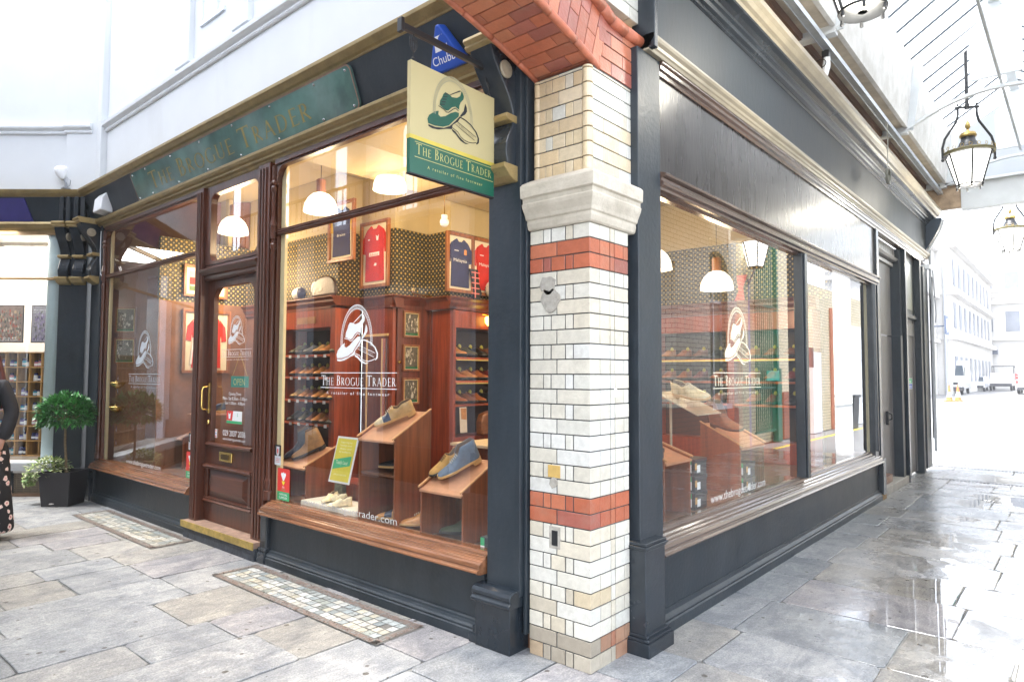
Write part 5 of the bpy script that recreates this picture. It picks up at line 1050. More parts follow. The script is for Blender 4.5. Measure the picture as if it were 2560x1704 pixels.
# ------------------------------------------------------------------ street beyond the alley
farm = M('pale_stone', (.56, .545, .52), .8, .06, .8); farw = M('pale_window', (.16, .175, .21), .3, .2, .5); fard = M('shopfront_slate', (.06, .075, .11), .5, .1)
fb = thing('stone_building', 'tall pale stone building across the end of the street, with a slate blue shopfront', 'building', (-4, 92, 0))
m = MB(); m.box(-22, 24, 92, 99, 0, 17.5); 
for z_ in (5.6, 9.8, 14.2, 17.2): m.box(-22, 24, 91.6, 92, z_, z_+.35)
for z_ in (10.6, 11.2, 15.3): m.box(-22, 24, 91.85, 92, z_, z_+.12)
m.build('wall', farm, fb)
for fl_, (z0, z1) in enumerate(((6.6, 8.9), (11.6, 13.4))):
    for i in range(9):
        m = MB(); x_ = -9.6+i*2.5; m.box(x_, x_+1.3, 91.9, 92.02, z0, z1); m.build('window', farw, fb)
m = MB(); m.box(-2.4, 6.5, 91.7, 92.02, .5, 4.6); m.build('shop_window', fard, fb)
m = MB(); m.box(-1.9, 6, 91.62, 91.7, 1.0, 3.1); m.build('shop_glazing', M('cream_display', (.45, .44, .32), .5), fb)
m = MB(); m.box(-9.6, -5.4, 91.5, 92, 4.0, 4.5); m.build('shop_awning', fard, fb)
lb = thing('stone_terrace', 'pale stone terrace with deep cornices along the left of the street', 'building', (-9, 60, 0))
m = MB(); m.box(-14, -6.9, 46, 60, 0, 12.0); m.box(-14, -5.9, 60, 91.5, 0, 12.5)
for z_ in (4.4, 8.0, 11.8): m.box(-13.9, -5.4, 59.9, 90.5, z_, z_+.45); m.box(-13.9, -6.6, 45.9, 59.88, z_-.3, z_-.05)
m.build('wall', farm, lb)
for i in range(9):
    for z0 in (1.0, 5.4, 8.9):
        m = MB(); m.box(-5.93, -5.85, 61.5+i*3.2, 62.9+i*3.2, z0, z0+2.1); m.build('window', farw, lb)
m = MB()
for i in range(4): m.box(-6.93, -6.86, 47.5+i*3.2, 48.8+i*3.2, 5.2, 7.4)
m.build('window_row', farw, lb)
m = MB(); m.tube([(-6.3, 59.9, 0), (-6.3, 59.9, 11.8)], .12, 6); m.build('down_pipe', M('pipe_grey', (.4, .42, .45), .5), lb)
m = MB(); m.box(-6.0, -5.9, 57.2, 58.7, 4.7, 6.1, 0); m.box(-7.0, -6.0, 57.9, 58.0, 5.3, 5.4, 0)
m.add([(-5.89+.0, 57.95+.55*cos(a), 5.4+.55*sin(a)) for a in [i*pi/10 for i in range(20)]], [tuple(range(20))], 1); m.add([(-5.0, 57.19, 0)]*3, []) ; 
m.add([(-6.0+.05+.0*a, 57.19, 5.4) for a in (0, 1, 2)], []); o = m.build('projecting_sign', [M('sign_slate', (.12, .16, .25), .5), whitep], None, org=(-6, 58, 5.4)); tag(o, 'square dark projecting sign with a white disc on the stone terrace', 'sign')
carw = M('white_car_paint', (.75, .76, .78), .2, .02, coat=.6); tyre = M('tyre', (.02, .02, .022), .8); cglass = M('car_glass', (.06, .08, .10), .08, .1)
def wheels(t, pts, r=.34, w_=.22, mats=None):
    for (x, y) in pts:
        m = MB(); m.lathe([(r*.6, -w_/2), (r, -w_/2+.03), (r, w_/2-.03), (r*.6, w_/2)], 0, 0, 18); m.v = [(x+c, y+a, r+b) for a, b, c in m.v]; q = m.build('wheel', tyre, t)
        m = MB(); m.lathe([(.01, -w_/2-.01), (r*.58, -w_/2), (r*.58, w_/2), (.01, w_/2+.01)], 0, 0, 12); m.v = [(x+c, y+a, r+b) for a, b, c in m.v]; m.build('rim', M('rim_silver', (.5, .5, .5), .3, metal=.8), q)
def vehicle(name, label, cat, x, y, W, prof, glassp, wy, lights=None, ground=True):
    """side profile (y,z) extruded across x; front faces -y"""
    t = thing(name, label, cat, (x, y, 0))
    m = MB(); m.prism([(y+a, b) for a, b in prof], (0, 0, 0), Y, Z, X, x-W/2, x+W/2); m.build('body', carw, t, bev=.06, seg=3)
    for gp in glassp:
        m = MB(); m.prism([(y+a, b) for a, b in gp], (0, 0, 0), Y, Z, X, x-W/2-.012, x+W/2+.012); m.build('side_window', cglass, t)
    wheels(t, [(x+s*(W/2-.1), y+b) for s in (-1, 1) for b in wy])
    return t
v = vehicle('delivery_van', 'tall white van facing the alley beside the dark gate, nearest in the street', 'van', -6.35, 60.2, 2.0, [(0, .45), (0, 1.05), (.15, 1.25), (.9, 1.5), (1.5, 2.35), (1.9, 2.75), (5.6, 2.75), (5.7, .45)], [[(1.2, 1.5), (1.65, 2.2), (2.3, 2.2), (2.3, 1.5)]], (.95, 4.6))
m = MB(); m.add([(-7.0, 60.2+.88, 1.52), (-5.3, 60.2+.88, 1.52), (-5.4, 60.2+1.46, 2.34), (-6.9, 60.2+1.46, 2.34)], [(0, 1, 2, 3)]); m.build('windscreen', cglass, v)
m = MB(); m.box(-7.1, -5.2, 60.1, 60.25, .3, .62); m.box(-6.7, -5.6, 60.15, 60.25, .8, 1.0); m.build('bumper', M('bumper_black', (.05, .05, .055), .6), v)
for s in (-1, 1): m = MB(); m.box(-6.15+s*.75-.14, -6.15+s*.75+.14, 60.14, 60.25, .85, 1.1); m.build('headlight', whitep, v, bev=.02)
v = vehicle('parked_car', 'small white car behind the van and left of the pickup', 'car', -6.2, 76, 1.75, [(0, .35), (.0, .8), (.9, .95), (1.6, 1.45), (3.2, 1.45), (3.9, .95), (4.1, .9), (4.1, .35)], [[(1.3, .95), (1.75, 1.36), (3.0, 1.36), (3.5, .95)]], (.75, 3.3))
m = MB(); m.box(-7.0, -5.4, 75.93, 76.05, .35, .55); m.build('bumper', M('bumper_black', (.05, .05, .055), .6), v)
m = MB(); m.add([(-6.95, 76.9, .97), (-5.45, 76.9, .97), (-5.55, 77.5, 1.40), (-6.85, 77.5, 1.40)], [(0, 1, 2, 3)]); m.build('windscreen', cglass, v)
v = vehicle('pickup_truck', 'white pickup truck with a dark roll frame, between the car and the shopfront', 'pickup truck', -4.4, 80, 1.9, [(0, .5), (0, 1.0), (.6, 1.15), (1.1, 1.2), (1.6, 1.8), (2.7, 1.8), (2.8, 1.15), (5.0, 1.15), (5.0, .5)], [[(1.35, 1.25), (1.75, 1.7), (2.5, 1.7), (2.5, 1.25)]], (.9, 4.0))
m = MB()
for xx in (-5.3, -3.5): m.box(xx, xx+.07, 84.8, 84.9, 1.1, 2.5); m.box(xx, xx+.07, 82.8, 82.9, 1.1, 2.5); m.box(xx, xx+.07, 82.8, 84.9, 2.45, 2.55)
m.box(-5.3, -3.43, 82.8, 82.9, 2.45, 2.55); m.box(-5.25, -3.45, 79.95, 80.05, .45, .75); m.build('roll_frame', M('bumper_black', (.05, .05, .055), .6), v)
v = vehicle('white_van', 'white van cut off by the right edge, its red rear lights showing', 'van', -1.3, 66, 1.9, [(0, .4), (0, 2.2), (.2, 2.3), (3.3, 2.3), (4.0, 1.5), (4.7, 1.2), (4.8, .4)], [[(2.6, 1.4), (2.6, 2.1), (3.2, 2.1), (3.6, 1.4)]], (.8, 3.8))
for z_ in (.9, 1.25, 1.5): m = MB(); m.box(-2.27, -2.12, 65.95, 66.02, z_, z_+.2); m.build('tail_light', redv, v)
m = MB(); m.box(-2.2, -.4, 65.92, 66.02, .35, .6); m.build('bumper', M('bumper_black', (.05, .05, .055), .6), v)
for i, (x, y, lab) in enumerate(((-4.05, 43.5, 'orange and white traffic cone in front of the van, left one'), (-3.75, 44.6, 'orange and white traffic cone in front of the van, right one'))):
    t = thing('traffic_cone', lab, 'traffic cone', (x, y, 0), 'cones by the van'); om = M('cone_orange', (.8, .14, .03), .5)
    m = MB(); m.box(x-.24, x+.24, y-.24, y+.24, -.01, .05); m.lathe([(.17, .05), (.13, .25), (.125, .26)], x, y, 14); m.lathe([(.08, .55), (.03, .95), (.02, .96)], x, y, 14); m.build('cone_body', om, t)
    m = MB(); m.lathe([(.13, .26), (.08, .55)], x, y, 14); m.build('white_band', whitep, t)
sp_ = struct(MB().box(-14, -6.9, 20, 46, -.016, .1).build('pavement', M('pale_kerb', (.5, .5, .48), .7)))
# ------------------------------------------------------------------ shop interior
def wallpaper():
    m = bpy.data.materials.new('dotted_wallpaper'); m.use_nodes = True; t = m.node_tree; b = t.nodes["Principled BSDF"]; L = t.links
    g = t.nodes.new("ShaderNodeNewGeometry"); s = t.nodes.new("ShaderNodeSeparateXYZ"); L.new(g.outputs['Position'], s.inputs[0])
    def mt(op, a, b_=0, c_=0):
        n = t.nodes.new("ShaderNodeMath"); n.operation = op
        for i, q in enumerate((a, b_, c_)):
            if isinstance(q, (int, float)): n.inputs[i].default_value = q
            else: L.new(q, n.inputs[i])
        return n.outputs[0]
    u = mt('MULTIPLY', mt('ADD', s.outputs[0], s.outputs[1]), 18.0); v = mt('MULTIPLY', s.outputs[2], 18.0)
    def dot(off, r):
        a = mt('SUBTRACT', mt('FRACT', mt('ADD', u, off)), .5); c = mt('SUBTRACT', mt('FRACT', mt('ADD', v, off)), .5)
        return mt('LESS_THAN', mt('SQRT', mt('ADD', mt('MULTIPLY', a, a), mt('MULTIPLY', c, c))), r)
    d1, d2 = dot(0, .20), dot(.5, .15)
    m1 = t.nodes.new("ShaderNodeMix"); m1.data_type = 'RGBA'; L.new(d1, m1.inputs[0]); m1.inputs[6].default_value = (.035, .032, .02, 1); m1.inputs[7].default_value = (.52, .36, .09, 1)
    m2 = t.nodes.new("ShaderNodeMix"); m2.data_type = 'RGBA'; L.new(d2, m2.inputs[0]); L.new(m1.outputs[2], m2.inputs[6]); m2.inputs[7].default_value = (.36, .30, .16, 1)
    L.new(m2.outputs[2], b.inputs['Base Color']); b.inputs['Roughness'].default_value = .6; return m
wp = wallpaper(); cab = wood('cherry_cabinet', (.27, .048, .014), .35, 'z', .2); cabd = wood('dark_cabinet', (.14, .032, .013), .35, 'z', .2); cabx = wood('cherry_shelf', (.55, .13, .045), .3, 'x', .2)  # shelf cherry brightened: lamplight on the shelves is put into its colour
ceilm = M('cream_ceiling', (.50, .40, .22), .6, .04, 3)
iw = thing('shop_interior', 'warm lit interior of the corner shop: dotted wallpaper above cherry panelling', 'room', (-3, 2, .2))
m = MB(); m.box(-5.70, -3.88, 1.15, 1.2, 2.301, 2.98); m.box(-3.93, -3.34, 1.45, 1.5, 2.301, 2.98); m.box(-3.93, -3.8795, 1.2, 1.449, 2.301, 2.98); m.box(-3.39, -3.3395, 1.501, 1.899, 2.301, 2.98); m.box(-3.39, -3.0505, 1.9, 1.95, 2.301, 2.98); m.box(-3.05, -3.0, 1.9005, 4.5, 2.301, 2.98); m.box(-3.05, -.06, 4.5, 4.55, 2.301, 3.0); m.box(-5.75, -5.70, .12, 1.2, 2.3, 3.0); m.build('wallpaper', wp, iw)
m = MB(); m.box(-7.0, -.04, .05, 7.2, 3.58, 3.62); m.box(-5.70, -3.88, 1.14, 1.2, 2.981, 3.575); m.box(-3.93, -3.33, 1.44, 1.5, 2.981, 3.575); m.box(-3.93, -3.875, 1.2, 1.439, 2.981, 3.575); m.box(-3.40, -3.329, 1.501, 1.889, 2.981, 3.575); m.box(-3.40, -3.061, 1.89, 1.95, 2.981, 3.575); m.box(-3.06, -2.99, 1.889, 4.5, 2.981, 3.575); m.box(-7, -5.76, .9, .95, 2.9, 3.575)
m.box(-2.9, -2.2, .1, 4.4, 3.25, 3.575); m.box(-.9, -.07, .8, 4.4, 3.05, 3.10); m.box(-2.98, -.06, 4.49, 4.56, 3.001, 3.57); m.build('ceiling', ceilm, iw)
m = MB(); m.box(-7, -.04, .05, 7.2, -.005, .2); m.build('floor', wood('shop_floor', (.16, .07, .035), .4, 'y', .1), iw)
CW = Vector((.76, .65, 0)); CN = Vector((.65, -.76, 0)); CP = Vector((-6.9, .1, 0))
m = MB(); m.prism([(-.05, 0), (1.58, 0), (1.58, -.04), (-.05, -.04)], CP, CW, CN, Z, .4, 3.57); m.box(-5.72, -5.70, .12, 1.14, .4, 2.3); m.box(-5.7, -5.2, 1.13, 1.17, .4, 2.3); m.box(-6.98, -6.93, .05, .2, .4, 3.5); m.build('panelling', M('brown_panelling', (.22, .10, .055), .5, .3, 3), iw)
# display floors
m = MB(); m.box(-6.9, -4.46, .045, 1.1, .40, .46); m.box(-3.0, -.46, .045, .8, .40, .46); m.box(-.9, -.06, .72, 6.0, .52, .585); m.box(-3.0, -.46, .78, .8, .2, .46); m.box(-.92, -.9, .8, 6.0, .2, .585); m.build('display_floor', wood('display_wood', (.20, .09, .04), .35, 'x', .2), iw)
m = MB(); run_x(m, [(-.4, 2.30), (.05, 2.30), (.06, 2.285), (.03, 2.26), (.03, 2.235), (.0, 2.20), (0, 2.17), (-.4, 2.17)], -5.7, -3.84, y=1.1); run_x(m, [(-.1, 2.30), (.05, 2.30), (.06, 2.285), (.03, 2.26), (.0, 2.20), (0, 2.17), (-.1, 2.17)], -3.88, -3.30, y=1.44)
run_y(m, [(-.1, 2.30), (.05, 2.30), (.06, 2.285), (.03, 2.26), (.0, 2.20), (0, 2.17), (-.1, 2.17)], 1.40, 1.90, x=-3.34); run_x(m, [(-.1, 2.30), (.05, 2.30), (.06, 2.285), (.03, 2.26), (.0, 2.20), (0, 2.17), (-.1, 2.17)], -3.34, -2.98, y=1.88); run_y(m, [(-.4, 2.298), (.05, 2.298), (.06, 2.283), (.03, 2.258), (.03, 2.233), (.0, 2.198), (0, 2.168), (-.4, 2.168)], 1.86, 4.5, x=-2.98); run_x(m, [(-.1, 2.30), (.05, 2.30), (.06, 2.285), (.03, 2.26), (.03, 2.235), (.0, 2.20), (0, 2.17), (-.1, 2.17)], -3.0, -.1, y=4.2); m.build('cornice', cabd, iw, bev=.003)
m = MB(); m.box(-3.39, -3.341, 1.495, 1.9, .2, 2.2); m.box(-3.341, -3.301, 1.9, 1.93, .2, 2.2); m.build('panelling', cabd, iw)
def cupboard(name, label, par=None):
    return thing(name, label, 'cabinet', (0, 0, 0))
# display cabinet A (faces -y)
ca = thing('display_cabinet', 'cherry wood display cabinet with glass front and four shoe shelves, behind the large window', 'cabinet', (-4.5, 1.3, .2))
m = MB(); m.box(-5.70, -3.84, 1.40, 1.43, .2, 2.2, 1)
for (a, b) in ((-5.25, -5.19), (-4.92, -4.83), (-3.93, -3.84)): m.box(a, b, 1.10, 1.43, .2, 2.2)
m.box(-5.2, -3.846, 1.105, 1.40, 1.98, 2.196); m.box(-5.2, -3.846, 1.12, 1.4, .2, .42); m.build('carcass', [cab, M('cabinet_back', (.05, .032, .022), .6)], ca, bev=.003)
for z_ in (1.68, 1.445, 1.20, .955): m = MB(); m.box(-5.19, -3.93, 1.115, 1.40, z_, z_+.022); q_ = m.build('shelf', cabx, ca, bev=.002)
for zi_, z_ in enumerate((1.68, 1.445, 1.20, .955)):
    for i in range(5): m = MB(); a_ = -4.72+i*.165+.03*(zi_ % 2); m.box(a_, a_+.045, 1.108, 1.1135, z_-.012, z_+.02); m.build('price_ticket', whitel, ca)
m = MB(); m.box(-4.55, -4.2, 1.098, 1.104, 2.03, 2.10); m.build('brass_plate', M('dull_brass', (.35, .2, .08), .4, .2, metal=.6), ca)
# cupboard B with glass doors
cb_ = thing('tall_cupboard', 'tall cupboard with brass edged mirrored doors between the cabinet and the photos', 'cupboard', (-3.6, 1.45, .2))
m = MB(); m.box(-3.86, -3.36, 1.45, 1.49, .2, 2.2); m.build('front', cab, cb_); m = MB(); m.box(-3.84, -3.42, 1.435, 1.455, .6, 1.90); m.build('door_leaf', cabd, cb_, bev=.003)
m = MB(); m.box(-3.76, -3.745, 1.425, 1.436, .6, 1.86); m.box(-3.51, -3.49, 1.425, 1.436, .6, 1.86); m.box(-3.84, -3.42, 1.43, 1.45, 1.885, 1.91); m.build('brass_edge', M('cream_edge', (.85, .62, .28), .4, .05), cb_)
m = MB(); m.box(-3.485, -3.44, 1.425, 1.434, .6, 1.86); m.build('mirror', M('mirror', (.8, .85, .85), .02, 0, metal=1), cb_)
m = MB(); m.ball(-3.335, 1.52, 1.62, .018); m.build('knob', brass, cb_)
# cabinet D (faces +x)
cd_ = thing('display_cabinet', 'cherry wood display cabinet with shoe shelves running along the side wall', 'cabinet', (-3.2, 3.5, .2))
m = MB(); m.box(-3.32, -3.28, 1.94, 4.4, .2, 2.16, 1)
for y_ in (1.93, 3.05, 4.15): m.box(-3.3, -2.98, y_-.03 if y_ > 2 else y_, y_+.04, .2, 2.165)
m.box(-3.279, -2.985, 1.971, 4.1, 1.98, 2.16); m.box(-3.279, -3.0, 1.971, 4.1, .2, .85); m.build('carcass', [cab, M('cabinet_back', (.05, .032, .022), .6)], cd_, bev=.003)
caby = wood('cherry_shelf_long', (.55, .13, .045), .3, 'y', .2)  # same brightened cherry, shelf lighting included in the colour
for z_ in (1.655, 1.41, 1.165): m = MB(); m.box(-3.279, -2.99, 1.972, 4.1, z_, z_+.022); m.build('shelf', caby, cd_, bev=.002)
led = M('shelf_light', (1, .75, .2), .5, 0, emis=.03)
for z_ in (1.655, 1.41): m = MB(); m.box(-3.0, -2.99, 2.0, 4.1, z_-.010, z_-.004); m.build('strip_light', led, cd_)
# pendant lamps
shade = bpy.data.materials.new('opal_shade'); shade.use_nodes = True; b_ = shade.node_tree.nodes["Principled BSDF"]; b_.inputs['Base Color'].default_value = (.9, .85, .75, 1); b_.inputs['Emission Color'].default_value = (1, .86, .62, 1); b_.inputs['Emission Strength'].default_value = .42; b_.inputs['Roughness'].default_value = .3
def pendant(x, y, z, label, ceil=3.58, E=2.8, s=1.0):
    t = thing('pendant_lamp', label, 'pendant lamp', (x, y, z), 'opal pendant lamps in the shop')
    m = MB(); m.lathe([(.150*s, 0), (.148*s, .02), (.140*s, .07), (.115*s, .12), (.075*s, .16), (.04*s, .175)], x, y, 24, z=z); m.build('lamp_shade', shade, t, smooth=True)
    m = MB(); m.lathe([(.042, .17), (.042, .29), (.03, .30)], x, y, 16, z=z); m.build('wooden_cap', wood('lamp_wood', (.35, .14, .05), .4, 'z', .1), t)
    m = MB(); m.tube([(x, y, z+.30), (x, y, ceil)], .004, 5); m.lathe([(.04, ceil-z-.03), (.04, ceil-z)], x, y, 12, z=z); m.build('flex', M('bronze_chain', (.12, .09, .05), .4), t)
    l = bpy.data.lights.new('pendant_light', 'POINT'); l.energy = E; l.shadow_soft_size = .10; l.color = (1, .72, .42); lo = bpy.data.objects.new('pendant_light', l); col.objects.link(lo); lo.location = (x, y, z-.13)
pendant(-3.22, .50, 2.94, 'opal pendant lamp, left of the two in the large window')
pendant(-2.75, .90, 3.14, 'opal pendant lamp, nearest the hanging sign')
pendant(-4.75, .46, 2.95, 'opal pendant lamp seen through the fanlight over the door')
pendant(-.62, 3.0, 2.28, 'opal pendant lamp in the middle of the alley window', 3.05)
pendant(-.80, 2.15, 2.38, 'opal pendant lamp half hidden by the post of the alley window', 3.05)
for p, e in (((-1.5, 1.2, 2.9), 11), ((-1.6, 3.2, 2.8), 2.4), ((-5.2, .7, 2.6), 6.5)):
    l = bpy.data.lights.new('ceiling_spot', 'POINT'); l.energy = e; l.shadow_soft_size = .15; l.color = (1, .74, .45); lo = bpy.data.objects.new('ceiling_spot', l); col.objects.link(lo); lo.location = p  # warm fill points without fittings, added to brighten the shop interior
sp = MB(); sp.lathe([(.03, .06), (.04, 0), (.001, .0)], 0, 0, 12)
sc_ = thing('wall_light', 'small glowing amber wall light above the right hand shoe shelves', 'wall light', (-2.96, 2.42, 2.1))
m = MB(); m.lathe([(.02, -.06), (.045, -.03), (.05, .02), (.04, .04), (.001, .04)], -2.93, 2.42, 14, z=2.08); m.build('lamp_glass', M('amber_glow', (1, .62, .12), .4, 0, emis=1.0), sc_, smooth=True)
m = MB(); m.lathe([(.01, -.12), (.014, -.06)], -2.93, 2.42, 10, z=2.08); m.box(-2.985, -2.93, 2.41, 2.43, 2.12, 2.135); m.tube([(-2.96, 2.34, 2.14), (-2.96, 2.5, 2.14)], .006, 6); m.build('brass_arm', brass, sc_)
# framed shirts ---------------------------------------------------------------
frm = wood('frame_wood', (.30, .11, .04), .4, 'z', .1); mount = M('cream_mount', (.80, .74, .58), .7, .03); matb = M('black_back', (.02, .02, .02), .6)
def shirt(m, o, U, V, N, w, h, mi, sl=None, ci=0):
    """jersey outline: body with shoulders and short sleeves"""
    pts = [(-.36, 0), (.36, 0), (.34, .55), (.38, .72), (.30, .93), (.14, 1.0), (.07, .94), (-.07, .94), (-.14, 1.0), (-.30, .93), (-.38, .72), (-.34, .55)]
    m.prism([(a*w, b*h) for a, b in pts], o, U, V, N, .0, .012, mi)
    for s in (-1, 1): m.prism([(s*a*w, b*h) for a, b in ((.33, .92), (.47, .78), (.50, .52), (.38, .50), (.36, .7))], o, U, V, N, -.001, .008, mi if sl is None else sl)
def framed(name, label, o, U, V, N, w, h, fw=.035, depth=.035):
    t = thing(name, label, 'framed shirt' if 'shirt' in label else 'framed photo', tuple(o)); o, U, V, N = Vector(o), Vector(U), Vector(V), Vector(N)
    m = MB()
    for a, b, c, d in ((0, w, 0, fw), (0, w, h-fw, h), (0, fw, fw, h-fw), (w-fw, w, fw, h-fw)): m.prism([(a, c), (b, c), (b, d), (a, d)], o, U, V, N, 0, depth)
    m.build('frame', frm, t, bev=.004); m = MB(); m.prism([(fw, fw), (w-fw, fw), (w-fw, h-fw), (fw, h-fw)], o, U, V, N, 0, .01); m.build('mount', mount, t)
    return t
redm_ = M('shirt_red', (.62, .03, .025), .7, .12, 12, .2, 30); navm = M('shirt_navy', (.03, .035, .12), .7, .2, 12, .2, 30); yelm = M('shirt_yellow', (.75, .5, .05), .7)
N_ = -Y
t = framed('framed_shirt', 'framed red shirt with a white sponsor patch, beside the wallpapered corner', (-3.87, 1.44, 2.39), X, Z, N_, .47, .70); m = MB(); shirt(m, (-3.635, 1.43, 2.46), X, Z, N_, .42, .58, 0); m.flat([(-3.72, 2.72), (-3.55, 2.72), (-3.55, 2.76), (-3.72, 2.76)], (0, 1.415, 0), X, Z, 1)
put_sans(m, 'Admiral', .026, (-3.71, 1.4145, 2.725), X, Z, .14, 2); m.flat([(-3.60, 2.88), (-3.57, 2.88), (-3.56, 2.94), (-3.585, 2.92), (-3.61, 2.94)], (0, 1.415, 0), X, Z, 1); m.flat([(-3.74, 2.89), (-3.71, 2.89), (-3.71, 2.905), (-3.74, 2.905)], (0, 1.415, 0), X, Z, 1); m.flat([(-3.64, 2.62), (-3.6, 2.615), (-3.59, 2.64), (-3.62, 2.65)], (0, 1.415, 0), X, Z, 1); m.build('shirt', [redm_, whitel, redv], t)
t = framed('framed_shirt', 'framed navy and yellow shirt above the leather holdall', (-4.02, 1.14, 2.64), X, Z, N_, .45, .62); m = MB(); shirt(m, (-3.795, 1.13, 2.70), X, Z, N_, .40, .50, 0, 1); put_sans(m, 'Brains', .03, (-3.86, 1.115, 2.90), X, Z, .14, 2); m.build('shirt', [navm, yelm, whitel], t)
t = framed('framed_shirt', 'wide frame holding a navy and a red shirt side by side', (-2.975, 1.80, 2.34), Y, Z, X, .80, .62)
m = MB(); shirt(m, (-2.965, 2.0, 2.40), Y, Z, X, .36, .50, 0); shirt(m, (-2.965, 2.38, 2.40), Y, Z, X, .36, .50, 1)
for c_, mi in ((1.94, 2), (2.32, 2)):
    put_sans(m, 'Malaysia', .034, (-2.951, c_-.04, 2.66), Y, Z, .19, 2); m.add([(-2.951, c_+.11, 2.74), (-2.951, c_+.15, 2.74), (-2.951, c_+.15, 2.79), (-2.951, c_+.13, 2.80), (-2.951, c_+.11, 2.79)], [(0, 1, 2, 3, 4)], 3); m.add([(-2.951, c_-.03, 2.77), (-2.951, c_+.03, 2.77), (-2.951, c_+.03, 2.778), (-2.951, c_-.03, 2.778)], [(0, 1, 2, 3)], 2)
m.build('shirt', [navm, redm_, whitel, M('badge_orange', (.7, .3, .1), .6)], t); m = MB(); m.box(-2.965, -2.94, 2.17, 2.20, 2.37, 2.93); m.build('centre_bar', frm, t)
t = framed('framed_shirt', 'framed red shirt in the small bay window left of the door', (-5.69, .36, 1.50), Y, Z, X, .55, .72); m = MB(); shirt(m, (-5.68, .635, 1.56), Y, Z, X, .46, .60, 0); m.add([(-5.666, .53, 2.0), (-5.666, .68, 2.0), (-5.666, .68, 2.02), (-5.666, .53, 2.02)], [(0, 1, 2, 3)], 1); m.add([(-5.666, .45, 1.6), (-5.666, .47, 1.6), (-5.666, .49, 1.9), (-5.666, .475, 1.9)], [(0, 1, 2, 3)], 1); put_sans(m, '0161', .04, (-5.666, .60, 1.90), Y, Z, .14, 1); m.build('shirt', [redm_, whitel], t)
t = framed('framed_photo', 'framed team photograph on the wallpaper of the small bay', (-5.69, .36, 2.36), Y, Z, X, .5, .36, .03); m = MB(); m.box(-5.679, -5.677, .43, .79, 2.43, 2.65, 0); m.box(-5.6768, -5.675, .43, .79, 2.50, 2.58, 1); m.box(-5.6768, -5.675, .43, .79, 2.43, 2.48, 2); m.build('photo', [M('photo_sky', (.55, .45, .35), .5), redm_, M('pitch_green', (.10, .18, .05), .6)], t)
sep = [(.55, .50, .38), (.30, .27, .20), (.12, .11, .08), (.70, .66, .52), (.4, .36, .28)]
def photo(label, o, U, V, N, w, h):
    t = framed('framed_photo', label, o, U, V, N, w, h, .018, .02); o, U, V, N = Vector(o), Vector(U), Vector(V), Vector(N)
    m = MB(); m.prism([(.022, .022), (w-.022, .022), (w-.022, h-.022), (.022, h-.022)], o, U, V, N, .0102, .0115, 0, (.13, .115, .085)); m.prism([(.022, .022), (w-.022, .022), (w-.022, .045), (.022, .045)], o, U, V, N, .0116, .013, 0, (.02, .16, .06))
    for (a, b, c, d) in ((.020, .027, .02, h-.02), (w-.027, w-.020, .02, h-.02), (.02, w-.02, h-.027, h-.02)): m.prism([(a, c), (b, c), (b, d), (a, d)], o, U, V, N, .0116, .014, 0, (.65, .5, .18))
    for q in range(34):
        a, b = .03+rnd.random()*(w-.075), .05+rnd.random()*(h-.12); s_ = rnd.uniform(.01, .028)
        pts = [(a+s_*.5+s_*.5*cos(k*pi/4)*rnd.uniform(.6, 1.1), b+s_*(.6+rnd.random())*.8+s_*sin(k*pi/4)*rnd.uniform(.6, 1.1)) for k in range(8)]
        m.flat(pts, o+N*(.0125+q*.00004), U, V, 0, rnd.choice(sep))
    m.build('photo', tilem, t)
for i, (z_, l) in enumerate(((1.875, 'topmost of three small framed photos on the narrow panelled wall'), (1.53, 'middle one of three small framed photos on the narrow panelled wall'), (1.19, 'lowest of three small framed photos on the narrow panelled wall'))):
    photo(l, (-3.337, 1.56, z_), Y, Z, X, .22, .27)
photo('upper one of two small framed photos at the left of the small bay', CP+CW*.0+CN*.002+Z*1.98, CW, Z, CN, .25, .31); photo('lower one of two small framed photos at the left of the small bay', CP+CW*.0+CN*.002+Z*1.61, CW, Z, CN, .25, .31)
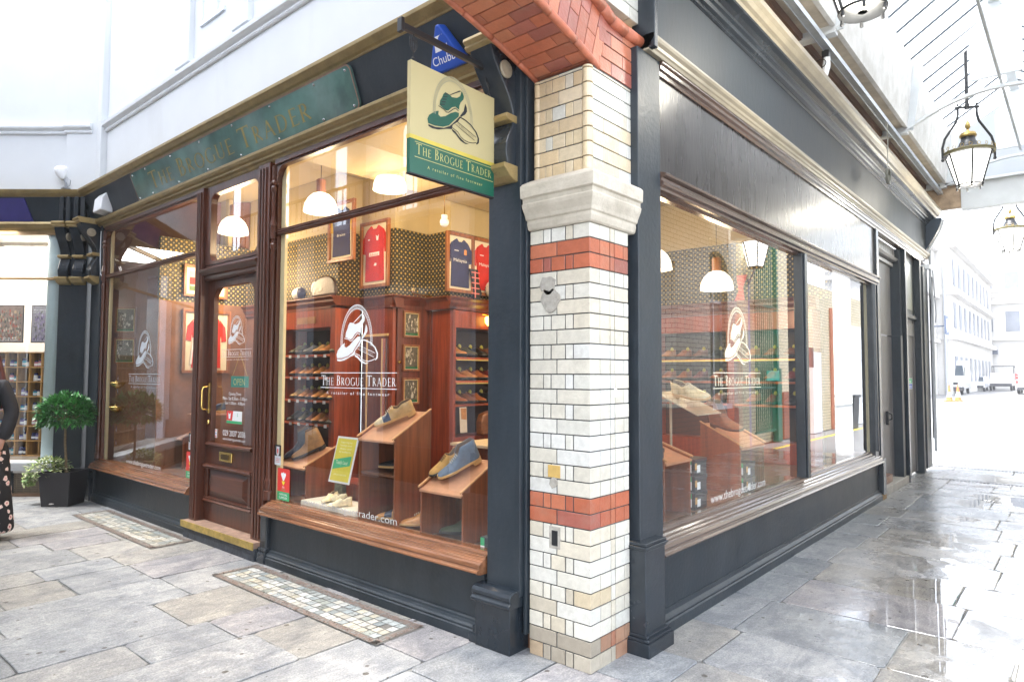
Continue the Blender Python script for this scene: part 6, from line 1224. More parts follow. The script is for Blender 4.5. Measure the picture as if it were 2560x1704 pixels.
# shoes ---------------------------------------------------------------
LE = {}
def leather(n, c, r=.38): return M('leather_'+n, c, r, .22, 25, .12, 120, coat=.1)
COLS = dict(tan=(.50, .22, .06), brown=(.20, .075, .03), black=(.018, .017, .018), navy=(.04, .055, .10), oxblood=(.18, .03, .025), grey=(.16, .19, .23), sand=(.48, .30, .12), olive=(.09, .09, .05), chestnut=(.36, .12, .04), cream=(.75, .65, .42))
def shoe_mesh(mb, L=.29, col_h=.085, boot=0, mi=0, si=1, ii=2, toe_mi=None, mid_mi=None, ns=22):
    """shoe lying along -y (toe at y=-L, heel at 0), loft of cross-sections"""
    def wd(t): # t 0 toe .. 1 heel
        if t < .12: return .037*math.sqrt(max(0.0, 1-((.12-t)/.12)**2))*.86+.004
        if t < .35: return .036+.012*sin((t-.12)/.23*pi/2)
        if t < .70: return .048-.013*(.5-.5*cos((t-.35)/.35*pi))
        return .035*math.sqrt(max(0.02, 1-max(0, (t-.86)/.14)**2.2))
    def ht(t):
        if t < .3: return .022+.034*math.sqrt(min(1, t/.3))*.95
        if t < .52: return .055+.040*((t-.3)/.22)**1.2
        base = .092 if not boot else .092+(boot-.085)*min(1, (t-.52)/.12)
        if t < .75: return base-(.018*sin((t-.52)/.23*pi) if not boot else 0)
        return base+(.006*(t-.75)/.25)
    K = 13; vs = []; rows = []
    z0 = .018
    for i in range(ns+1):
        t = (i/ns); w_, h_ = wd(t), ht(t); y_ = -L*(1-t); zb = z0+.004*(t > .68); opn = t > .54
        sec = []
        for j in range(K):
            u = j/(K-1); a = pi*u
            if not opn or t > .985:
                cx_, cz_ = -cos(a)*w_*(1-.10*sin(a)), sin(a)**.72 if sin(a) > 0 else 0
                sec.append((cx_, y_, zb+(h_-zb)*cz_))
            else:
                q = min(1, (t-.54)/.08); tw = w_*(.82 if not boot else .86)
                prof = [(-w_, 0), (-w_*1.02, .35), (-w_*.94, .7), (-tw, 1), (-tw*.8, 1.0), (-tw*.74, .8), (0, 1-q*.78), (tw*.74, .8), (tw*.8, 1.0), (tw, 1), (w_*.94, .7), (w_*1.02, .35), (w_, 0)]
                sec.append((prof[j][0], y_-(0 if not boot else 0), zb+(h_-zb)*prof[j][1]))
        rows.append(sec)
    k = len(mb.v)
    for s in rows: mb.v += s
    for i in range(ns):
        t = (i+.5)/ns
        for j in range(K-1):
            inn = t > .56 and 4 <= j <= 7
            m_ = ii if inn else (toe_mi if (toe_mi is not None and t < .24) else (mid_mi if (mid_mi is not None and .24 <= t < .42) else mi))
            mb.f.append([k+i*K+j, k+i*K+j+1, k+(i+1)*K+j+1, k+(i+1)*K+j]); mb.m.append(m_); mb.c.append((1, 1, 1))
    for r_ in (0, ns): mb.f.append([k+r_*K+j for j in range(K)]); mb.m.append(mi); mb.c.append((1, 1, 1))
def sole_mesh(mb, L=.29, th=.018, mi=0):
    pts = []
    def wd(t):
        if t < .12: return .041*math.sqrt(max(0.0, 1-((.12-t)/.12)**2))*.9+.002
        if t < .35: return .041+.012*sin((t-.12)/.23*pi/2)
        if t < .70: return .053-.014*(.5-.5*cos((t-.35)/.35*pi))
        return .039*math.sqrt(max(0.02, 1-max(0, (t-.86)/.14)**2.2))
    ts = [0, .015, .04, .08, .12, .2, .3, .4, .5, .6, .7, .8, .88, .94, .98, 1.012]
    left = [(-wd(min(1, t)), -L*(1-t)-.003) for t in ts]; right = [(wd(min(1, t)), -L*(1-t)-.003) for t in reversed(ts)]
    pts = left+right
    mb.prism(pts, (0, 0, 0), X, Y, Z, .006, .022, mi); 
    hl = [p for p in pts if p[1] > -L*.27]; mb.prism(hl, (0, 0, 0), X, Y, Z, -.012, .0059, mi)
def laces_mesh(mb, mi=0, n=5):
    for i in range(n):
        t = .36+i*.042; y_ = -.29*(1-t); z_ = .062+.030*((t-.3)/.22)+.004
        mb.tube([(-.018, y_, z_-.006), (0, y_-.002, z_+.003), (.018, y_, z_-.006)], .0026, 5, mi)
def make_shoe(name, label, cat, up, sole, lace=None, boot=0, toe=None, mid=None, group=None):
    t = thing(name, label, cat, (0, 0, 0), group)
    mats = [up, sole, M('leather_lining', (.12, .07, .04), .6)]; m = MB(); kw = {}  # lining darkened: shade inside the shoe openings is put into its colour
    if toe: mats.append(toe); kw['toe_mi'] = 3
    if mid: mats.append(mid); kw['mid_mi'] = len(mats)-1
    shoe_mesh(m, boot=boot, **kw); m.build('upper', mats, t, smooth=True)
    m = MB(); sole_mesh(m); m.build('sole', sole, t, bev=.003)
    if lace is not None: m = MB(); laces_mesh(m); m.build('laces', lace, t)
    return t
sl_tan = M('sole_tan', (.55, .32, .12), .5, .1, 20); sl_dk = M('sole_dark', (.03, .025, .02), .6)
def put(o, x, y, z, rz=0, slope=0, s=1.0):
    o.location = (x, y, z); o.rotation_mode = 'ZXY'; o.rotation_euler = (slope, 0, rz); o.scale = (s, s, s); return o
# small one-piece shoes for the shelves
SH = {}
for n_, c in COLS.items():
    m = MB(); shoe_mesh(m, ns=14); sole_mesh(m, mi=1); m.lathe([(.014, .08), (.019, .098), (.014, .112), (.004, .12)], 0, -.055, 8, 3)
    me = m.build('shelf_shoe', [leather(n_, c), sl_dk, M('leather_lining', (.12, .07, .04), .6), M('shoe_tree', (.50, .46, .08), .4)], None, smooth=True); SH[n_] = me  # lining carries the same painted shade
word = dict(tan='tan', brown='dark brown', black='black', navy='navy', oxblood='oxblood', grey='grey', sand='sand coloured', olive='olive', chestnut='chestnut', cream='cream')
usedS = set()
def shelf_shoe(kind, x, y, z, rz, label):
    o = SH[kind]
    if kind in usedS: o = dup(o, (x, y, z))
    usedS.add(kind); o.location = (x, y, z); o.rotation_euler = (0, 0, rz); o.scale = (1.1, 1.1, 1.12); tag(o, label, 'shoe', 'shoes on the display shelves')
shelfn = {0: 'top', 1: 'second', 2: 'third', 3: 'bottom'}
seqA = [['olive', 'black', 'grey', 'sand', 'tan'], ['chestnut', 'tan', 'tan', 'tan', 'chestnut'], ['sand', 'tan', 'brown', 'tan', 'tan'], ['black', 'olive', 'brown', 'tan', 'brown']]
for si, z_ in enumerate((1.714, 1.479, 1.234, .989)):
    for i in range(6):
        k = seqA[si][i % 5]; shelf_shoe(k, -4.76+i*.15, 1.37, z_, radians(rnd.uniform(18, 30)), '%s shoe, %s from the left on the %s shelf behind the large window' % (word[k], ordn[i], shelfn[si]))
    for i in range(2):
        k = seqA[(si+1) % 4][i]; shelf_shoe(k, -5.10+i*.12, 1.37, z_, radians(22), '%s shoe, %s one in the narrow left bay, %s shelf' % (word[k], ('left', 'right')[i], shelfn[si]))
seqD = [['tan', 'black', 'chestnut', 'olive', 'brown'], ['oxblood', 'chestnut', 'chestnut', 'chestnut', 'tan'], ['brown', 'black', 'chestnut', 'chestnut', 'oxblood']]
q = 0
for si, z_ in enumerate((1.689, 1.444, 1.199)):
    for i in range(12):
        y_ = 2.06+i*.17
        if any(abs(y_-b) < .08 for b in (3.05, 4.2)): continue
        k = seqD[si][(i*3+si) % 5]; shelf_shoe(k, -3.25, y_, z_, radians(90+rnd.uniform(-6, 6)), '%s shoe, %s along the %s shelf of the side wall cabinet' % (word[k], (ordn+['eleventh', 'twelfth'])[i], ('top', 'middle', 'lower')[si]))
for n_ in list(SH):
    if n_ not in usedS: bpy.data.objects.remove(SH[n_])
# sloped display stands ---------------------------------------------------------
stm = wood('stand_wood', (.22, .065, .022), .3, 'z', .3); stt = M('stand_top', (.46, .22, .12), .4, .15, 15)
def stand(label, x0, x1, y0, y1, z0, zf, zb, shelf=None, along='x'):
    t = thing('display_stand', label, 'display stand', ((x0+x1)/2, (y0+y1)/2, z0)); th = .014
    P = [(y0, z0), (y1, z0), (y1, zb), (y0, zf)]
    A, B = (X, Y) if along == 'x' else (Y, -X)
    fr = lambda pts, m, a, b, mi=0: m.prism(pts, (0, 0, 0), Y if along == 'x' else -X, Z, X if along == 'x' else Y, a, b, mi)
    m = MB(); fr(P, m, x0, x0+th); fr(P, m, x1-th, x1); m.build('side_panel', stm, t, bev=.002)
    m = MB(); fr([(y1-th, z0), (y1, z0), (y1, zb-.02), (y1-th, zb-.02)], m, x0+th, x1-th)
    if shelf: fr([(y0+.01, shelf), (y1-th, shelf), (y1-th, shelf+th), (y0+.01, shelf+th)], m, x0+th, x1-th)
    m.build('inner_panel', wood('stand_dark', (.12, .045, .02), .4, 'z', .1), t)
    sl = (zb-zf)/(y1-y0)
    m = MB(); fr([(y0-.015, zf-.028-.015*sl), (y1, zb-.028), (y1, zb-.014), (y0-.015, zf-.014-.015*sl)], m, x0+.006, x1-.006); m.build('sloping_top', stt, t, bev=.002)
    m = MB(); 
    for a in (x0, x1-th): fr([(y0-.02, zf-.02*sl), (y1+.005, zb+.005*sl), (y1+.005, zb+.012), (y0-.02, zf+.012-.02*sl)], m, a-.001, a+th+.001)
    m.build('edge_rail', M('rail_wood', (.55, .30, .14), .35, .2, 20), t, bev=.002)
    return sl
slp1 = stand('short sloped wooden stand at the right end of the large window', -1.345, -.955, .05, .37, .462, .785, .955)
slp2 = stand('tall sloped wooden stand in the middle of the large window', -2.0, -1.60, .05, .37, .462, 1.065, 1.245, .80)
slp3 = stand('low sloped wooden stand at the left of the large window', -3.22, -2.79, .13, .42, .462, .765, .90)
sa = math.atan(slp1)
o = make_shoe('desert_boot', 'grey suede ankle boot with a tan sole on the short stand', 'shoe', M('suede_grey', (.13, .17, .23), .8, .15, 40, .3, 150), sl_tan, M('cream_lace', (.5, .45, .35), .7), boot=.135); put(o, -1.085, .34, .955, radians(-28), sa, 1.05)
o = make_shoe('suede_shoe', 'tan suede lace-up shoe beside the grey ankle boot', 'shoe', M('suede_tan', (.46, .25, .07), .8, .15, 40, .3, 150), sl_dk, sl_dk, boot=0); put(o, -1.21, .35, .958, radians(-22), sa, 1.0)
o = make_shoe('brogue_shoe', 'two-tone tan and navy brogue alone on the tall stand', 'shoe', leather('sand', (.52, .34, .12)), sl_tan, M('cream_lace', (.5, .45, .35), .7), toe=leather('pale', (.62, .5, .3)), mid=leather('navy', COLS['navy'])); put(o, -1.73, .34, 1.235, radians(-38), sa, 1.05)
o = make_shoe('chelsea_boot', 'tan pull-on boot on the low stand', 'boot', leather('tanboot', (.36, .20, .08)), sl_dk, None, boot=.175); put(o, -2.93, .40, .90, radians(-34), sa, 1.0)
o = make_shoe('chelsea_boot', 'navy pull-on boot behind the tan boot on the low stand', 'boot', leather('navyboot', (.035, .05, .08)), sl_dk, None, boot=.175); put(o, -3.06, .41, .90, radians(-30), sa, 1.0)
o = make_shoe('lace_boot', 'tan lace boot on the window floor between the two stands', 'boot', leather('tan', COLS['tan']), sl_tan, M('cream_lace', (.5, .45, .35), .7), boot=.13); put(o, -1.42, .32, .478, radians(-42), 0)
o = make_shoe('ankle_boot', 'olive green ankle boot on the floor of the short stand', 'boot', M('suede_olive', (.07, .085, .045), .8), sl_dk, None, boot=.14); put(o, -1.04, .33, .476, radians(-50), 0)
o = make_shoe('brogue_shoe', 'navy and tan shoe on the floor of the tall stand', 'shoe', leather('tan', COLS['tan']), sl_tan, None, mid=leather('navy', COLS['navy'])); put(o, -1.68, .32, .478, radians(-50), 0)
o = make_shoe('low_shoe', 'black shoe with a pale sole on the inner shelf of the tall stand', 'shoe', leather('black', COLS['black']), sl_tan, None); put(o, -1.68, .33, .83, radians(-55), 0)
# linen covered box with soft cream baby shoes
lbx = MB(); 
lbx.box(-2.72, -2.02, .04, .30, .462, .525)
o = lbx.build('linen_box', M('linen', (.72, .68, .56), .8, .1, 30, .5, 60, stretch=(1, 1, .1)), None, org=(-2.37, .17, .462), bev=.008); tag(o, 'low box draped in cream linen at the foot of the window', 'display box')
for i, (x_, y_, r_) in enumerate(((-2.50, .22, 20), (-2.34, .20, -65), (-2.22, .16, -20))):
    o = make_shoe('soft_shoe', ('cream soft shoe, left one on the linen box', 'cream soft shoe lying across the middle of the linen box', 'cream soft shoe, right one on the linen box')[i], 'shoe', leather('cream', (.72, .58, .34)), leather('cream', (.72, .58, .34)), None, group='cream soft shoes'); put(o, x_, y_, .535, radians(r_), 0, .62)
ad = thing('poster_stand', 'yellow and green show card in a white frame behind the linen box', 'show card', (-2.45, .3, .6)); m = MB()
Um = Vector((1, 0, 0)); Vm = Vector((0, .25, 1)).normalized(); oo = Vector((-2.62, .22, .655)); Nm = Um.cross(Vm)
m.prism([(0, 0), (.27, 0), (.27, .36), (0, .36)], oo, Um, Vm, Nm, -.008, 0, 0); m.build('card_frame', whitep, ad, bev=.003)
m = MB(); m.flat([(.015, .015), (.255, .015), (.255, .345), (.015, .345)], oo+Nm*.0008, Um, Vm, 0); m.flat([(.02, .10), (.235, .14), (.235, .215), (.02, .175)], oo+Nm*.0016, Um, Vm, 1)
for k_, (tx, zz) in enumerate((('Supporting our', .31), ('local high street', .285), ('shops and', .26), ('traders', .235))): put_sans(m, tx, .014, oo+Nm*.0016+Um*.135+Vm*zz, Um, Vm, .15, 2, center=True)
put_sans(m, 'Totally Local', .03, oo+Nm*.0024+Um*.125+Vm*.145, Um, Vm, .15, 2, center=True); put_sans(m, 'pick up a card inside', .014, oo+Nm*.0016+Um*.135+Vm*.06, Um, Vm, .16, 2, center=True); m.build('card_print', [M('card_yellow', (.72, .62, .08), .5, .05), M('card_green', (.08, .45, .22), .5), M('card_cream', (.85, .85, .6), .5)], ad)
m = MB(); m.box(-2.66, -2.2, .30, .50, .63, .65); m.box(-2.60, -2.28, .34, .48, .46, .63); m.build('plinth', cab, ad)
m = MB(); m.prism([(-.055, 0), (.055, 0), (.045, .15), (-.045, .15)], (-2.60, .30, .53), X, Z, Y, 0, .05, 0); o = m.build('gift_bag', M('floral_card', (.16, .17, .12), .6, .5, 30), None, org=(-2.60, .3, .53), bev=.003); tag(o, 'small dark patterned bag standing behind the cream shoes', 'gift bag')
m = MB(); m.lathe([(.022, 0), (.022, .16), (.012, .165), (.012, .18)], -3.14, .16, 14, z=.462); m.box(-3.15, -3.13, .137, .1385, .49, .60, 1); o = m.build('spray_can', [M('can_black', (.02, .02, .025), .25), whitel], None, org=(-3.14, .16, .462)); tag(o, 'slim black spray can under the low stand', 'spray can')
# things on top of the panelling
hb = thing('holdall', 'brown leather holdall with a white crest on top of the cabinet', 'bag', (-4.2, 1.3, 2.3)); m = MB()
pts = [(-.24, 0), (.24, 0), (.26, .05), (.24, .15), (.17, .21), (-.17, .21), (-.24, .15), (-.26, .05)]
pts = [(.24*cos(a)*(1 if abs(cos(a)) < .9 else .98), .03+.20*sin(a)**.8) for a in [i*pi/14 for i in range(15)]]+[(-.235, 0), (.235, 0)]
m.prism(pts, (-4.12, 1.19, 2.305), X, Z, Y, -.06, .15); m.build('bag_body', M('leather_bag', (.07, .045, .045), .3, .3, 8, .3, 40), hb, bev=.03, seg=3)
m = MB(); m.tube([(-4.12+.13*cos(a), 1.17, 2.50+.10*sin(a)) for a in [i*pi/10 for i in range(11)]], .008, 6); m.build('bag_handle', black, hb)
m = MB(); m.flat([(-4.28+.06*cos(a)*1.1, 2.41+.07*sin(a)) for a in [i*pi/10 for i in range(20)]], (0, 1.132, 0), X, Z); m.build('bag_crest', whitel, hb)
rb = MB(); rb.ball(-4.60, 1.16, 2.375, .075, n=16, sq=(1.7, 1, 1)); 
for i, f_ in enumerate(rb.f):
    cx_ = sum(rb.v[v][0] for v in f_)/len(f_); rb.m[i] = 1 if cx_ > -4.545 else 0
o = rb.build('rugby_ball', [whitep, M('ball_navy', (.03, .04, .13), .4)], None, smooth=True, org=(-4.6, 1.16, 2.3)); tag(o, 'white and navy rugby ball at the left of the holdall', 'ball')
fbm = MB(); fbm.ball(-2.86, 2.42, 2.41, .10, n=20, c=(.8, .78, .7))
cs = [Vector(v) for v in [(0, 1, 1.618), (0, -1, 1.618), (0, 1, -1.618), (0, -1, -1.618), (1, 1.618, 0), (-1, 1.618, 0), (1, -1.618, 0), (-1, -1.618, 0), (1.618, 0, 1), (-1.618, 0, 1), (1.618, 0, -1), (-1.618, 0, -1)]]
for c in cs:
    c = c.normalized(); a = c.orthogonal().normalized(); b = c.cross(a); fbm.add([Vector((-2.86, 2.42, 2.41))+(c*.97+a*.28*cos(k*2*pi/5)+b*.28*sin(k*2*pi/5)).normalized()*.1015 for k in range(5)], [(0, 1, 2, 3, 4)], 0, (.02, .02, .02))
o = fbm.build('football', tilem, None, org=(-2.86, 2.42, 2.31)); tag(o, 'black and white football on the cornice in front of the red shirt', 'ball')
sc = MB(); pts = [(2.10, 2.60), (2.22, 2.60), (2.24, 2.45), (2.28, 2.36), (2.26, 2.29), (2.16, 2.28), (2.17, 2.37), (2.14, 2.47)]
sc.prism(pts, (-2.93, 0, 0), Y, Z, X, 0, .02, 0)
for k_ in range(5): sc.prism([(2.12, 2.34+k_*.055), (2.24, 2.34+k_*.055), (2.24, 2.352+k_*.055), (2.12, 2.352+k_*.055)], (-2.91, 0, 0), Y, Z, X, 0.0002, .003, 1)
sc.prism([(2.17, 2.3), (2.185, 2.3), (2.18, 2.58), (2.165, 2.58)], (-2.91, 0, 0), Y, Z, X, .001, .004, 1)
o = sc.build('checked_scarf', [inkb, M('scarf_pink', (.7, .22, .2), .8)], None, org=(-2.93, 2.17, 2.3)); tag(o, 'black and pink checked scarf hanging in front of the wide shirt frame', 'scarf')
sc = MB(); sc.prism([(-1.02, 2.62), (-.90, 2.62), (-.95, 2.48), (-.93, 2.31), (-1.06, 2.31), (-1.0, 2.44)], (0, 4.46, 0), X, Z, Y, 0, .02); o = sc.build('red_pennant', redm_, None, org=(-2.2, 4.1, 2.3)); tag(o, 'plain red cloth hanging on the wallpaper seen through the alley window', 'pennant')
bt = MB(); bt.tube([(-3.25, 1.62, 2.315), (-3.28, 1.9, 2.315)], .012, 8); bt.ball(-3.3, 1.66, 2.36, .03, n=10); o = bt.build('picture_light', brass, None, org=(-3.3, 1.7, 2.3)); tag(o, 'brass picture light lying along the narrow cornice', 'picture light')
cm = thing('security_camera', 'small white dome camera hanging on a chain under the cream ceiling', 'camera', (-2.6, 1.5, 2.95)); m = MB(); m.ball(-2.62, 1.45, 2.93, .045, n=12); m.lathe([(.03, .03), (.03, .07)], -2.62, 1.45, 12, z=2.93); m.build('dome', whitep, cm, smooth=True); m = MB(); m.tube([(-2.62, 1.45, 2.99), (-2.62, 1.45, 3.25)], .005, 5); m.build('chain', brass, cm)
# counter with tins in front of the side cabinet
cn = thing('counter', 'low wooden counter with a pale front edge behind the short stand', 'counter', (-1.4, 1.1, .2)); m = MB(); m.box(-1.95, -.55, .95, 1.35, .2, .93); m.build('counter_body', cabd, cn); m = MB(); m.box(-1.97, -.53, .92, 1.37, .93, .95); m.build('counter_top', M('counter_edge', (.7, .55, .35), .4), cn)
cans = [('canister', 'green and silver tin, %s along the counter', (-1.10, 1.05)), ('canister', '', (-1.02, 1.08)), ('canister', '', (-.93, 1.06))]
for i, (n_, l_, (x_, y_)) in enumerate(cans):
    m = MB(); m.lathe([(.032, 0), (.034, .005), (.034, .10)], x_, y_, 16, 0, z=.95); m.lathe([(.034, .10), (.034, .155), (.03, .17), (.001, .17)], x_, y_, 16, 1, z=.95); o = m.build('canister', [M('tin_silver', (.35, .38, .36), .3, .2, metal=.4), M('tin_green', (.02, .10, .08), .3)], None, org=(x_, y_, .95)); tag(o, 'green topped silver tin, %s of three on the counter' % ('leftmost', 'middle one', 'rightmost')[i], 'tin', 'tins on the counter')
bx = MB(); bx.box(-1.28, -1.20, 1.0, 1.10, .95, 1.09); o = bx.build('card_box', M('dark_teal_box', (.03, .07, .08), .5), None, org=(-1.24, 1.05, .95)); tag(o, 'small dark box on the counter left of the tins', 'box')
lf = MB(); lf.prism([(0, 0), (.10, 0), (.085, .26), (-.015, .26)], (-2.94, 2.0, .90), Y, Z, X, 0, .004, 0); lf.prism([(.01, .14), (.085, .13), (.08, .25), (.0, .25)], (-2.935, 2.0, .90), Y, Z, X, 0, .002, 1); o = lf.build('leaflet_card', [M('leaflet_white', (.7, .62, .5), .5), leather('tan', COLS['tan'])], None, org=(-2.94, 2.03, .87)); tag(o, 'tall printed card showing tan shoes, leaning on the side cabinet', 'card')
bg2 = thing('shoulder_bag', 'brown leather shoulder bag with a red front under the shoe shelves', 'bag', (-2.95, 2.42, .86)); m = MB(); m.prism([(-.15, 0), (.15, 0), (.155, .14), (.12, .22), (0, .25), (-.12, .22), (-.155, .14)], (-2.98, 2.42, .86), Y, Z, X, 0, .1); m.build('bag_body', leather('bagbrown', (.22, .09, .04)), bg2, bev=.02, seg=3); m = MB(); m.prism([(0, .02), (.13, .02), (.13, .16), (.02, .14)], (-2.88, 2.42, .86), Y, Z, X, .001, .008); m.build('bag_front', redm_, bg2)
m = MB(); m.box(-2.865, -2.86, 2.40, 2.52, .93, 1.02); put_sans(m, 'Handmade', .018, (-2.8595, 2.41, .99), Y, Z, .09, 1); put_sans(m, 'leather bags', .016, (-2.8595, 2.41, .955), Y, Z, .09, 1); m.build('bag_label', [greenv, yellowv], bg2)
# small bay: stands and shoes
stand('thin sloped stand in the small bay window', -5.95, -5.55, .35, .62, .46, .80, .92)
o = make_shoe('brogue_shoe', 'dark shoe with a tan toe in the small bay window', 'shoe', leather('brown', COLS['brown']), sl_tan, None, toe=leather('tan', COLS['tan'])); put(o, -5.72, .60, .93, radians(-40), .4)
gs = MB(); gs.box(-5.35, -4.95, .30, .60, 1.06, 1.072); gs.tube([(-5.15, .5, .46), (-5.15, .5, 1.06)], .012, 8, 1); o = gs.build('shoe_shelf', [stt, brass], None, org=(-5.15, .45, .46)); tag(o, 'small raised shelf on a brass rod in the small bay window', 'display shelf')
o = make_shoe('navy_shoe', 'navy shoe with a pale lining on the raised shelf', 'shoe', leather('navy', COLS['navy']), sl_tan, M('cream_lace', (.5, .45, .35), .7)); put(o, -5.06, .58, 1.09, radians(-45), .1)
o = make_shoe('low_shoe', 'pale grey shoe low in the small bay near the door', 'shoe', leather('grey', COLS['grey']), sl_tan, M('cream_lace', (.5, .45, .35), .7)); put(o, -4.72, .35, .62, radians(-40), .25)
sx_ = MB(); sx_.box(-4.95, -4.50, .12, .42, .46, .56); sx_.box(-4.93, -4.52, .14, .4, .57, .60); o = sx_.build('shoe_plinth', stt, None, org=(-4.7, .25, .46), bev=.004); tag(o, 'low tan display block at the right of the small bay', 'display block')
for i, z_ in enumerate((1.345, 1.06)):
    m = MB(); m.lathe([(.02, -.03), (.06, .0), (.085, .04), (.08, .045), (.05, .01)], -6.80, .11, 18, z=z_); m.ball(-6.78, .085, z_+.035, .022, n=8, sq=(.8, .8, 1.7)); o = m.build('brass_dish', M('bright_brass', (.85, .6, .2), .25, .1, metal=.9), None, org=(-6.8, .12, z_)); tag(o, ('upper', 'lower')[i]+' brass dish on the brown wall left in the small bay', 'brass dish')
# alley window display
stand('sloped stand holding a laced boot beside the corner post', .93, 1.30, .08, .42, .587, .965, 1.08, along='y')
stand('low sloped stand with dark boots in the middle of the alley window', 2.25, 2.75, .12, .45, .587, .95, 1.12, along='y')
bootm = leather('oxboot', (.16, .05, .035), .25)
o = make_shoe('lace_boot', 'polished reddish boot on the stand beside the corner post', 'boot', bootm, sl_dk, M('cream_lace', (.5, .45, .35), .7), boot=.17); put(o, -.36, 1.0, 1.06, radians(70), radians(18), 1.0)
o = make_shoe('lace_boot', 'dark brown boot on the middle stand of the alley window', 'boot', leather('brown', COLS['brown']), sl_dk, None, boot=.19); put(o, -.40, 2.35, 1.10, radians(70), radians(20), 1.1)
o = make_shoe('wing_shoe', 'pale tan brogue on a tilted glass shelf in the alley window', 'shoe', leather('pale', (.62, .5, .3)), sl_tan, M('cream_lace', (.5, .45, .35), .7)); put(o, -.36, 1.62, 1.36, radians(75), radians(24), 1.1)
m = MB(); m.prism([(-.10, 1.22), (-.42, 1.37), (-.42, 1.378), (-.10, 1.228)], (0, 0, 0), X, Z, Y, 1.45, 1.85); m.tube([(-.4, 1.65, .587), (-.4, 1.65, 1.36)], .01, 8); o = m.build('glass_shelf', M('acrylic', (.5, .42, .3), .15), None, org=(-.26, 1.65, .587)); tag(o, 'tilted clear shelf on a rod under the pale tan brogue', 'display shelf')
bxm = M('box_black', (.035, .045, .05), .5, .2, 10)
def boxes(y0, n, x0, lab):
    for i in range(n):
        z0 = .587+i*.115; t = thing('shoe_box', 'black shoe box with green label, %s of the %s stack in the alley window' % (('lowest', 'second', 'third', 'top')[i], lab), 'shoe box', (x0-.15, y0, z0), 'stacked shoe boxes')
        m = MB(); m.box(x0-.30, x0, y0, y0+.19, z0, z0+.085, 0); m.box(x0-.304, x0+.004, y0-.004, y0+.194, z0+.085, z0+.112, 0); m.build('carton', bxm, t, bev=.002)
        m = MB(); m.box(x0-.06, x0-.02, y0-.0052, y0-.004, z0+.075, z0+.11, 0); m.box(x0-.06, x0-.02, y0-.0052, y0-.004, z0+.02, z0+.075, 1); m.box(x0+.0041, x0+.0052, y0+.03, y0+.08, z0+.02, z0+.07, 1); m.box(x0+.0041, x0+.0052, y0+.0, y0+.03, z0+.04, z0+.085, 2); m.build('box_label', [greenv, whitel, M('label_tan', (.6, .35, .12), .5)], t)
boxes(.76, 4, -.09, 'near'); boxes(1.40, 3, -.10, 'middle'); boxes(2.30, 2, -.10, 'far')
bx = MB(); bx.box(-.74, -.70, .30, .5, .462, .52); o = bx.build('shoe_box', bxm, None, org=(-.72, .4, .462)); bpy.data.objects.remove(o)
t = thing('shoe_box', 'dark shoe box with a green tag at the right corner of the large window', 'shoe box', (-.70, .2, .462)); m = MB(); m.box(-.80, -.66, .04, .30, .462, .55); m.build('carton', bxm, t, bev=.003); m = MB(); m.box(-.80, -.77, .0388, .04, .50, .545, 0); m.box(-.80, -.77, .0388, .04, .465, .50, 1); m.build('box_label', [greenv, whitel], t)

# back wall of the shop, seen through the alley window
bc = thing('display_cabinet', 'cherry wood cabinet along the back wall, seen through the alley window, with lit shoe shelves', 'cabinet', (-1.5, 4.35, .2))
m = MB(); m.box(-2.98, -.12, 4.46, 4.49, .2, 2.17, 1)
for x_ in (-2.95, -1.95, -1.0, -.18): m.box(x_-.04, x_+.04, 4.2, 4.46, .2, 2.168)
m.box(-2.9, -.22, 4.21, 4.455, 1.98, 2.165); m.box(-2.9, -.22, 4.22, 4.455, .2, .80); m.build('carcass', [cab, M('cabinet_back', (.05, .032, .022), .6)], bc, bev=.003)
for z_ in (1.655, 1.41, 1.165): m = MB(); m.box(-2.91, -.22, 4.215, 4.455, z_, z_+.022); m.build('shelf', cabx, bc, bev=.002)
for z_ in (1.655,): m = MB(); m.box(-2.85, -.25, 4.208, 4.2145, z_-.004, z_+.012); m.build('strip_light', led, bc)
m = MB(); m.box(-.6, -.58, 4.6, 6.1, .2, 3.3); m.box(-.58, -.05, 4.56, 4.6, .2, 3.3); m.build('partition', M('dark_partition', (.02, .018, .016), .7), iw)  # added near-black panels stand in for the dark space behind the far pane
for si, z_ in enumerate((1.689, 1.444, 1.199)):
    for i in range(13):
        x_ = -2.78+i*.2
        if any(abs(x_-b) < .09 for b in (-1.95, -1.0)): continue
        k = seqD[si][(i*2+si) % 5]; o = [q for q in bpy.data.objects if q.name.startswith('shelf_shoe') and q.data.materials[0].name == 'leather_'+k]
        if not o: continue
        o = dup(o[0], (x_, 4.44, z_), 0); o.scale = (1.1, 1.1, 1.12); tag(o, '%s shoe, %s along the %s shelf of the back wall cabinet' % (word[k], (ordn+['eleventh', 'twelfth', 'thirteenth'])[i], ('top', 'middle', 'lower')[si]), 'shoe', 'shoes on the display shelves')
# ------------------------------------------------------------------ planter, bay tree, ivy
def leaf(m, p, d, up, L, W_, mi=0, c=(1, 1, 1)):
    d = d.normalized(); s = d.cross(up)
    if s.length < .01: s = d.orthogonal()
    s.normalize(); n = s.cross(d); a = p; b = p+d*L*.45+s*W_*.5+n*W_*.12; e = p+d*L-n*L*.10; f = p+d*L*.45-s*W_*.5+n*W_*.12; q = p+d*L*.45-n*W_*.05
    m.add([a, b, e, f, q], [(0, 1, 4), (1, 2, 4), (2, 3, 4), (3, 0, 4)], mi, c)
leafm = M('bay_leaf', (1, 1, 1), .32, .12, 12, attr=True, coat=.25); ivym = M('ivy_leaf', (1, 1, 1), .5, .1, 12, attr=True)
plc = Vector((-6.97, -.36, 0)); pu = Vector((.75, .66, 0)).normalized(); pw = Vector((-.66, .75, 0)).normalized()
pt = thing('planter', 'square tapered black planter in the corner holding the bay tree', 'planter', tuple(plc))
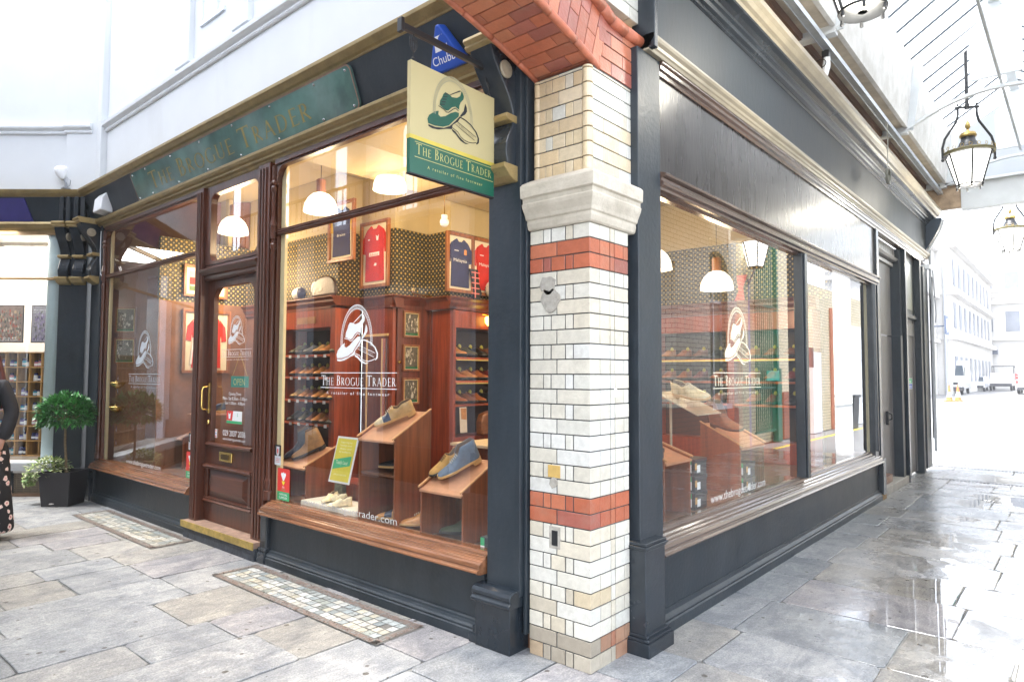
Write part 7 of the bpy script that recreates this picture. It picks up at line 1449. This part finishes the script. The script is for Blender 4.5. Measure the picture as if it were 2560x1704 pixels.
def fr_(s, z): return [plc+pu*(a*s)+pw*(b*s)+Z*z for a, b in ((-1, -1), (1, -1), (1, 1), (-1, 1))]
m = MB(); v = fr_(.150, 0)+fr_(.178, .385)+fr_(.162, .385)+fr_(.158, .33); m.add(v, [(3, 2, 1, 0)]+[(k*4+i, k*4+(i+1) % 4, k*4+4+(i+1) % 4, k*4+4+i) for k in range(3) for i in range(4)]); m.build('planter_body', M('planter_black', (.022, .023, .026), .5, .15, 10, .1), pt, bev=.006)
m = MB(); m.add(fr_(.158, .335), [(0, 1, 2, 3)]); m.build('soil', M('soil', (.12, .08, .055), .9, .4, 40, .8), pt)
c0 = plc-pw*.152+pu*-.03+Z*.035; m = MB(); m.add([c0+pu*.03*cos(a)+Z*.009*sin(a)-pw*.003 for a in [i*pi/8 for i in range(16)]], [tuple(range(16))]); m.build('maker_badge', M('nickel', (.6, .6, .6), .25, .1, metal=1), pt)
bt = thing('bay_tree', 'clipped ball-headed bay tree standing in the black planter', 'tree', tuple(plc+Z*.33)); tc = plc+Vector((-.02, -.0, 1.02))
m = MB(); m.tube([plc+Vector((.0, .02, .33)), plc+Vector((.012, .01, .50)), plc+Vector((-.01, .0, .7)), plc+Vector((-.015, 0, .9))], [.016, .014, .013, .012], 8)
for i in range(16):
    a = i*2.4; e = rnd.uniform(-.1, 1.2); d = Vector((cos(a)*cos(e), sin(a)*cos(e), sin(e))); m.tube([plc+Vector((-.015, 0, .85)), tc+d*.12+Vector((0, 0, -.05)), tc+Vector((d.x*.27, d.y*.27, d.z*.2))], [.007, .005, .003], 5)
m.build('trunk', M('bay_bark', (.20, .15, .09), .8, .3, 30, .4), bt)
m = MB(); greens = [(.07, .26, .07), (.09, .33, .09), (.05, .19, .05), (.13, .40, .12), (.04, .13, .045)]
for i in range(2100):
    d = Vector((rnd.gauss(0, 1), rnd.gauss(0, 1), rnd.gauss(0, 1)))
    d.normalize()
    if d.z < -.55: continue
    rr_ = rnd.uniform(.55, 1.0)**.6*(1+.10*sin(d.x*7+1)*cos(d.y*6)); p = tc+Vector((d.x*.265*rr_, d.y*.265*rr_, d.z*.215*rr_))
    dd = (d*.9+Vector((rnd.gauss(0, .5), rnd.gauss(0, .5), rnd.gauss(0, .4)+.1)))
    leaf(m, p, dd, Z, rnd.uniform(.07, .098), rnd.uniform(.028, .038), 0, jit(rnd.choice(greens), .2))
m.build('crown', leafm, bt)
iv = thing('trailing_ivy', 'pale variegated ivy spilling over the front left edge of the planter', 'plant', tuple(plc+Z*.36)); m = MB(); ic = plc+Vector((-.10, -.13, .42))
for i in range(620):
    d = Vector((rnd.gauss(0, 1), rnd.gauss(0, 1), rnd.gauss(0, .9))).normalized(); rr_ = rnd.uniform(.3, 1)**.5
    p = ic+Vector((d.x*.21, d.y*.21, d.z*.12))*rr_
    if d.z < -.1 and rnd.random() < .6: p = ic+Vector((-.10-.12*rnd.random(), -.12*rnd.random()-.08, -.05-rnd.random()*.14))
    c = rnd.choice([(.20, .32, .08), (.32, .42, .14), (.55, .60, .30), (.12, .22, .06), (.62, .66, .42)])
    leaf(m, p, d+Vector((rnd.gauss(0, .6), rnd.gauss(0, .6), rnd.gauss(0, .3)-.1)), Z, rnd.uniform(.03, .05), rnd.uniform(.024, .036), 0, jit(c, .15))
m.build('foliage', ivym, iv)
m = MB()
for i in range(9): a = i*.8; m.tube([plc+Vector((-.06, -.06, .34)), ic+Vector((cos(a)*.1, sin(a)*.1, .06)), ic+Vector((cos(a)*.2, sin(a)*.2, -.02))], .003, 4)
m.build('stems', M('ivy_stem', (.15, .18, .06), .8), iv)
# ------------------------------------------------------------------ passer-by at the left edge
def skin(name, joints, edges, mat, parent, sub=2, root=0):
    me = bpy.data.meshes.new(name); o0 = Vector(ORG[parent.name]) if parent is not None else Vector((0, 0, 0))
    me.from_pydata([tuple(Vector(j[0])-o0) for j in joints], edges, []); o = bpy.data.objects.new(name, me); col.objects.link(o)
    if parent is not None: o.parent = parent
    sm = o.modifiers.new('skin', 'SKIN'); 
    lay = me.skin_vertices[0] if len(me.skin_vertices) else None
    if lay is None:
        bm = bmesh.new(); bm.from_mesh(me); bm.verts.layers.skin.verify(); bm.to_mesh(me); bm.free(); lay = me.skin_vertices[0]
    for i, j in enumerate(joints):
        r = j[1]; lay.data[i].radius = r if isinstance(r, tuple) else (r, r); lay.data[i].use_root = (i == root)
    sm.use_smooth_shade = True
    s = o.modifiers.new('sub', 'SUBSURF'); s.levels = sub; s.render_levels = sub
    me.materials.append(mat); return o
pp = Vector((-5.67, -1.37, 0)); pr_ = Vector((.759, .651, 0)); pf = Vector((.651, -.759, 0))   # pr_: towards picture right, pf: towards the viewer
J = lambda a, b, z: tuple(pp+pr_*a+pf*b+Z*z)
per = thing('person', 'person in a black jacket and dark trousers printed with pink and white flowers', 'person', tuple(pp))
skinm = M('skin', (.50, .27, .19), .5, .06, 20); jac = M('black_jacket', (.012, .012, .016), .7, .3, 20, .3, 60); hairm = M('dark_red_hair', (.09, .018, .02), .35, .4, 60, .4, 90, stretch=(1, 1, .1))
# body: one continuous surface, pelvis first
body = [(J(0, 0, .98), (.13, .10)), (J(0, 0, 1.15), (.115, .09)), (J(0, 0, 1.33), (.14, .09)), (J(0, 0, 1.43), (.08, .06)), (J(0, 0, 1.50), .045), (J(0, .0, 1.58), (.075, .085)), (J(0, .0, 1.67), (.07, .08)),
        (J(-.17, 0, 1.38), .05), (J(-.22, 0, 1.12), .038), (J(-.20, .06, .88), .028), (J(.17, 0, 1.38), .05), (J(.235, -.02, 1.12), .038), (J(.215, .06, .88), .027), (J(.205, .07, .80), (.026, .018)),
        (J(-.09, 0, .85), .085), (J(-.10, 0, .48), .055), (J(-.10, 0, .09), .036), (J(-.11, .12, .04), .03), (J(.09, 0, .85), .085), (J(.10, .02, .48), .055), (J(.10, 0, .09), .036), (J(.11, .12, .04), .03)]
skin('body', body, [(0, 1), (1, 2), (2, 3), (3, 4), (4, 5), (5, 6), (2, 7), (7, 8), (8, 9), (2, 10), (10, 11), (11, 12), (12, 13), (0, 14), (14, 15), (15, 16), (16, 17), (0, 18), (18, 19), (19, 20), (20, 21)], skinm, per)
for k_, (dx, l_, cu) in enumerate(((-.020, .070, .010), (-.007, .080, .012), (.007, .076, .014), (.019, .062, .016))):
    a = (.205+dx*.8, .075, .79)
    skin('finger', [(J(a[0], .072+dx*.2, .80), .010), (J(a[0]+dx*.3, .08, .80-l_*.45), .0085), (J(a[0]+dx*.3-cu*.5, .08+cu*.3, .80-l_*.75), .0075), (J(a[0]+dx*.2-cu, .08+cu*.2, .80-l_), .006)], [(0, 1), (1, 2), (2, 3)], skinm, per, 1)
skin('thumb', [(J(.19, .09, .83), .012), (J(.172, .10, .80), .0095), (J(.165, .10, .765), .008)], [(0, 1), (1, 2)], skinm, per, 1)
skin('jacket', [(J(0, 0, 1.0), (.165, .125)), (J(0, 0, 1.15), (.145, .115)), (J(0, 0, 1.32), (.165, .115)), (J(0, 0, 1.42), (.10, .08)), (J(.17, 0, 1.385), .066), (J(.245, -.02, 1.14), .062), (J(.235, .03, .98), .06), (J(.218, .055, .885), .052), (J(-.17, 0, 1.385), .066), (J(-.245, -.02, 1.14), .062), (J(-.218, .055, .89), .052), (J(0, 0, .90), (.17, .13))], [(0, 1), (1, 2), (2, 3), (2, 4), (4, 5), (5, 6), (6, 7), (2, 8), (8, 9), (9, 10), (0, 11)], jac, per)
trm = bpy.data.materials.new('floral_cloth'); trm.use_nodes = True; t = trm.node_tree; b_ = t.nodes["Principled BSDF"]; L = t.links
g = t.nodes.new("ShaderNodeNewGeometry"); v = t.nodes.new("ShaderNodeTexVoronoi"); v.inputs['Scale'].default_value = 13; L.new(g.outputs['Position'], v.inputs['Vector'])
nz = t.nodes.new("ShaderNodeTexNoise"); nz.inputs['Scale'].default_value = 55; L.new(g.outputs['Position'], nz.inputs['Vector']); am = t.nodes.new("ShaderNodeMath"); am.operation = 'MULTIPLY_ADD'; am.inputs[1].default_value = .35; L.new(nz.outputs[0], am.inputs[0]); L.new(v.outputs['Distance'], am.inputs[2])
rp = t.nodes.new("ShaderNodeValToRGB"); L.new(am.outputs[0], rp.inputs[0]); e = rp.color_ramp.elements; e[0].position = .22; e[0].color = (.35, .06, .07, 1); e[1].position = .27; e[1].color = (.75, .38, .36, 1)
for p_, c in ((.36, (.85, .68, .62)), (.47, (.80, .62, .58)), (.50, (.012, .012, .014))): q = e.new(p_); q.color = (*c, 1)
L.new(rp.outputs[0], b_.inputs['Base Color']); b_.inputs['Roughness'].default_value = .8
skin('trousers', [(J(0, 0, .98), (.155, .12)), (J(-.095, 0, .78), .105), (J(-.105, 0, .45), .10), (J(-.11, 0, .10), .115), (J(.10, 0, .78), .13), (J(.12, 0, .45), .135), (J(.14, 0, .10), .155), (J(.14, 0, .05), .155), (J(-.11, 0, .05), .115)], [(0, 1), (1, 2), (2, 3), (0, 4), (4, 5), (5, 6), (6, 7), (3, 8)], trm, per)
skin('hair', [(J(0, -.01, 1.70), (.085, .09)), (J(.01, -.05, 1.60), (.095, .075)), (J(.05, -.07, 1.46), (.095, .055)), (J(.09, -.07, 1.30), (.08, .045)), (J(.11, -.06, 1.16), (.05, .03))], [(0, 1), (1, 2), (2, 3), (3, 4)], hairm, per)
fc = MB(); 
for s in (-1, 1): fc.ball(*(pp+pr_*(s*.028)+pf*.082+Z*1.615), .011, n=8)
fc.tube([pp+pf*.085+Z*1.61, pp+pf*.105+Z*1.575, pp+pf*.088+Z*1.57], .009, 6); fc.tube([pp+pr_*-.022+pf*.084+Z*1.545, pp+pf*.09+Z*1.543, pp+pr_*.022+pf*.084+Z*1.545], .006, 6); fc.build('face', skinm, per)

# ------------------------------------------------------------------ thin haze volume, fades far things towards white
hz = MB(); hz.box(-91, 91, -31, 131, -1.1, 21); hz = hz.build('haze', [bpy.data.materials.new('haze_air')]); hz['kind'] = 'stuff'
hm = hz.data.materials[0]; hm.use_nodes = True; t = hm.node_tree; t.nodes.clear(); o_ = t.nodes.new("ShaderNodeOutputMaterial"); v_ = t.nodes.new("ShaderNodeVolumePrincipled")
v_.inputs['Color'].default_value = (.93, .96, 1, 1); v_.inputs['Density'].default_value = .0009; v_.inputs['Anisotropy'].default_value = .2
t.links.new(v_.outputs[0], o_.inputs['Volume'])
C.cycles.volume_bounces = 1
